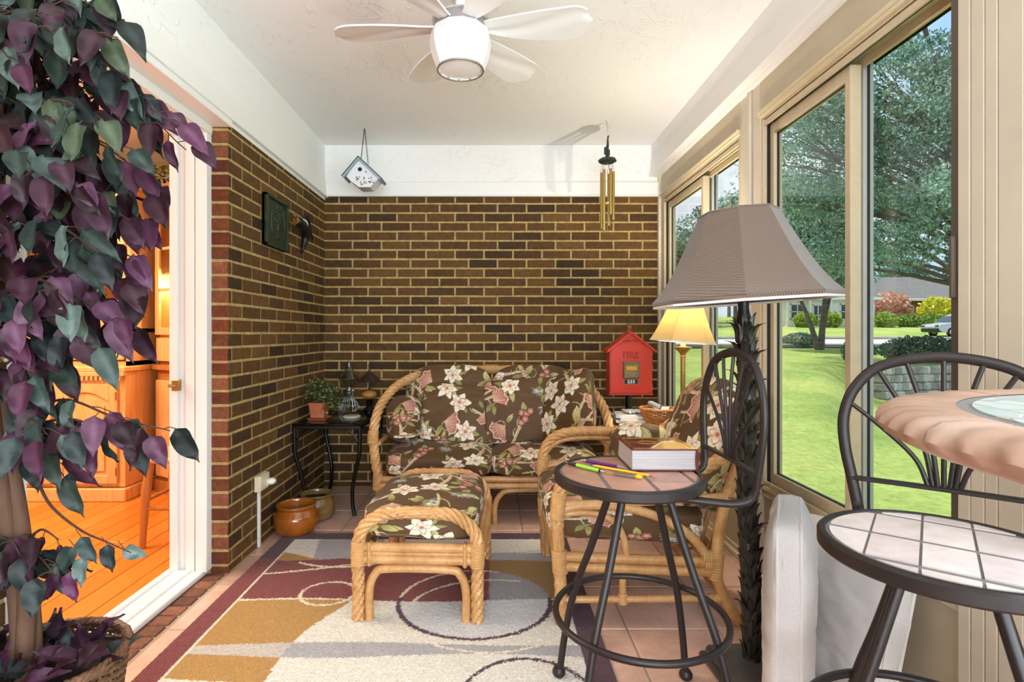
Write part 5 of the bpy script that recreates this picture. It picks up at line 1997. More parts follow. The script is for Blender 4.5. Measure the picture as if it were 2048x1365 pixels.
b = MB()
b.box((.028, -.019, -.013), (.034, .019, .013), .003, M=rot(('Y', 24), ('Z', 25)), c=(0.955, 3.2, ez + .118))
b.build('cap', M_blackp, gd)
for i, (dx, dy, rz) in enumerate(((-.03, .02, 20), (.02, -.015, -35), (.03, .03, 70))):
    b = MB()
    b.box((-.045, -.055, -.001), (.045, .055, .001), 0, M=rot(('X', 24 + 8 * i), ('Z', rz)), c=(bc[0] + dx * .5, bc[1] + dy * .5, ez + .072 + .008 * i))
    tag(b.build('folded_paper', M_paper, None), 'folded white paper poking out of the small wicker basket', 'paper', 'papers in the wicker basket')
# ------------------------------------------------------------------ ceiling fan
fx, fy = -0.124, 2.0
fan = thing('ceiling_fan', 'white six blade ceiling fan with barrel shaped light', 'ceiling fan', (fx, fy, ZC))
M_fan = mat('white_fan_enamel', '#e6e4e2', 0.4)
M_blade = mat('white_fan_blade', '#e2e0dd', 0.5)
b = MB()
b.lathe([(.001, ZC), (.062, ZC), (.062, ZC - .02), (.035, ZC - .055), (.018, ZC - .065), (.018, 2.27), (.05, 2.262), (.09, 2.252), (.105, 2.245), (.001, 2.245)], 40, (fx, fy, 0))
b.build('canopy', M_fan, fan)
b = MB()
b.lathe([(.094, 2.246), (.094, 2.203), (.06, 2.203)], 48, (fx, fy, 0))
b.build('motor_band', mat('shadow_gap_grey', '#8f8b88', .4, metal=.3), fan)
b = MB()
b.lathe([(.06, 2.210), (.098, 2.210), (.108, 2.200), (.1135, 2.175), (.113, 2.150), (.106, 2.115), (.091, 2.075), (.086, 2.066), (.083, 2.066), (.083, 2.08), (.06, 2.08)], 12, (fx, fy, 0), a0=.13)
b.build('light_housing', M_fan, fan, sharp=12)
b = MB()
b.lathe([(.084, 2.068), (.0865, 2.0685), (.0865, 2.062), (.082, 2.062), (.082, 2.076)], 48, (fx, fy, 0))
b.build('chrome_ring', M_silver, fan)
b = MB()
b.lathe([(.0, 2.065), (.05, 2.0655), (.0815, 2.069), (.0815, 2.081), (.0, 2.081)], 48, (fx, fy, 0))
b.build('diffuser', mat('opal_diffuser', '#efefee', .35), fan)
for k in range(6):
    a = rad(-6 + 60 * k)
    ca, sa = math.cos(a), math.sin(a)
    m_, n_ = 22, 9
    P = np.zeros((m_, n_, 3))
    for i in range(m_):
        t_ = i / (m_ - 1)
        r_ = .085 + t_ * .395
        w = .052 + .105 * math.sin(min(1, t_ * 1.12) * PI * .55)
        end = math.sqrt(max(0.0, 1 - max(0, (t_ - .80) / .20) ** 2.2))
        w *= max(end, .02)
        for j in range(n_):
            s_ = j / (n_ - 1) - .5
            lat = s_ * w + .010 * math.sin(t_ * 3)
            crease = .010 * max(0, 1 - abs(s_ - .35 + t_ * .8) * 4)
            z_ = 2.226 - lat * math.tan(rad(13 * (1 - .35 * t_))) * 1.0 + crease * .6 - .006
            P[i, j] = (fx + r_ * ca - lat * sa, fy + r_ * sa + lat * ca, z_)
    b = MB()
    b.sheet(P, .006)
    bo = b.build('blade', M_blade, fan, sharp=28)

# ------------------------------------------------------------------ birdhouse on a chain
bh = thing('birdhouse', 'small white hanging birdhouse with blue roof edge and painted flowers', 'birdhouse', (-.847, 3.52, ZC))
hx, hy = -.847, 3.52
M_chain = mat('dark_chain', '#3a342c', .4, metal=.6)
M_birdw = mat('birdhouse_white', '#e6e6ea', .6)
M_birdr = mat('birdhouse_blue_grey', '#93a9b0', .5, var=(30, .15))
def chain(b, p, q, n, r=.0012, w=.0042):
    p, q = V(*p), V(*q)
    d = (q - p) / n
    u = d / np.linalg.norm(d)
    s_ = np.cross(u, V(0, 1, 0))
    s_ /= np.linalg.norm(s_)
    f_ = np.cross(u, s_)
    for k in range(n):
        c = p + d * (k + .5)
        e = s_ if k % 2 else f_
        L = np.linalg.norm(d) * .72
        b.tube([c + u * L * math.cos(a) + e * w * math.sin(a) for a in np.linspace(0, 2 * PI, 9)[:-1]], r, 4, closed=True)
b = MB()
chain(b, (hx + .003, hy, ZC - .012), (hx - .018, hy - .01, 2.212), 22)
chain(b, (hx + .005, hy, ZC - .012), (hx + .023, hy + .02, 2.20), 22)
b.build('chain', M_chain, bh)
b = MB()
b.tube(spl([(hx + .004, hy, ZC - .001), (hx + .004, hy, ZC - .008), (hx + .010, hy, ZC - .016), (hx + .002, hy, ZC - .020), (hx - .003, hy, ZC - .013)], 5), .0016, 6)
b.build('ceiling_hook', M_silver, bh)
BH = lambda px, py: ((px - 988) * hy / F_PX, CAM_Z + (667.5 - py) * hy / F_PX)
pts = [BH(721.5, 324), BH(697, 358), BH(706, 367), BH(722, 379), BH(744, 379), BH(756, 367), BH(761, 361)]
b = MB()
b.prism([(p[0], p[1]) for p in pts], .115, (0, hy + .06, 0), (1, 0, 0), (0, 0, 1))
b.build('body', M_birdw, bh)
b = MB()
q = [BH(721.5, 320), BH(689.5, 358), BH(692.5, 361), BH(721.8, 326.5)]
b.prism(q, .15, (0, hy + .078, 0), (1, 0, 0), (0, 0, 1))
q = [BH(721.5, 320), BH(721.8, 326.5), BH(764.5, 365.5), BH(767, 362.5)]
b.prism(q, .15, (0, hy + .078, 0), (1, 0, 0), (0, 0, 1))
b.build('roof', M_birdr, bh)
b = MB()
q = [BH(721.5, 318.5), BH(688.5, 357.5), BH(689.8, 358.8), BH(721.5, 321)]
b.prism(q, .154, (0, hy + .080, 0), (1, 0, 0), (0, 0, 1))
q = [BH(721.5, 318.5), BH(721.5, 321), BH(767, 363.4), BH(768, 362)]
b.prism(q, .154, (0, hy + .080, 0), (1, 0, 0), (0, 0, 1))
b.build('roof_capping', mat('dark_tin', '#3d463f', .5), bh)
b = MB()
yfc = hy - .0555
hc = BH(724, 344)
b.lathe([(.0, 0), (.0135, 0), (.0135, .001), (0, .001)], 24, (hc[0], yfc, hc[1]), M=rotm('X', 90))
b.build('entrance_hole', M_blackp, bh)
b = MB()
pp_ = BH(736.5, 350)
b.tube([(pp_[0], yfc + .002, pp_[1]), (pp_[0], yfc - .02, pp_[1])], .003, 8)
b.build('perch', M_blackp, bh)
b = MB()
for k in range(34):
    px = rnd.uniform(706, 755)
    py = rnd.uniform(356, 377)
    if py > 379 - abs(px - 732) * .45:
        continue
    c = BH(px, py)
    col = lin(rnd.choice(['#8c8590', '#5d5a48', '#a79a80', '#b9a4ae', '#4a4a3c']))
    b.lathe([(0, 0), (rnd.uniform(.003, .008), 0)], 7, (c[0], yfc - .0004 - .00002 * k, c[1]), M=rotm('X', 90), col=col)
b.build('painted_flower', mat('flower_paint', '#888888', .6, attr=True), bh, attr=True)

# ------------------------------------------------------------------ wind chime
wx, wy = .707, 3.398
wc = thing('wind_chime', 'brass tube wind chime with dark green top hanging from ceiling', 'wind chime', (wx, wy, ZC))
M_chime = mat('satin_brass_tube', '#b59a58', .28, metal=.85)
M_green = mat('dark_green_resin', '#26332a', .5, var=(40, .3))
WC = lambda px, py: ((px - 988) * wy / F_PX, CAM_Z + (667.5 - py) * wy / F_PX)
b = MB()
b.tube(spl([(wx, wy, ZC - .001), (wx + .001, wy, ZC - .012), (wx + .007, wy, ZC - .02), (wx + .002, wy, ZC - .03), (wx - .004, wy, ZC - .022)], 5), .0016, 6)
b.tube([(wx + .007 + .0065 * math.cos(u), wy, ZC - .033 + .0085 * math.sin(u)) for u in np.linspace(0, 2 * PI, 16)[:-1]], .0013, 5, closed=True)
b.tube([(wx + .006, wy, ZC - .041), (wx + .007, wy, ZC - .075)], .0014, 5)
b.build('hook', M_silver, wc)
b = MB()
ztop = WC(0, 272)[1]
b.lathe([(.002, ztop + .0), (.006, ztop - .03), (.008, ztop - .06), (.006, ztop - .09)], 8, (wx + .008, wy, 0), cap=True)
b.tube([(wx + .010, wy, ztop - .02), (wx + .014, wy, ztop + .003)], .003, 6)
b.box((wx - .014, wy - .012, ztop - .115), (wx + .002, wy + .012, ztop - .072), .003)
b.box((wx + .004, wy - .012, ztop - .125), (wx + .020, wy + .012, ztop - .088), .003)
b.lathe([(.006, ztop - .14), (.012, ztop - .12), (.006, ztop - .06)], 8, (wx + .004, wy, 0), cap=True)
b.build('ornament', M_green, wc)
zd = WC(0, 321)[1]
b = MB()
b.lathe([(.001, zd - .014), (.040, zd - .016), (.055, zd - .008), (.056, zd), (.046, zd + .010), (.020, zd + .018), (.001, zd + .022)], 24, (wx + .006, wy, 0), flutes=8, famp=.05)
b.build('top_disc', M_green, wc)
for px, y_off, ptop, pbot in ((1203.2, .010, 345, 458), (1208, -.028, 342, 464), (1217.5, .036, 345, 450), (1221.5, -.022, 340, 431), (1226.5, .008, 343, 440)):
    x_ = (px - 988) * (wy + y_off) / F_PX
    z0, z1 = WC(0, pbot)[1], WC(0, ptop)[1]
    b = MB()
    b.lathe([(.0095, z0), (.0095, z1), (.0080, z1), (.0080, z0), (.0095, z0)], 16, (x_, wy + y_off, 0))
    tb_ = b.build('chime_tube', M_chime, wc)
    g = MB()
    for s_ in (-1, 1):
        g.tube([(x_ + s_ * .0085, wy + y_off, z1 - .008), (wx + .006 + (x_ - wx - .006) * .9, wy + y_off * .9, zd - .012)], .0009, 4)
    g.build('cord', M_chain, tb_)
b = MB()
b.tube([(wx + .006, wy, zd - .014), (wx + .006, wy, WC(0, 463)[1])], .0007, 4)
b.lathe([(.001, WC(0, 407)[1] - .006), (.022, WC(0, 407)[1] - .006), (.022, WC(0, 407)[1] + .004), (.001, WC(0, 407)[1] + .004)], 20, (wx + .006, wy, 0))
b.build('clapper', M_wood, wc)

# ------------------------------------------------------------------ plaque and toucan on the left brick wall
pq = thing('wall_plaque', 'square dark green relief plaque hung on brick wall', 'plaque', (XL, 2.95, 1.7))
M_verd = mat('dark_verdigris', '#2f3824', .5, metal=.2, var=(30, .35), bump=(70, .5, .003))
q0, q1, r0, r1 = 2.805, 3.10, 1.555, 1.827
b = MB()
b.box((XL + .001, q0, r0), (XL + .018, q1, r1), .002)
pl_ = b.build('panel', M_verd, pq)
b = MB()
for (a0, a1, c0, c1) in ((q0, q1, r0, r0 + .014), (q0, q1, r1 - .016, r1), (q0, q0 + .016, r0, r1), (q1 - .016, q1, r0, r1)):
    b.box((XL + .001, a0, c0), (XL + .032, a1, c1), .003)
b.build('border', M_verd, pq)
b = MB()
cy_, cz_ = 2.975, 1.745
for k in range(46):
    a, rr = rnd.uniform(0, 2 * PI), rnd.uniform(0, 1) ** .5
    b.ball((XL + .018, cy_ + .052 * rr * math.cos(a), cz_ + .055 * rr * math.sin(a)), (.008, .009, .009), 8, 5)
b.tube([(XL + .018, cy_, 1.70), (XL + .018, cy_, 1.655)], .006, 8)
b.box((XL + .012, cy_ - .028, 1.605), (XL + .024, cy_ + .028, 1.652), .004)
b.box((XL + .012, cy_ - .034, 1.648), (XL + .026, cy_ + .034, 1.658), .003)
for s_ in (-1, 1):
    b.tube(spl([(XL + .018, cy_ + s_ * .03, 1.61), (XL + .018, cy_ + s_ * .07, 1.63), (XL + .018, cy_ + s_ * .09, 1.70), (XL + .018, cy_ + s_ * .075, 1.78)], 6), .004, 6)
b.build('relief', M_verd, pl_)

tc = thing('bird_ornament', 'black bird wall ornament with white collar and curved orange bill', 'ornament', (XL, 3.4, 1.72))
M_bird = mat('black_feather_paint', '#11110f', .45, var=(60, .3))
M_bill = mat('orange_brown_bill', '#8a5a22', .4)
TB = lambda px, py, dx: ((XL + dx), (XL + dx) * F_PX / (px - 988), CAM_Z + (667.5 - py) * ((XL + dx) * F_PX / (px - 988)) / F_PX)
def tb_pts(l):
    return [TB(*p) for p in l]
b = MB()
b.tube(spl(tb_pts([(597, 440, .07), (600, 447, .072), (606, 452, .068), (610, 462, .06), (611, 474, .055), (609, 484, .05), (606, 494, .045), (604, 503, .042)]), 7), [.015, .02, .023, .0245, .025, .025, .026, .027, .028, .029, .030, .031, .032, .032, .033, .033, .034, .034, .034, .034, .033, .033, .032, .031, .030, .029, .028, .027, .026, .025, .024, .023, .022, .021, .020, .019, .018, .017, .016, .015, .0145, .014, .0135, .013, .0125, .012, .0115, .011, .010, .008][:50], 14)
body = b.build('body', M_bird, tc)
b = MB()
hd_ = TB(599, 443, .075)
b.ball(hd_, (.024, .026, .024), 16, 10)
b.build('head', M_bird, body)
b = MB()
c0 = V(*TB(591, 438, .08))
u_ = np.linspace(-2.9, 2.0, 26)
b.tube([(c0[0] + .002, c0[1] + .028 * math.cos(u), c0[2] + .022 * math.sin(u)) for u in u_], [.006 + .004 * (i / 25) for i in range(26)], 8)
b.build('bill', M_bill, body)
b = MB()
c1, c2_ = V(*TB(604, 447, .07)), None
b.tube([(c1[0] + .004 + .024 * math.cos(u), c1[1] + .008 * math.cos(u), c1[2] - .004 + .026 * math.sin(u)) for u in np.linspace(0, 2 * PI, 22)[:-1]], .0045, 6, closed=True)
b.build('collar', mat('white_collar', '#f0eee8', .5), body)
for s_, pts_ in ((1, [(612, 432, .03), (618, 446, .03), (620, 462, .028), (624, 478, .02)]), (-1, [(604, 431, .06), (611, 438, .075), (615, 455, .07), (618, 474, .055)])):
    c_ = spl(tb_pts(pts_), 6)
    P = np.zeros((len(c_), 5, 3))
    for i in range(len(c_)):
        w = .045 * math.sin(PI * (.18 + .8 * i / (len(c_) - 1)))
        for j in range(5):
            P[i, j] = c_[i] + V(.004 * (2 - abs(j - 2)), (j - 2) / 4 * w, -.003 * abs(j - 2))
    b = MB()
    b.sheet(P, .005)
    b.build('wing', M_bird, body)
b = MB()
for dx in (-.01, 0, .01):
    b.tube(spl(tb_pts([(606, 490, .04), (604, 499, .036), (602.5 + dx * 100, 507, .032)]), 5), [.010] * 6 + [.008] * 3 + [.006, .004], 6, flatten=.5)
b.build('tail', M_bird, body)
b = MB()
b.tube([TB(596, 432, .001), TB(594, 430, .03)], .003, 6)
b.tube([(XL + .003, hd_[1] + .06, hd_[2] + .01), (hd_[0] - .01, hd_[1] + .015, hd_[2])], .004, 6)
b.build('wall_hook', M_silver, tc)

# ------------------------------------------------------------------ purple-leaved artificial ficus in a basket
GX, GY = -1.098, 1.315
fk = thing('ficus_tree', 'tall purple and dark green leaved ficus tree by the doorway', 'plant', (GX, GY, 0.02))
M_bark = mat('ficus_bark', '#5b4130', .8, var=(24, .3), bump=(40, .8, .008), stretch=(1, 1, .25))
b = MB()
def strand(ph):
    pts = []
    for t_ in np.linspace(0, 1, 26):
        z = .06 + 2.1 * t_
        a = ph + t_ * 8
        cx = GX - .042 + .03 * math.sin(t_ * 9 + .5) - .045 * t_
        cy = GY - .05 + .03 * math.sin(t_ * 7)
        r_ = .013
        pts.append((cx + r_ * math.cos(a), cy + r_ * math.sin(a), z))
    return pts
for ph in (0, 2.1, 4.2):
    b.tube(spl(strand(ph), 3), np.linspace(.021, .009, 25 * 3 + 1), 10)
trunk = b.build('trunk', M_bark, fk)
M_fleaf = bpy.data.materials.new('ficus_leaf')
M_fleaf.use_nodes = True
t = NT(M_fleaf)
t.base(t.mix(t.attr(), t.ramp(t.noise(60, 3), [(0.3, (.82, .82, .82)), (.7, (1.15, 1.15, 1.15))])))
t.b.inputs['Roughness'].default_value = .5
t.b.inputs['Specular IOR Level'].default_value = .3
t.bump(t.noise(90, 2), .15, .002)
fol, br = MB(), MB()
rf = random.Random(12)
GREENS = ['#1f2926', '#27332f', '#161d1c', '#36443e', '#54635b', '#2a352e', '#1c2522', '#424d38']
PURPS = ['#351a28', '#452034', '#2a141e', '#522a40', '#3a1d2a', '#221016', '#31171f', '#5a374c']
def ficus_leaf(c, d, nrm, L, Wd, col):
    d = V(*d); d /= np.linalg.norm(d)
    s_ = np.cross(d, V(*nrm)); s_ /= max(np.linalg.norm(s_), 1e-6)
    n_ = np.cross(s_, d)
    m_, k_ = 9, 5
    P = np.zeros((m_, k_, 3))
    C = np.zeros((m_, k_, 3))
    fold = rf.uniform(.15, .45)
    droop = rf.uniform(.05, .28)
    side = rf.uniform(-.12, .12)
    base = np.array(lin(col)) * .85
    for i in range(m_):
        t_ = i / (m_ - 1)
        w = Wd * .5 * (math.sin(PI * t_ ** .64) ** .9) * (1 - .15 * t_) if t_ < .8 else Wd * .5 * (math.sin(PI * .8 ** .64) ** .9) * .88 * (1 - (t_ - .8) / .2) ** 1.5
        w = max(w, .0006)
        for j in range(k_):
            q = (j - 2) / 2
            P[i, j] = V(*c) + d * L * t_ + s_ * (w * q + side * L * t_ * t_) + n_ * (fold * abs(q) * w - droop * L * t_ * t_ + .004 * math.sin(t_ * 9 + q * 2))
            C[i, j] = base * (1.45 if j == 2 and t_ < .85 else 1.0) + (.008 if j == 2 else 0)
    fol.grid(P, C)
def spray(pts, n, side_len=.06, pur=.5, lf=(.068, .098), drop=.55):
    """a branch through the points with leaves alternating along it"""
    P = spl(pts, 8)
    br.tube(P, np.linspace(.0042, .0014, len(P)), 5)
    for k in range(n):
        i = int((k + .6) / n * (len(P) - 1))
        p = P[i]
        tg = P[min(i + 1, len(P) - 1)] - P[max(i - 1, 0)]
        tg /= max(np.linalg.norm(tg), 1e-6)
        a = rf.uniform(0, 2 * PI)
        o_ = V(math.cos(a) * .75, math.sin(a) * .55 - .25, rf.uniform(-.4, .35))
        stem_e = p + (tg * .4 + o_) * side_len * rf.uniform(.35, .9)
        br.tube([p, (p + stem_e) / 2 + V(0, 0, .004), stem_e], .0012, 4)
        d = tg * .35 + o_ * .6 + V(rf.uniform(-.2, .35), rf.uniform(-.25, .2), -drop - rf.uniform(0, .7))
        nrm = V(rf.uniform(-.6, .6), -1, rf.uniform(.0, 1.0))
        L = rf.uniform(*lf) * 1.08
        ficus_leaf(stem_e, d, nrm, L, L * rf.uniform(.50, .62), rf.choice(PURPS if rf.random() < pur else GREENS))
def A(px, py, Y):
    return at(px, py, Y)
# crown: boughs leaving the trunk and arching out over the doorway
crown = [
    # start (px,py), middle, end, depth, leaves, share of purple
    ((20, 40), (110, -20), (200, 25), 1.25, 12, .15), ((10, 90), (120, 60), (235, 75), 1.22, 13, .2), ((0, 30), (60, 20), (110, 70), 1.12, 12, .4),
    ((20, 150), (140, 110), (250, 140), 1.27, 14, .3), ((20, 200), (170, 150), (300, 200), 1.30, 15, .4), ((40, 240), (200, 170), (355, 250), 1.32, 15, .7),
    ((30, 260), (230, 190), (372, 300), 1.34, 14, .8), ((10, 250), (110, 200), (200, 240), 1.15, 13, .2), ((0, 330), (120, 260), (240, 300), 1.18, 14, .2),
    ((30, 330), (170, 280), (290, 350), 1.30, 14, .5), ((20, 400), (180, 330), (325, 400), 1.32, 15, .6), ((0, 400), (90, 330), (160, 380), 1.12, 13, .85),
    ((20, 450), (150, 390), (260, 440), 1.22, 14, .75), ((30, 480), (180, 420), (318, 450), 1.34, 13, .8), ((0, 500), (100, 450), (190, 500), 1.14, 13, .25),
    ((30, 540), (150, 480), (280, 520), 1.28, 14, .8), ((20, 580), (160, 530), (285, 600), 1.25, 14, .85), ((0, 600), (80, 560), (150, 620), 1.13, 12, .6),
    ((20, 650), (130, 590), (235, 650), 1.2, 13, .8), ((30, 660), (170, 610), (285, 660), 1.32, 11, .85), ((10, 700), (90, 640), (170, 690), 1.14, 12, .7),
    ((10, 20), (90, -60), (215, -30), 1.24, 14, .15), ((10, 60), (130, 10), (240, 45), 1.26, 14, .1), ((0, 10), (60, -40), (150, 10), 1.2, 13, .3),
    ((20, 200), (110, 150), (215, 190), 1.36, 14, .6), ((20, 330), (130, 290), (240, 380), 1.38, 14, .7), ((20, 460), (120, 420), (230, 520), 1.38, 14, .8), ((20, 580), (120, 540), (240, 640), 1.38, 14, .85), ((20, 250), (70, 200), (120, 260), 1.2, 13, .5), ((10, 420), (60, 370), (110, 440), 1.2, 13, .8), ((10, 640), (80, 600), (160, 720), 1.3, 12, .8),
    ((-60, 100), (-30, 60), (20, 120), 1.15, 12, .5), ((-60, 300), (-30, 250), (20, 320), 1.15, 12, .6), ((-60, 480), (-30, 430), (20, 500), 1.15, 12, .6),
    ((-40, 650), (0, 600), (50, 670), 1.12, 12, .6), ((-20, 760), (30, 720), (80, 770), 1.16, 10, .7),
    ((30, 120), (60, 100), (120, 180), 1.4, 12, .5), ((30, 300), (90, 260), (150, 330), 1.42, 13, .6), ((30, 430), (90, 400), (200, 470), 1.42, 13, .6), ((30, 560), (90, 520), (180, 590), 1.42, 13, .6),
]
for (s0, m0, e0, Y_, n_, pu) in crown:
    spray([A(*s0, Y_ + .04), A(*m0, Y_), A(*e0, Y_ - .03)], n_, pur=pu)
# lower sprays
spray([A(40, 830, 1.28), A(130, 800, 1.24), A(230, 835, 1.2), A(340, 862, 1.2)], 13, pur=.3, drop=.75)
spray([A(60, 850, 1.27), A(150, 840, 1.22), A(240, 880, 1.2)], 11, pur=.55, drop=.8)
spray([A(40, 800, 1.25), A(75, 760, 1.2), A(110, 720, 1.18)], 9, pur=.8)
spray([A(20, 880, 1.25), A(60, 840, 1.2), A(95, 870, 1.18)], 9, pur=.5)
spray([A(60, 930, 1.26), A(110, 900, 1.22), A(120, 960, 1.2)], 6, pur=.7, drop=.9)
P_ = [A(70, 950, 1.3), A(100, 1010, 1.27), A(160, 1060, 1.24), A(215, 1085, 1.22), A(262, 1106, 1.2)]
br.tube(spl(P_, 8), np.linspace(.004, .0013, 33), 5)
for (px, py, dx, dz, col, L) in ((150, 1095, -.55, -.75, '#2c3b36', .078), (163, 1075, .35, -.6, '#2f3e3b', .068), (215, 1090, .12, -1, '#232d2e', .066), (248, 1098, .95, -.35, '#66756f', .058), (165, 1115, -.1, -.95, '#5b6c66', .068), (140, 1145, .1, -.8, '#5a2a4a', .07), (120, 1150, -.5, -.8, '#4a2440', .07)):
    c_ = A(px, py, 1.22)
    ficus_leaf(c_, (dx, -.1, dz), (0, -1, .35), L, L * .62, col)
    br.tube([A(px - 12, py - 16, 1.225), c_], .0012, 4)
spray([A(40, 1130, 1.3), A(70, 1110, 1.24), A(110, 1150, 1.2)], 8, pur=.3, drop=.7)
spray([A(0, 1120, 1.3), A(20, 1080, 1.24), A(50, 1130, 1.2)], 8, pur=.4, drop=.7)
spray([A(60, 1075, 1.3), A(85, 1060, 1.24), A(118, 1080, 1.22)], 4, pur=.9, drop=.4)
# leaves rising out of the basket
for k in range(44):
    u, rr = rf.uniform(0, 2 * PI), rf.uniform(.02, .15)
    c_ = (GX + rr * math.cos(u), GY - .02 + rr * math.sin(u), rf.uniform(.27, .325))
    ficus_leaf(c_, (rf.uniform(-.5, .9), rf.uniform(-.7, .3), rf.uniform(.1, .8)), (rf.uniform(-.5, .5), -.6, 1), rf.uniform(.075, .11), rf.uniform(.035, .055), rf.choice(PURPS[:4] + PURPS[4:] + GREENS[:4]))
fol.build('foliage', M_fleaf, fk, attr=True, sharp=None)
br.build('branch', mat('dark_twig', '#4a352a', .7), fk)
M_basket = mat('brown_willow', '#6b4a33', .55, var=(50, .3))
fbk = thing('basket', 'round brown willow basket holding the ficus by the doorway', 'basket', (GX, GY, 0))
b = MB()
wicker(b, (GX, GY), lambda t_: (.135 + .035 * t_, .036 + .255 * t_), 30, .0052, 26)
b.lathe([(.001, .031), (.135, .031), (.135, .04), (.001, .04)], 32, (GX, GY, 0))
b.build('body', M_basket, fbk)
b = MB()
rim_ring(b, (GX, GY), .172, .298, .0085, strands=3)
b.build('rim', M_basket, fbk)
b = MB()
b.lathe([(0, .262), (.165, .262)], 32, (GX, GY, 0))
b.build('filling', mat('dark_moss', '#2a2018', .95, bump=(60, .8, .01)), fbk)
# ------------------------------------------------------------------ honey oak hutch in the dining room
M_hutch = mat('honey_oak', '#d9a163', .36, var=(10, .16), stretch=(5, 5, .6))
M_hutchd = mat('honey_oak_dark', '#b06c30', .4, var=(10, .16), stretch=(5, 5, .6))
M_hglass = M_glass
hu = thing('china_hutch', 'large honey oak china hutch with glass upper doors in the dining room', 'hutch', (-2.85, 3.85, 0))
H0, H1, HF, HB = -3.75, -2.40, 3.50, 3.98
b = MB()
b.box((H0, HF + .02, .09), (H1, HB, .84), .003)
b.box((H0 + .01, HF + .04, 0), (H1 - .01, HB - .01, .09))
b.box((H0 - .02, HF - .01, 0.0), (H1 + .02, HB, .085), .006)
b.box((H0 - .015, HF - .005, .84), (H1 + .015, HB, .875), .006)
b.build('base_cabinet', M_hutch, hu)
b = MB()
x = H0
while x < H1 - .01:
    b.box((x, HF - .012, .785), (x + .016, HF + .02, .812), .002)
    x += .030
b.box((H0 - .008, HF - .008, .812), (H1 + .008, HF + .03, .842), .004)
b.build('dentil_molding', M_hutch, hu)
def cathedral(name, x0, x1, z0, z1, y, glass=False, parent=None, arch=.06):
    b = MB()
    w = .055
    b.box((x0, y - .020, z0), (x0 + w, y, z1), .003)
    b.box((x1 - w, y - .020, z0), (x1, y, z1), .003)
    b.box((x0 + w, y - .020, z0), (x1 - w, y, z0 + w), .003)
    n = 14
    top = [(x0 + w + (x1 - x0 - 2 * w) * i / n, z1 - w - arch * (1 - math.sin(PI * i / n)) ) for i in range(n + 1)]
    poly = [(x1 - w, z1), (x0 + w, z1)] + top
    b.prism([(p[0], p[1]) for p in poly][::-1], .020, (0, y, 0), (1, 0, 0), (0, 0, 1))
    d = b.build(name, M_hutch, parent)
    b = MB()
    if glass:
        b.box((x0 + w, y - .010, z0 + w), (x1 - w, y - .006, z1 - w + .0))
        b.build('pane', M_hglass, d)
    else:
        b.box((x0 + w, y - .008, z0 + w), (x1 - w, y - .002, z1 - w))
        ins = .028
        topi = [(x0 + w + ins + (x1 - x0 - 2 * w - 2 * ins) * i / n, z1 - w - ins - arch * (1 - math.sin(PI * i / n))) for i in range(n + 1)]
        poly = [(x1 - w - ins, z0 + w + ins), (x1 - w - ins, topi[-1][1])] + topi[::-1][1:] + [(x0 + w + ins, z0 + w + ins)]
        b.prism([(p[0], p[1]) for p in poly], .014, (0, y - .004, 0), (1, 0, 0), (0, 0, 1))
        b.build('raised_panel', M_hutch, d)
    g = MB()
    hx_ = x0 + .028
    g.tube(spl([(hx_, y - .020, (z0 + z1) / 2 + .03), (hx_, y - .040, (z0 + z1) / 2 + .015), (hx_, y - .040, (z0 + z1) / 2 - .015), (hx_, y - .020, (z0 + z1) / 2 - .03)], 4), .004, 6)
    g.build('handle', M_brass, d)
    g = MB()
    for zz_ in (z0 + .08, z1 - .08):
        g.tube([(x1 - .004, y - .022, zz_ - .025), (x1 - .004, y - .022, zz_ + .025)], .006, 6)
    g.build('hinge', M_brass, d)
    return d
wd_ = (H1 - H0 - .06) / 3
for k in range(3):
    x0 = H0 + .03 + k * wd_
    cathedral('door', x0 + .012, x0 + wd_ - .012, .115, .765, HF + .018, parent=hu)
# upper case
b = MB()
b.box((H0 + .02, HB - .03, .875), (H1 - .02, HB, 2.02))
b.box((H0 + .02, HF + .09, .875), (H0 + .045, HB, 2.02))
b.box((H1 - .045, HF + .09, .875), (H1 - .02, HB, 2.02))
b.box((H0 + .02, HF + .09, .875), (H1 - .02, HB, .905))
b.box((H0 + .02, HF + .09, 1.10), (H1 - .02, HB, 1.125))
b.box((H0 + .02, HF + .09, 2.0), (H1 - .02, HB, 2.03))
for k in (1, 2):
    x0 = H0 + .03 + k * wd_
    b.box((x0 - .015, HF + .09, .875), (x0 + .015, HF + .14, 2.02))
b.build('upper_case', M_hutch, hu)
b = MB()
b.box((H0, HF + .06, 2.03), (H1, HB, 2.055), .004)
b.box((H0 - .03, HF + .03, 2.055), (H1 + .03, HB, 2.10), .012)
b.box((H0 - .05, HF + .01, 2.10), (H1 + .05, HB, 2.125), .006)
b.build('crown', M_hutch, hu)
for k in range(3):
    x0 = H0 + .03 + k * wd_
    cathedral('glass_door', x0 + .012, x0 + wd_ - .012, 1.135, 1.99, HF + .09, glass=True, parent=hu)
    b = MB()
    b.box((x0 + .02, HF + .072, .915), (x0 + wd_ - .02, HF + .09, 1.09), .005)
    dr_ = b.build('drawer', M_hutch, hu)
    g = MB()
    g.tube(spl([(x0 + wd_ / 2 - .04, HF + .072, 1.01), (x0 + wd_ / 2 - .03, HF + .052, 1.0), (x0 + wd_ / 2 + .03, HF + .052, 1.0), (x0 + wd_ / 2 + .04, HF + .072, 1.01)], 4), .004, 6)
    g.build('handle', M_brass, dr_)
for z_ in (1.42, 1.70):
    b = MB()
    b.box((H0 + .05, HF + .13, z_), (H1 - .05, HB - .03, z_ + .012))
    b.build('shelf', M_hutch, hu)
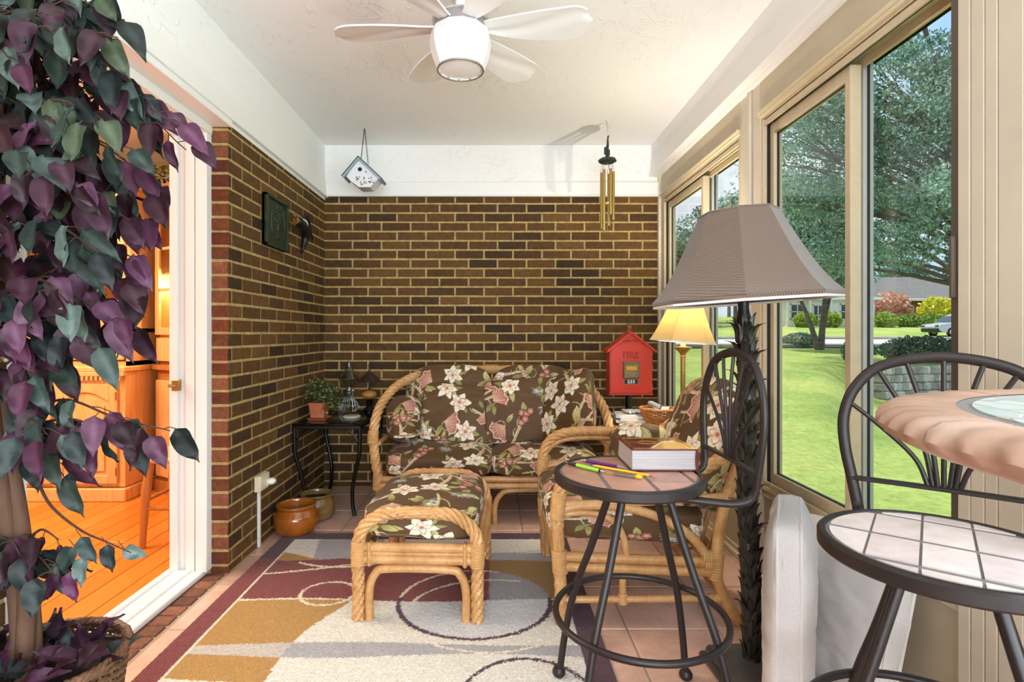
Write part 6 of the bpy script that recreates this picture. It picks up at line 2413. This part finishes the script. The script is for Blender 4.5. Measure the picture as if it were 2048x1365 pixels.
# corner cabinet standing beside the hutch
cc_ = thing('corner_cabinet', 'narrow honey oak corner cabinet with arched glass door and light inside', 'cabinet', (-2.05, 3.75, 0))
Rz = rotm('Z', -32)
def CCp(x, y, z):
    return tuple(Rz @ V(x, y, 0) + V(-2.22, 3.66, z))
b = MB()
for lo, hi in (((-.16, 0, 0), (.30, .28, .08)), ((-.15, .02, .08), (.29, .28, .84)), ((-.17, -.01, .84), (.31, .28, .875)), ((-.15, .25, .875), (.29, .28, 2.02)), ((-.15, .02, .875), (-.12, .28, 2.02)), ((.26, .02, .875), (.29, .28, 2.02)), ((-.15, .02, .875), (.29, .28, 1.08)), ((-.15, .02, 1.99), (.29, .28, 2.03)), ((-.18, -.02, 2.03), (.32, .28, 2.10)), ((-.12, .04, 1.50), (.26, .26, 1.512))):
    b.box(lo, hi, .003, M=Rz, c=(-2.22, 3.66, 0))
b.build('case', M_hutchd, cc_)
b = MB()
for lo, hi in (((-.15, 0, 1.08), (-.10, .02, 1.99)), ((.24, 0, 1.08), (.29, .02, 1.99)), ((-.10, 0, 1.08), (.24, .02, 1.13)), ((-.10, .004, 1.38), (.24, .016, 1.40)), ((-.10, .004, 1.66), (.24, .016, 1.68))):
    b.box(lo, hi, .003, M=Rz, c=(-2.22, 3.66, 0))
top = [(-.10 + .34 * i / 14, 1.99 - .04 - .10 * (1 - math.sin(PI * i / 14))) for i in range(15)]
U_ = Rz @ V(1, 0, 0)
b.prism(([(.24, 1.99), (-.10, 1.99)] + top)[::-1], .02, Rz @ V(0, .02, 0) + V(-2.22, 3.66, 0), U_, (0, 0, 1))
gdo = b.build('glass_door', M_hutch, cc_)
b = MB()
b.box((-.10, .006, 1.13), (.24, .010, 1.95), 0, M=Rz, c=(-2.22, 3.66, 0))
b.build('pane', M_hglass, gdo)
b = MB()
b.box((-.14, 0, .11), (.28, .02, .77), .004, M=Rz, c=(-2.22, 3.66, 0))
b.build('door', M_hutch, cc_)
b = MB()
b.box((-.13, -.002, .90), (.27, .023, 1.06), .004, M=Rz, c=(-2.22, 3.66, 0))
b.build('drawer', M_hutch, cc_)
b = MB()
lp = CCp(.05, .12, 1.487)
b.lathe([(0, 1.475), (.03, 1.475), (.03, 1.4985), (0, 1.4985)], 16, (lp[0], lp[1], 0))
b.build('cabinet_light', mat('cabinet_lamp', '#fff2d0', .4, emit=('#ffd890', 40)), cc_)
lamp('corner_cabinet_light', 'POINT', CCp(.06, .12, 1.44), 9, (1, .80, .52), radius=.03)
lamp('hutch_light', 'AREA', (-3.05, 3.75, 1.985), 9, (1, .76, .46), (0, 0, -1), size=(1.1, .2))
fp = thing('potted_fern', 'small green leafy plant on top of the corner cabinet', 'plant', (-2.15, 3.80, 2.1))
b = MB()
for k in range(120):
    small_leaf(b, (-2.17 + rnd.uniform(-.16, .16), 3.74 + rnd.uniform(-.08, .08), 2.135 + rnd.uniform(0, .12)), (rnd.uniform(-1, 1), rnd.uniform(-1, 1), rnd.uniform(-.5, .7)), rnd.uniform(.03, .05), .025, lin(rnd.choice(['#5a7030', '#46591f', '#76884a'])), rnd.uniform(-1, 1))
b.build('foliage', M_leafd, fp, attr=True, sharp=None)
b = MB()
b.lathe([(.001, 2.101), (.05, 2.101), (.065, 2.16), (.055, 2.16), (.001, 2.15)], 20, (-2.17, 3.74, 0))
b.build('pot', M_terracotta, fp)
# dining chair just inside the door
dc = thing('dining_chair', 'honey oak dining chair with round seat beyond the doorway', 'chair', (-1.66, 2.86, 0))
qx, qy = -1.655, 2.86
b = MB()
b.lathe([(.001, .435), (.150, .435), (.175, .445), (.180, .458), (.170, .468), (.12, .462), (.001, .455)], 40, (qx, qy, 0))
b.build('seat', M_hutch, dc)
for a, c_ in ((-1, -1), (1, -1), (-1, 1), (1, 1)):
    b = MB()
    b.tube(spl([(qx + a * .10, qy + c_ * .10, .437), (qx + a * .115, qy + c_ * .115, .25), (qx + a * .125, qy + c_ * .125, .002)], 8), [.020] * 5 + [.022] * 4 + [.019] * 4 + [.016] * 4, 12)
    b.build('leg', M_hutchd, dc)
b = MB()
for s_ in (-1, 1):
    b.tube([(qx - .115, qy + s_ * .115, .20), (qx + .115, qy + s_ * .115, .20)], .010, 8)
    b.tube([(qx + s_ * .115, qy - .115, .24), (qx + s_ * .115, qy + .115, .24)], .010, 8)
b.build('stretcher', M_hutchd, dc)
b = MB()
for s_ in (-.12, -.04, .04, .12):
    b.tube(spl([(qx + s_, qy + .145, .45), (qx + s_ * 1.1, qy + .17, .70), (qx + s_ * 1.2, qy + .20, .92)], 6), .011, 8)
b.tube(spl([(qx - .17, qy + .195, .90), (qx, qy + .215, .95), (qx + .17, qy + .195, .90)], 8), .026, 10, flatten=.5)
b.build('backrest', M_hutch, dc)

# ------------------------------------------------------------------ the garden, street and houses outside
def smooth(a, b_, x):
    t_ = min(1, max(0, (x - a) / (b_ - a)))
    return t_ * t_ * (3 - 2 * t_)
def ground(X, Y):
    tt = X / max(Y, 1.0)
    # the bank near the small tree and the sunken lawn held by the stone wall
    left = -.55 + .88 * min(1, max(0, (Y - 4) / 22))
    low = -.55 - .45 * min(1, max(0, (Y - 4) / 12))
    high = .05 + .28 * smooth(18, 26, Y)
    right = low if Y < 17.4 else low + (high - low) * smooth(17.4, 18.3, Y)
    w = smooth(.60, .72, tt)
    g_ = left * (1 - w) + right * w
    if Y > 26:
        g_ = .33 + (Y - 26) * .027 if Y < 37 else .627 + (Y - 37) * .06
    return g_
M_lawn = bpy.data.materials.new('lawn')
M_lawn.use_nodes = True
t = NT(M_lawn)
a_ = t.noise(.35, 4, .6)
b_ = t.noise(9, 4, .7)
c = t.ramp(a_, [(0.3, lin('#7d9145')), (.5, lin('#9aab57')), (.7, lin('#b1b46a'))])
c = t.mix(c, t.ramp(b_, [(0.25, (.62, .66, .58)), (.7, (1.25, 1.25, 1.2))]))
t.base(c)
t.b.inputs['Roughness'].default_value = .95
t.bump(t.noise(18, 5, .7), .8, .06)
b = MB()
ys_ = np.concatenate([np.linspace(-8, 30, 115), np.linspace(30.5, 95, 60)])
xs_ = np.concatenate([np.linspace(1.36, 30, 90), np.linspace(30.8, 110, 50)])
b.grid(np.array([[(x, y, ground(x, y) + .03 * mnoise.noise(Vector((x * .5, y * .5, 0)))) for x in xs_] for y in ys_]))
lw = b.build('lawn', M_lawn, None, sharp=None)
lw['kind'] = 'structure'
b = MB()
b.grid(np.array([[(x, y, ground(x, y) + .07) for y in np.linspace(27, 37, 10)] for x in np.linspace(6, 100, 60)]))
rd_ = b.build('road', mat('pale_road', '#c9c6c4', .8), None, sharp=None)
rd_['kind'] = 'structure'
b = MB()
for y0_ in (26.8, 37):
    P = [(x, y0_ + .1, ground(x, y0_) + .12) for x in np.linspace(6, 100, 40)]
    b.tube(P, .12, 6)
k_ = b.build('kerb', mat('kerb_stone', '#8d8a86', .8), None)
k_['kind'] = 'structure'
# stone retaining wall
b = MB()
rs = random.Random(4)
P = spl([(12.2, 17.2, 0), (13.4, 17.5, 0), (15.0, 17.75, 0), (18, 17.9, 0), (24, 18.2, 0)], 10)
for row in range(4):
    for p, q in zip(P[:-1], P[1:]):
        L_ = np.linalg.norm(q - p)
        d_ = (q - p) / L_
        ang = math.degrees(math.atan2(d_[1], d_[0]))
        z0 = -1.0 + row * .26
        b.box((-.02 - rs.uniform(0, .1), -.2, 0), (L_ * .98, .2, .25), .04, M=rotm('Z', ang), c=p + V(0, rs.uniform(-.04, .04), z0), col=np.array(lin(rs.choice(['#c9c4bd', '#b3aca4', '#d8d4ce', '#a29b92']))))
mw = mat('retaining_stone', '#c0bbb2', .9, attr=True, var=(6, .2))
tag(b.build('retaining_wall', mw, None, attr=True), 'low pale stone retaining wall at the far edge of the lawn', 'wall')

def leaf_cloud(b, c, R, n, size, cols, rg, shell=.55, flat=1.0):
    c, R = V(*c), V(*R)
    ph = rg.rand(n) * 2 * PI
    ct_ = rg.rand(n) * 2 - 1
    st_ = np.sqrt(1 - ct_ ** 2)
    rr = shell + (1 - shell) * rg.rand(n) ** .6
    rr *= rg.rand(n) ** .12
    P = np.stack([st_ * np.cos(ph), st_ * np.sin(ph), ct_ * flat], 1) * rr[:, None] * R + c
    D = rg.normal(0, 1, (n, 3)); D /= np.linalg.norm(D, axis=1, keepdims=True)
    E = np.cross(D, rg.normal(0, 1, (n, 3))); E /= np.linalg.norm(E, axis=1, keepdims=True)
    s_ = size * (.6 + .8 * rg.rand(n))[:, None]
    v = np.stack([P - D * s_, P + E * s_ * .55, P + D * s_, P - E * s_ * .55], 1).reshape(-1, 3)
    cc = np.array([lin(x) for x in cols])[rg.randint(0, len(cols), n)] * (.8 + .4 * rg.rand(n))[:, None]
    k = b.nv
    b.v.append(v)
    b.c.append(np.repeat(cc, 4, 0))
    b.f.extend([(k + 4 * i, k + 4 * i + 1, k + 4 * i + 2, k + 4 * i + 3) for i in range(n)])
    b.nv += 4 * n
    b.nf += n
M_fol = bpy.data.materials.new('tree_foliage')
M_fol.use_nodes = True
nt = M_fol.node_tree
t = NT(M_fol)
t.base(t.attr())
t.b.inputs['Roughness'].default_value = .6
tl = nt.nodes.new('ShaderNodeBsdfTranslucent')
nt.links.new(t.attr(), tl.inputs['Color'])
mx = nt.nodes.new('ShaderNodeMixShader')
mx.inputs[0].default_value = .35
nt.links.new(t.b.outputs[0], mx.inputs[1])
nt.links.new(tl.outputs[0], mx.inputs[2])
nt.links.new(mx.outputs[0], t.out.inputs[0])
M_trunk = mat('grey_bark', '#6a625a', .9, var=(6, .3), bump=(12, .8, .05))
TREES = ['#7d9e8a', '#688a76', '#90b09a', '#587a66', '#84a283', '#a2c0ac']
DARKS = ['#4a6656', '#405b4b', '#5a7661', '#6d886f']

def tree(label, base, H, crown, nleaf, size, cols, seed, limbs, tr=.3, name='oak_tree', group=None, lean=0.0, crown2=None):
    rg = np.random.RandomState(seed)
    z0 = ground(base[0], base[1])
    o = thing(name, label, 'tree', (base[0], base[1], z0), group=group)
    b = MB()
    tp = V(base[0] + lean, base[1], z0 + H * .62)
    b.tube(spl([(base[0], base[1], z0 - .1), (base[0] + lean * .3, base[1], z0 + H * .25), tuple(tp)], 8), np.linspace(tr, tr * .45, 17), 10)
    b.build('trunk', M_trunk, o)
    f_ = MB()
    bb = MB()
    per = nleaf // max(1, len(crown))
    for (dx, dy, dz, R) in crown:
        c = V(base[0] + dx, base[1] + dy, z0 + dz)
        leaf_cloud(f_, c, (R, R, R * .62), per, size, cols, rg)
        zz_ = min(dz * .72, H * .6)
        st_ = V(base[0] + lean * zz_ / H, base[1], z0 + zz_)
        bb.tube(spl([st_, (st_ + c) / 2 + V(0, 0, R * .15), c], 6), np.linspace(tr * .32, tr * .07, 13), 6)
        for _ in range(limbs):
            e = c + V(*(rg.normal(0, 1, 3) * R * .5))
            m_ = (st_ * .35 + c * .65)
            bb.tube(spl([m_, (m_ + e) / 2 + V(0, 0, .15), e], 4), np.linspace(tr * .13, tr * .03, 9), 5)
    bb.build('bough', M_trunk, o)
    f_.build('foliage', M_fol, o, sharp=None, attr=True)
    return o
rg_ = np.random.RandomState(2)
cr = []
for k in range(44):
    a = rg_.uniform(0, 2 * PI)
    h_ = rg_.uniform(3.6, 13.2)
    r_ = rg_.uniform(.8, 5.6) * (1 - max(0, h_ - 8) * .08)
    cr.append((r_ * math.cos(a), r_ * math.sin(a), h_, rg_.uniform(1.1, 1.8)))
cr += [(rg_.uniform(-7.2, -2.6), rg_.uniform(-1.5, 2.5), rg_.uniform(4.2, 11.5), rg_.uniform(1.2, 1.8)) for _ in range(20)]
tree('big broad leafy tree whose trunk stands at the right edge of the window view', (16.15, 18.6), 12, cr, 74000, .062, TREES, 5, 5, .27, 'oak_tree', lean=-.35)
cr = [(rg_.uniform(-2.2, 2.2), rg_.uniform(-1.5, 1.5), rg_.uniform(3.3, 8.0), rg_.uniform(.9, 1.4)) for _ in range(22)]
# multi-stemmed small tree on the bank
o = tree('small multi stemmed tree on the grassy bank near the road', (15.6, 25.8), 6.5, cr, 16000, .085, ['#6f9a86', '#5f8a74', '#86ab97', '#55786a'], 8, 2, .16, 'crepe_myrtle', lean=.4)
b = MB()
z0 = ground(15.6, 25.8)
b.tube(spl([(15.5, 25.8, z0 - .1), (15.1, 25.8, z0 + 1.2), (14.3, 25.8, z0 + 3.2)], 6), np.linspace(.15, .07, 13), 8)
b.tube(spl([(15.65, 25.8, z0 - .1), (15.75, 25.8, z0 + 1.2), (16.2, 25.8, z0 + 3.2)], 6), np.linspace(.12, .06, 13), 8)
b.build('side_stem', M_trunk, o)
# trees beyond the road
far = [(20.5, 58, 9.5, 'tall'), (26, 67, 14, 'w'), (33.5, 75, 16, 'w'), (43, 78, 17, 'w'), (52, 81, 18, 'w'), (61, 81, 17, 'w'), (71, 80, 17, 'w'), (40, 92, 20, 'b'), (58, 96, 21, 'b')]
flabels = ['pale leafy tree seen through the far narrow window', 'leafy tree behind the white columned house', 'leafy tree between the two houses', 'leafy tree behind the yellow shrub', 'leafy tree over the brick house roof', 'leafy tree beyond the brick house', 'leafy tree beyond the parked car', 'tall tree far behind the houses', 'tall tree far behind the brick house']
for i, ((x, y, H, kd), lb) in enumerate(zip(far, flabels)):
    cr = [(rg_.uniform(-3.4, 3.4), rg_.uniform(-2.5, 2.5), rg_.uniform(.32, 1.0) * H, rg_.uniform(1.8, 2.8)) for _ in range(13)]
    tree(lb, (x, y), H, cr, 6000, .20, TREES if i % 2 else DARKS, 20 + i, 1, .3, 'leafy_tree', group='trees across the road')

def bush(name, label, cat, c, R, n, size, cols, seed, group=None):
    z0 = ground(c[0], c[1])
    o = thing(name, label, cat, (c[0], c[1], z0), group=group)
    b = MB()
    leaf_cloud(b, (c[0], c[1], z0 + R[2] * .75), R, n, size, cols, np.random.RandomState(seed), shell=.7)
    b.build('foliage', M_fol, o, sharp=None, attr=True)
    b = MB()
    for k in range(4):
        b.tube([(c[0], c[1], z0), (c[0] + rnd.uniform(-.5, .5) * R[0], c[1] + rnd.uniform(-.5, .5) * R[1], z0 + R[2] * .8)], .03, 5)
    b.build('stem', M_trunk, o)
bush('shrub', 'small round dark shrub on the bank at the near side of the road', 'shrub', (12.6, 18.7), (.55, .5, .55), 1500, .06, DARKS, 41)
bush('shrub', 'low dark spreading shrub above the stone retaining wall', 'shrub', (15.2, 19.2), (1.6, .7, .55), 3000, .07, DARKS, 42)
bush('shrub', 'grey green low bush at the foot of the small tree', 'shrub', (15.4, 27.2), (1.0, .6, .45), 1400, .09, ['#7f9a86', '#6a8672'], 44)
HG = ['#a9bf4a', '#8ea63c', '#bccb5e', '#75903a']
for i, (x, lb) in enumerate(((31.6, 'rounded light green hedge shrub at the left of the white columned porch'), (34.2, 'rounded light green hedge shrub in front of the white columns'), (37.2, 'rounded light green hedge shrub behind the small tree stems'), (39.9, 'rounded light green hedge shrub at the corner of the white columned house'))):
    bush('hedge_shrub', lb, 'shrub', (x, 55.0), (1.15, .9, .95), 900, .16, HG, 50 + i, 'hedge shrubs before the houses')
for i in range(6):
    bush('hedge_shrub', 'low green hedge shrub along the lawn of the brick house', 'shrub', (43.0 + i * 2.9, 56 + (i % 2) * .6), (1.4, .9, .8), 700, .18, ['#86a24a', '#6b8a44', '#9ab560'], 60 + i, 'low hedge before the brick house')
bush('shrub', 'bright yellow green shrub beside the brick house', 'shrub', (48.0, 58.5), (2.2, 1.2, 1.9), 1500, .2, ['#d8d23e', '#c6c63a', '#e6df58'], 71)
bush('shrub', 'rust pink leaved shrub left of the yellow shrub', 'shrub', (43.5, 59.5), (2.6, 1.3, 2.2), 1700, .2, ['#d9a58e', '#c78a74', '#e5bba6'], 72)

M_hbrick = mat('house_brick', '#8a5240', .9, var=(3, .2))
M_roof = mat('grey_shingle', '#6f6c6b', .9, var=(5, .2))
M_hwhite = mat('white_siding', '#e9e8e6', .7)
M_dpane = mat('dark_window_pane', '#3a4348', .1)
def house(label, x0, x1, y0, y1, h, roof_h, wallm, wins, cols=(), name='house'):
    z0 = ground((x0 + x1) / 2, y0) - .2
    o = thing(name, label, 'house', ((x0 + x1) / 2, y0, z0))
    b = MB()
    b.box((x0, y0, z0), (x1, y1, z0 + h))
    b.build('wall', wallm, o)
    b = MB()
    ym = (y0 + y1) / 2
    e = .5
    v = [(x0 - e, y0 - e, z0 + h - .1), (x1 + e, y0 - e, z0 + h - .1), (x1 + e, y1 + e, z0 + h - .1), (x0 - e, y1 + e, z0 + h - .1), (x0 + 1.5, ym, z0 + h + roof_h), (x1 - 1.5, ym, z0 + h + roof_h)]
    b.add(v, [(0, 1, 5, 4), (1, 2, 5), (2, 3, 4, 5), (3, 0, 4), (3, 2, 1, 0)])
    b.build('roof', M_roof, o)
    b = MB()
    b.box((x0 - e, y0 - e - .05, z0 + h - .32), (x1 + e, y0 - e + .1, z0 + h - .05), .02)
    b.build('fascia', M_hwhite, o)
    for (wx_, wz_, ww, wh) in wins:
        b = MB()
        for (a0, a1, c0, c1) in ((0, ww, 0, .1), (0, ww, wh - .1, wh), (0, .1, 0, wh), (ww - .1, ww, 0, wh), (ww / 2 - .04, ww / 2 + .04, 0, wh), (0, ww, wh / 2 - .04, wh / 2 + .04)):
            b.box((wx_ + a0, y0 - .08, z0 + wz_ + c0), (wx_ + a1, y0 + .02, z0 + wz_ + c1))
        w_ = b.build('window', M_hwhite, o)
        g = MB()
        g.box((wx_ + .05, y0 - .03, z0 + wz_ + .05), (wx_ + ww - .05, y0 - .01, z0 + wz_ + wh - .05))
        g.build('pane', M_dpane, w_)
    for cx in cols:
        b = MB()
        b.lathe([(.001, z0), (.24, z0), (.24, z0 + .25), (.17, z0 + .3), (.15, z0 + h - .4), (.22, z0 + h - .3), (.22, z0 + h - .1), (.001, z0 + h - .1)], 16, (cx, y0 - .35, 0))
        b.build('column', M_hwhite, o)
house('white columned house front across the road behind rounded hedges', 30.5, 40.5, 57.5, 66, 3.3, 2.6, M_hwhite, [(31.5, .9, 1.5, 1.7), (33.9, .2, 1.1, 2.3), (36.8, .9, 1.5, 1.7)], (31.0, 33.4, 35.6, 38.9))
house('red brick house with grey roof across the road behind the parked car', 44, 66, 62, 73, 3.2, 3.0, M_hbrick, [(46.5, .9, 1.6, 1.5), (52.6, .9, 1.6, 1.6), (56.4, .8, 1.0, 2.1), (60, .9, 1.6, 1.5)])

# silver car parked at the far kerb
car = thing('car', 'silver car parked at the far side of the road', 'car', (36.2, 41.5, ground(36.2, 41.5)))
M_silverp = mat('silver_car_paint', '#b9bcc2', .25, metal=.4, coat=.6)
M_tyre = mat('tyre_rubber', '#17171a', .8)
cz = ground(36.2, 40.4) + .03
cx0, cyc = 33.2, 41.2
side = [(0.05, .45), (.0, .75), (.12, .92), (1.05, 1.06), (1.65, 1.58), (2.1, 1.72), (3.9, 1.70), (4.45, 1.1), (4.55, .9), (4.55, .45), (4.2, .32), (.3, .32)]
b = MB()
n = len(side)
prof = []
for yy, k in ((-.9, .97), (-.8, 1.0), (.8, 1.0), (.9, .97)):
    prof.append([(cx0 + x, cyc + yy * (1 - max(0, z - 1.0) * .22), cz + z * k) for x, z in side])
b.grid(np.array(prof), closed_u=True)
b.add(prof[0], [tuple(range(n))])
b.add(prof[-1], [tuple(range(n - 1, -1, -1))])
b.build('body', M_silverp, car, sharp=35)
b = MB()
yw = cyc - .9 * .84
for poly in ([(1.30, 1.10), (1.78, 1.54), (2.25, 1.60), (2.25, 1.10)], [(2.33, 1.10), (2.33, 1.60), (3.20, 1.60), (3.20, 1.10)], [(3.28, 1.10), (3.28, 1.60), (3.78, 1.58), (4.15, 1.14)]):
    b.prism([(cx0 + x, cz + z) for x, z in poly][::-1], .03, (0, cyc - .80, 0), (1, 0, 0), (0, 0, 1))
b.add([(cx0 + 1.0, cyc - .72, cz + 1.08), (cx0 + 1.0, cyc + .72, cz + 1.08), (cx0 + 1.60, cyc + .64, cz + 1.57), (cx0 + 1.60, cyc - .64, cz + 1.57)], [(0, 1, 2, 3)])
b.build('window', M_dpane, car)
b = MB()
b.box((cx0 - .06, cyc - .82, cz + .34), (cx0 + .25, cyc + .82, cz + .62), .06)
b.build('bumper', M_blackp, car)
for wx_ in (.95, 3.65):
    for wy_ in (-.84, .84):
        b = MB()
        b.lathe([(.001, -.1), (.30, -.1), (.34, -.06), (.34, .06), (.30, .1), (.001, .1)], 24, (cx0 + wx_, cyc + wy_, cz + .335), M=rotm('X', 90))
        w_ = b.build('wheel', M_tyre, car)
        g = MB()
        g.lathe([(.001, -.115), (.20, -.115), (.22, -.10), (.22, .10), (.20, .115), (.001, .115)], 10, (cx0 + wx_, cyc + wy_, cz + .335), M=rotm('X', 90))
        g.build('hubcap', M_silver, w_)
b = MB()
b.box((cx0 - .02, cyc - .82, cz + .72), (cx0 + .12, cyc - .5, cz + .86), .03)
b.box((cx0 - .02, cyc + .5, cz + .72), (cx0 + .12, cyc + .82, cz + .86), .03)
b.build('headlamp', M_dpane, car)
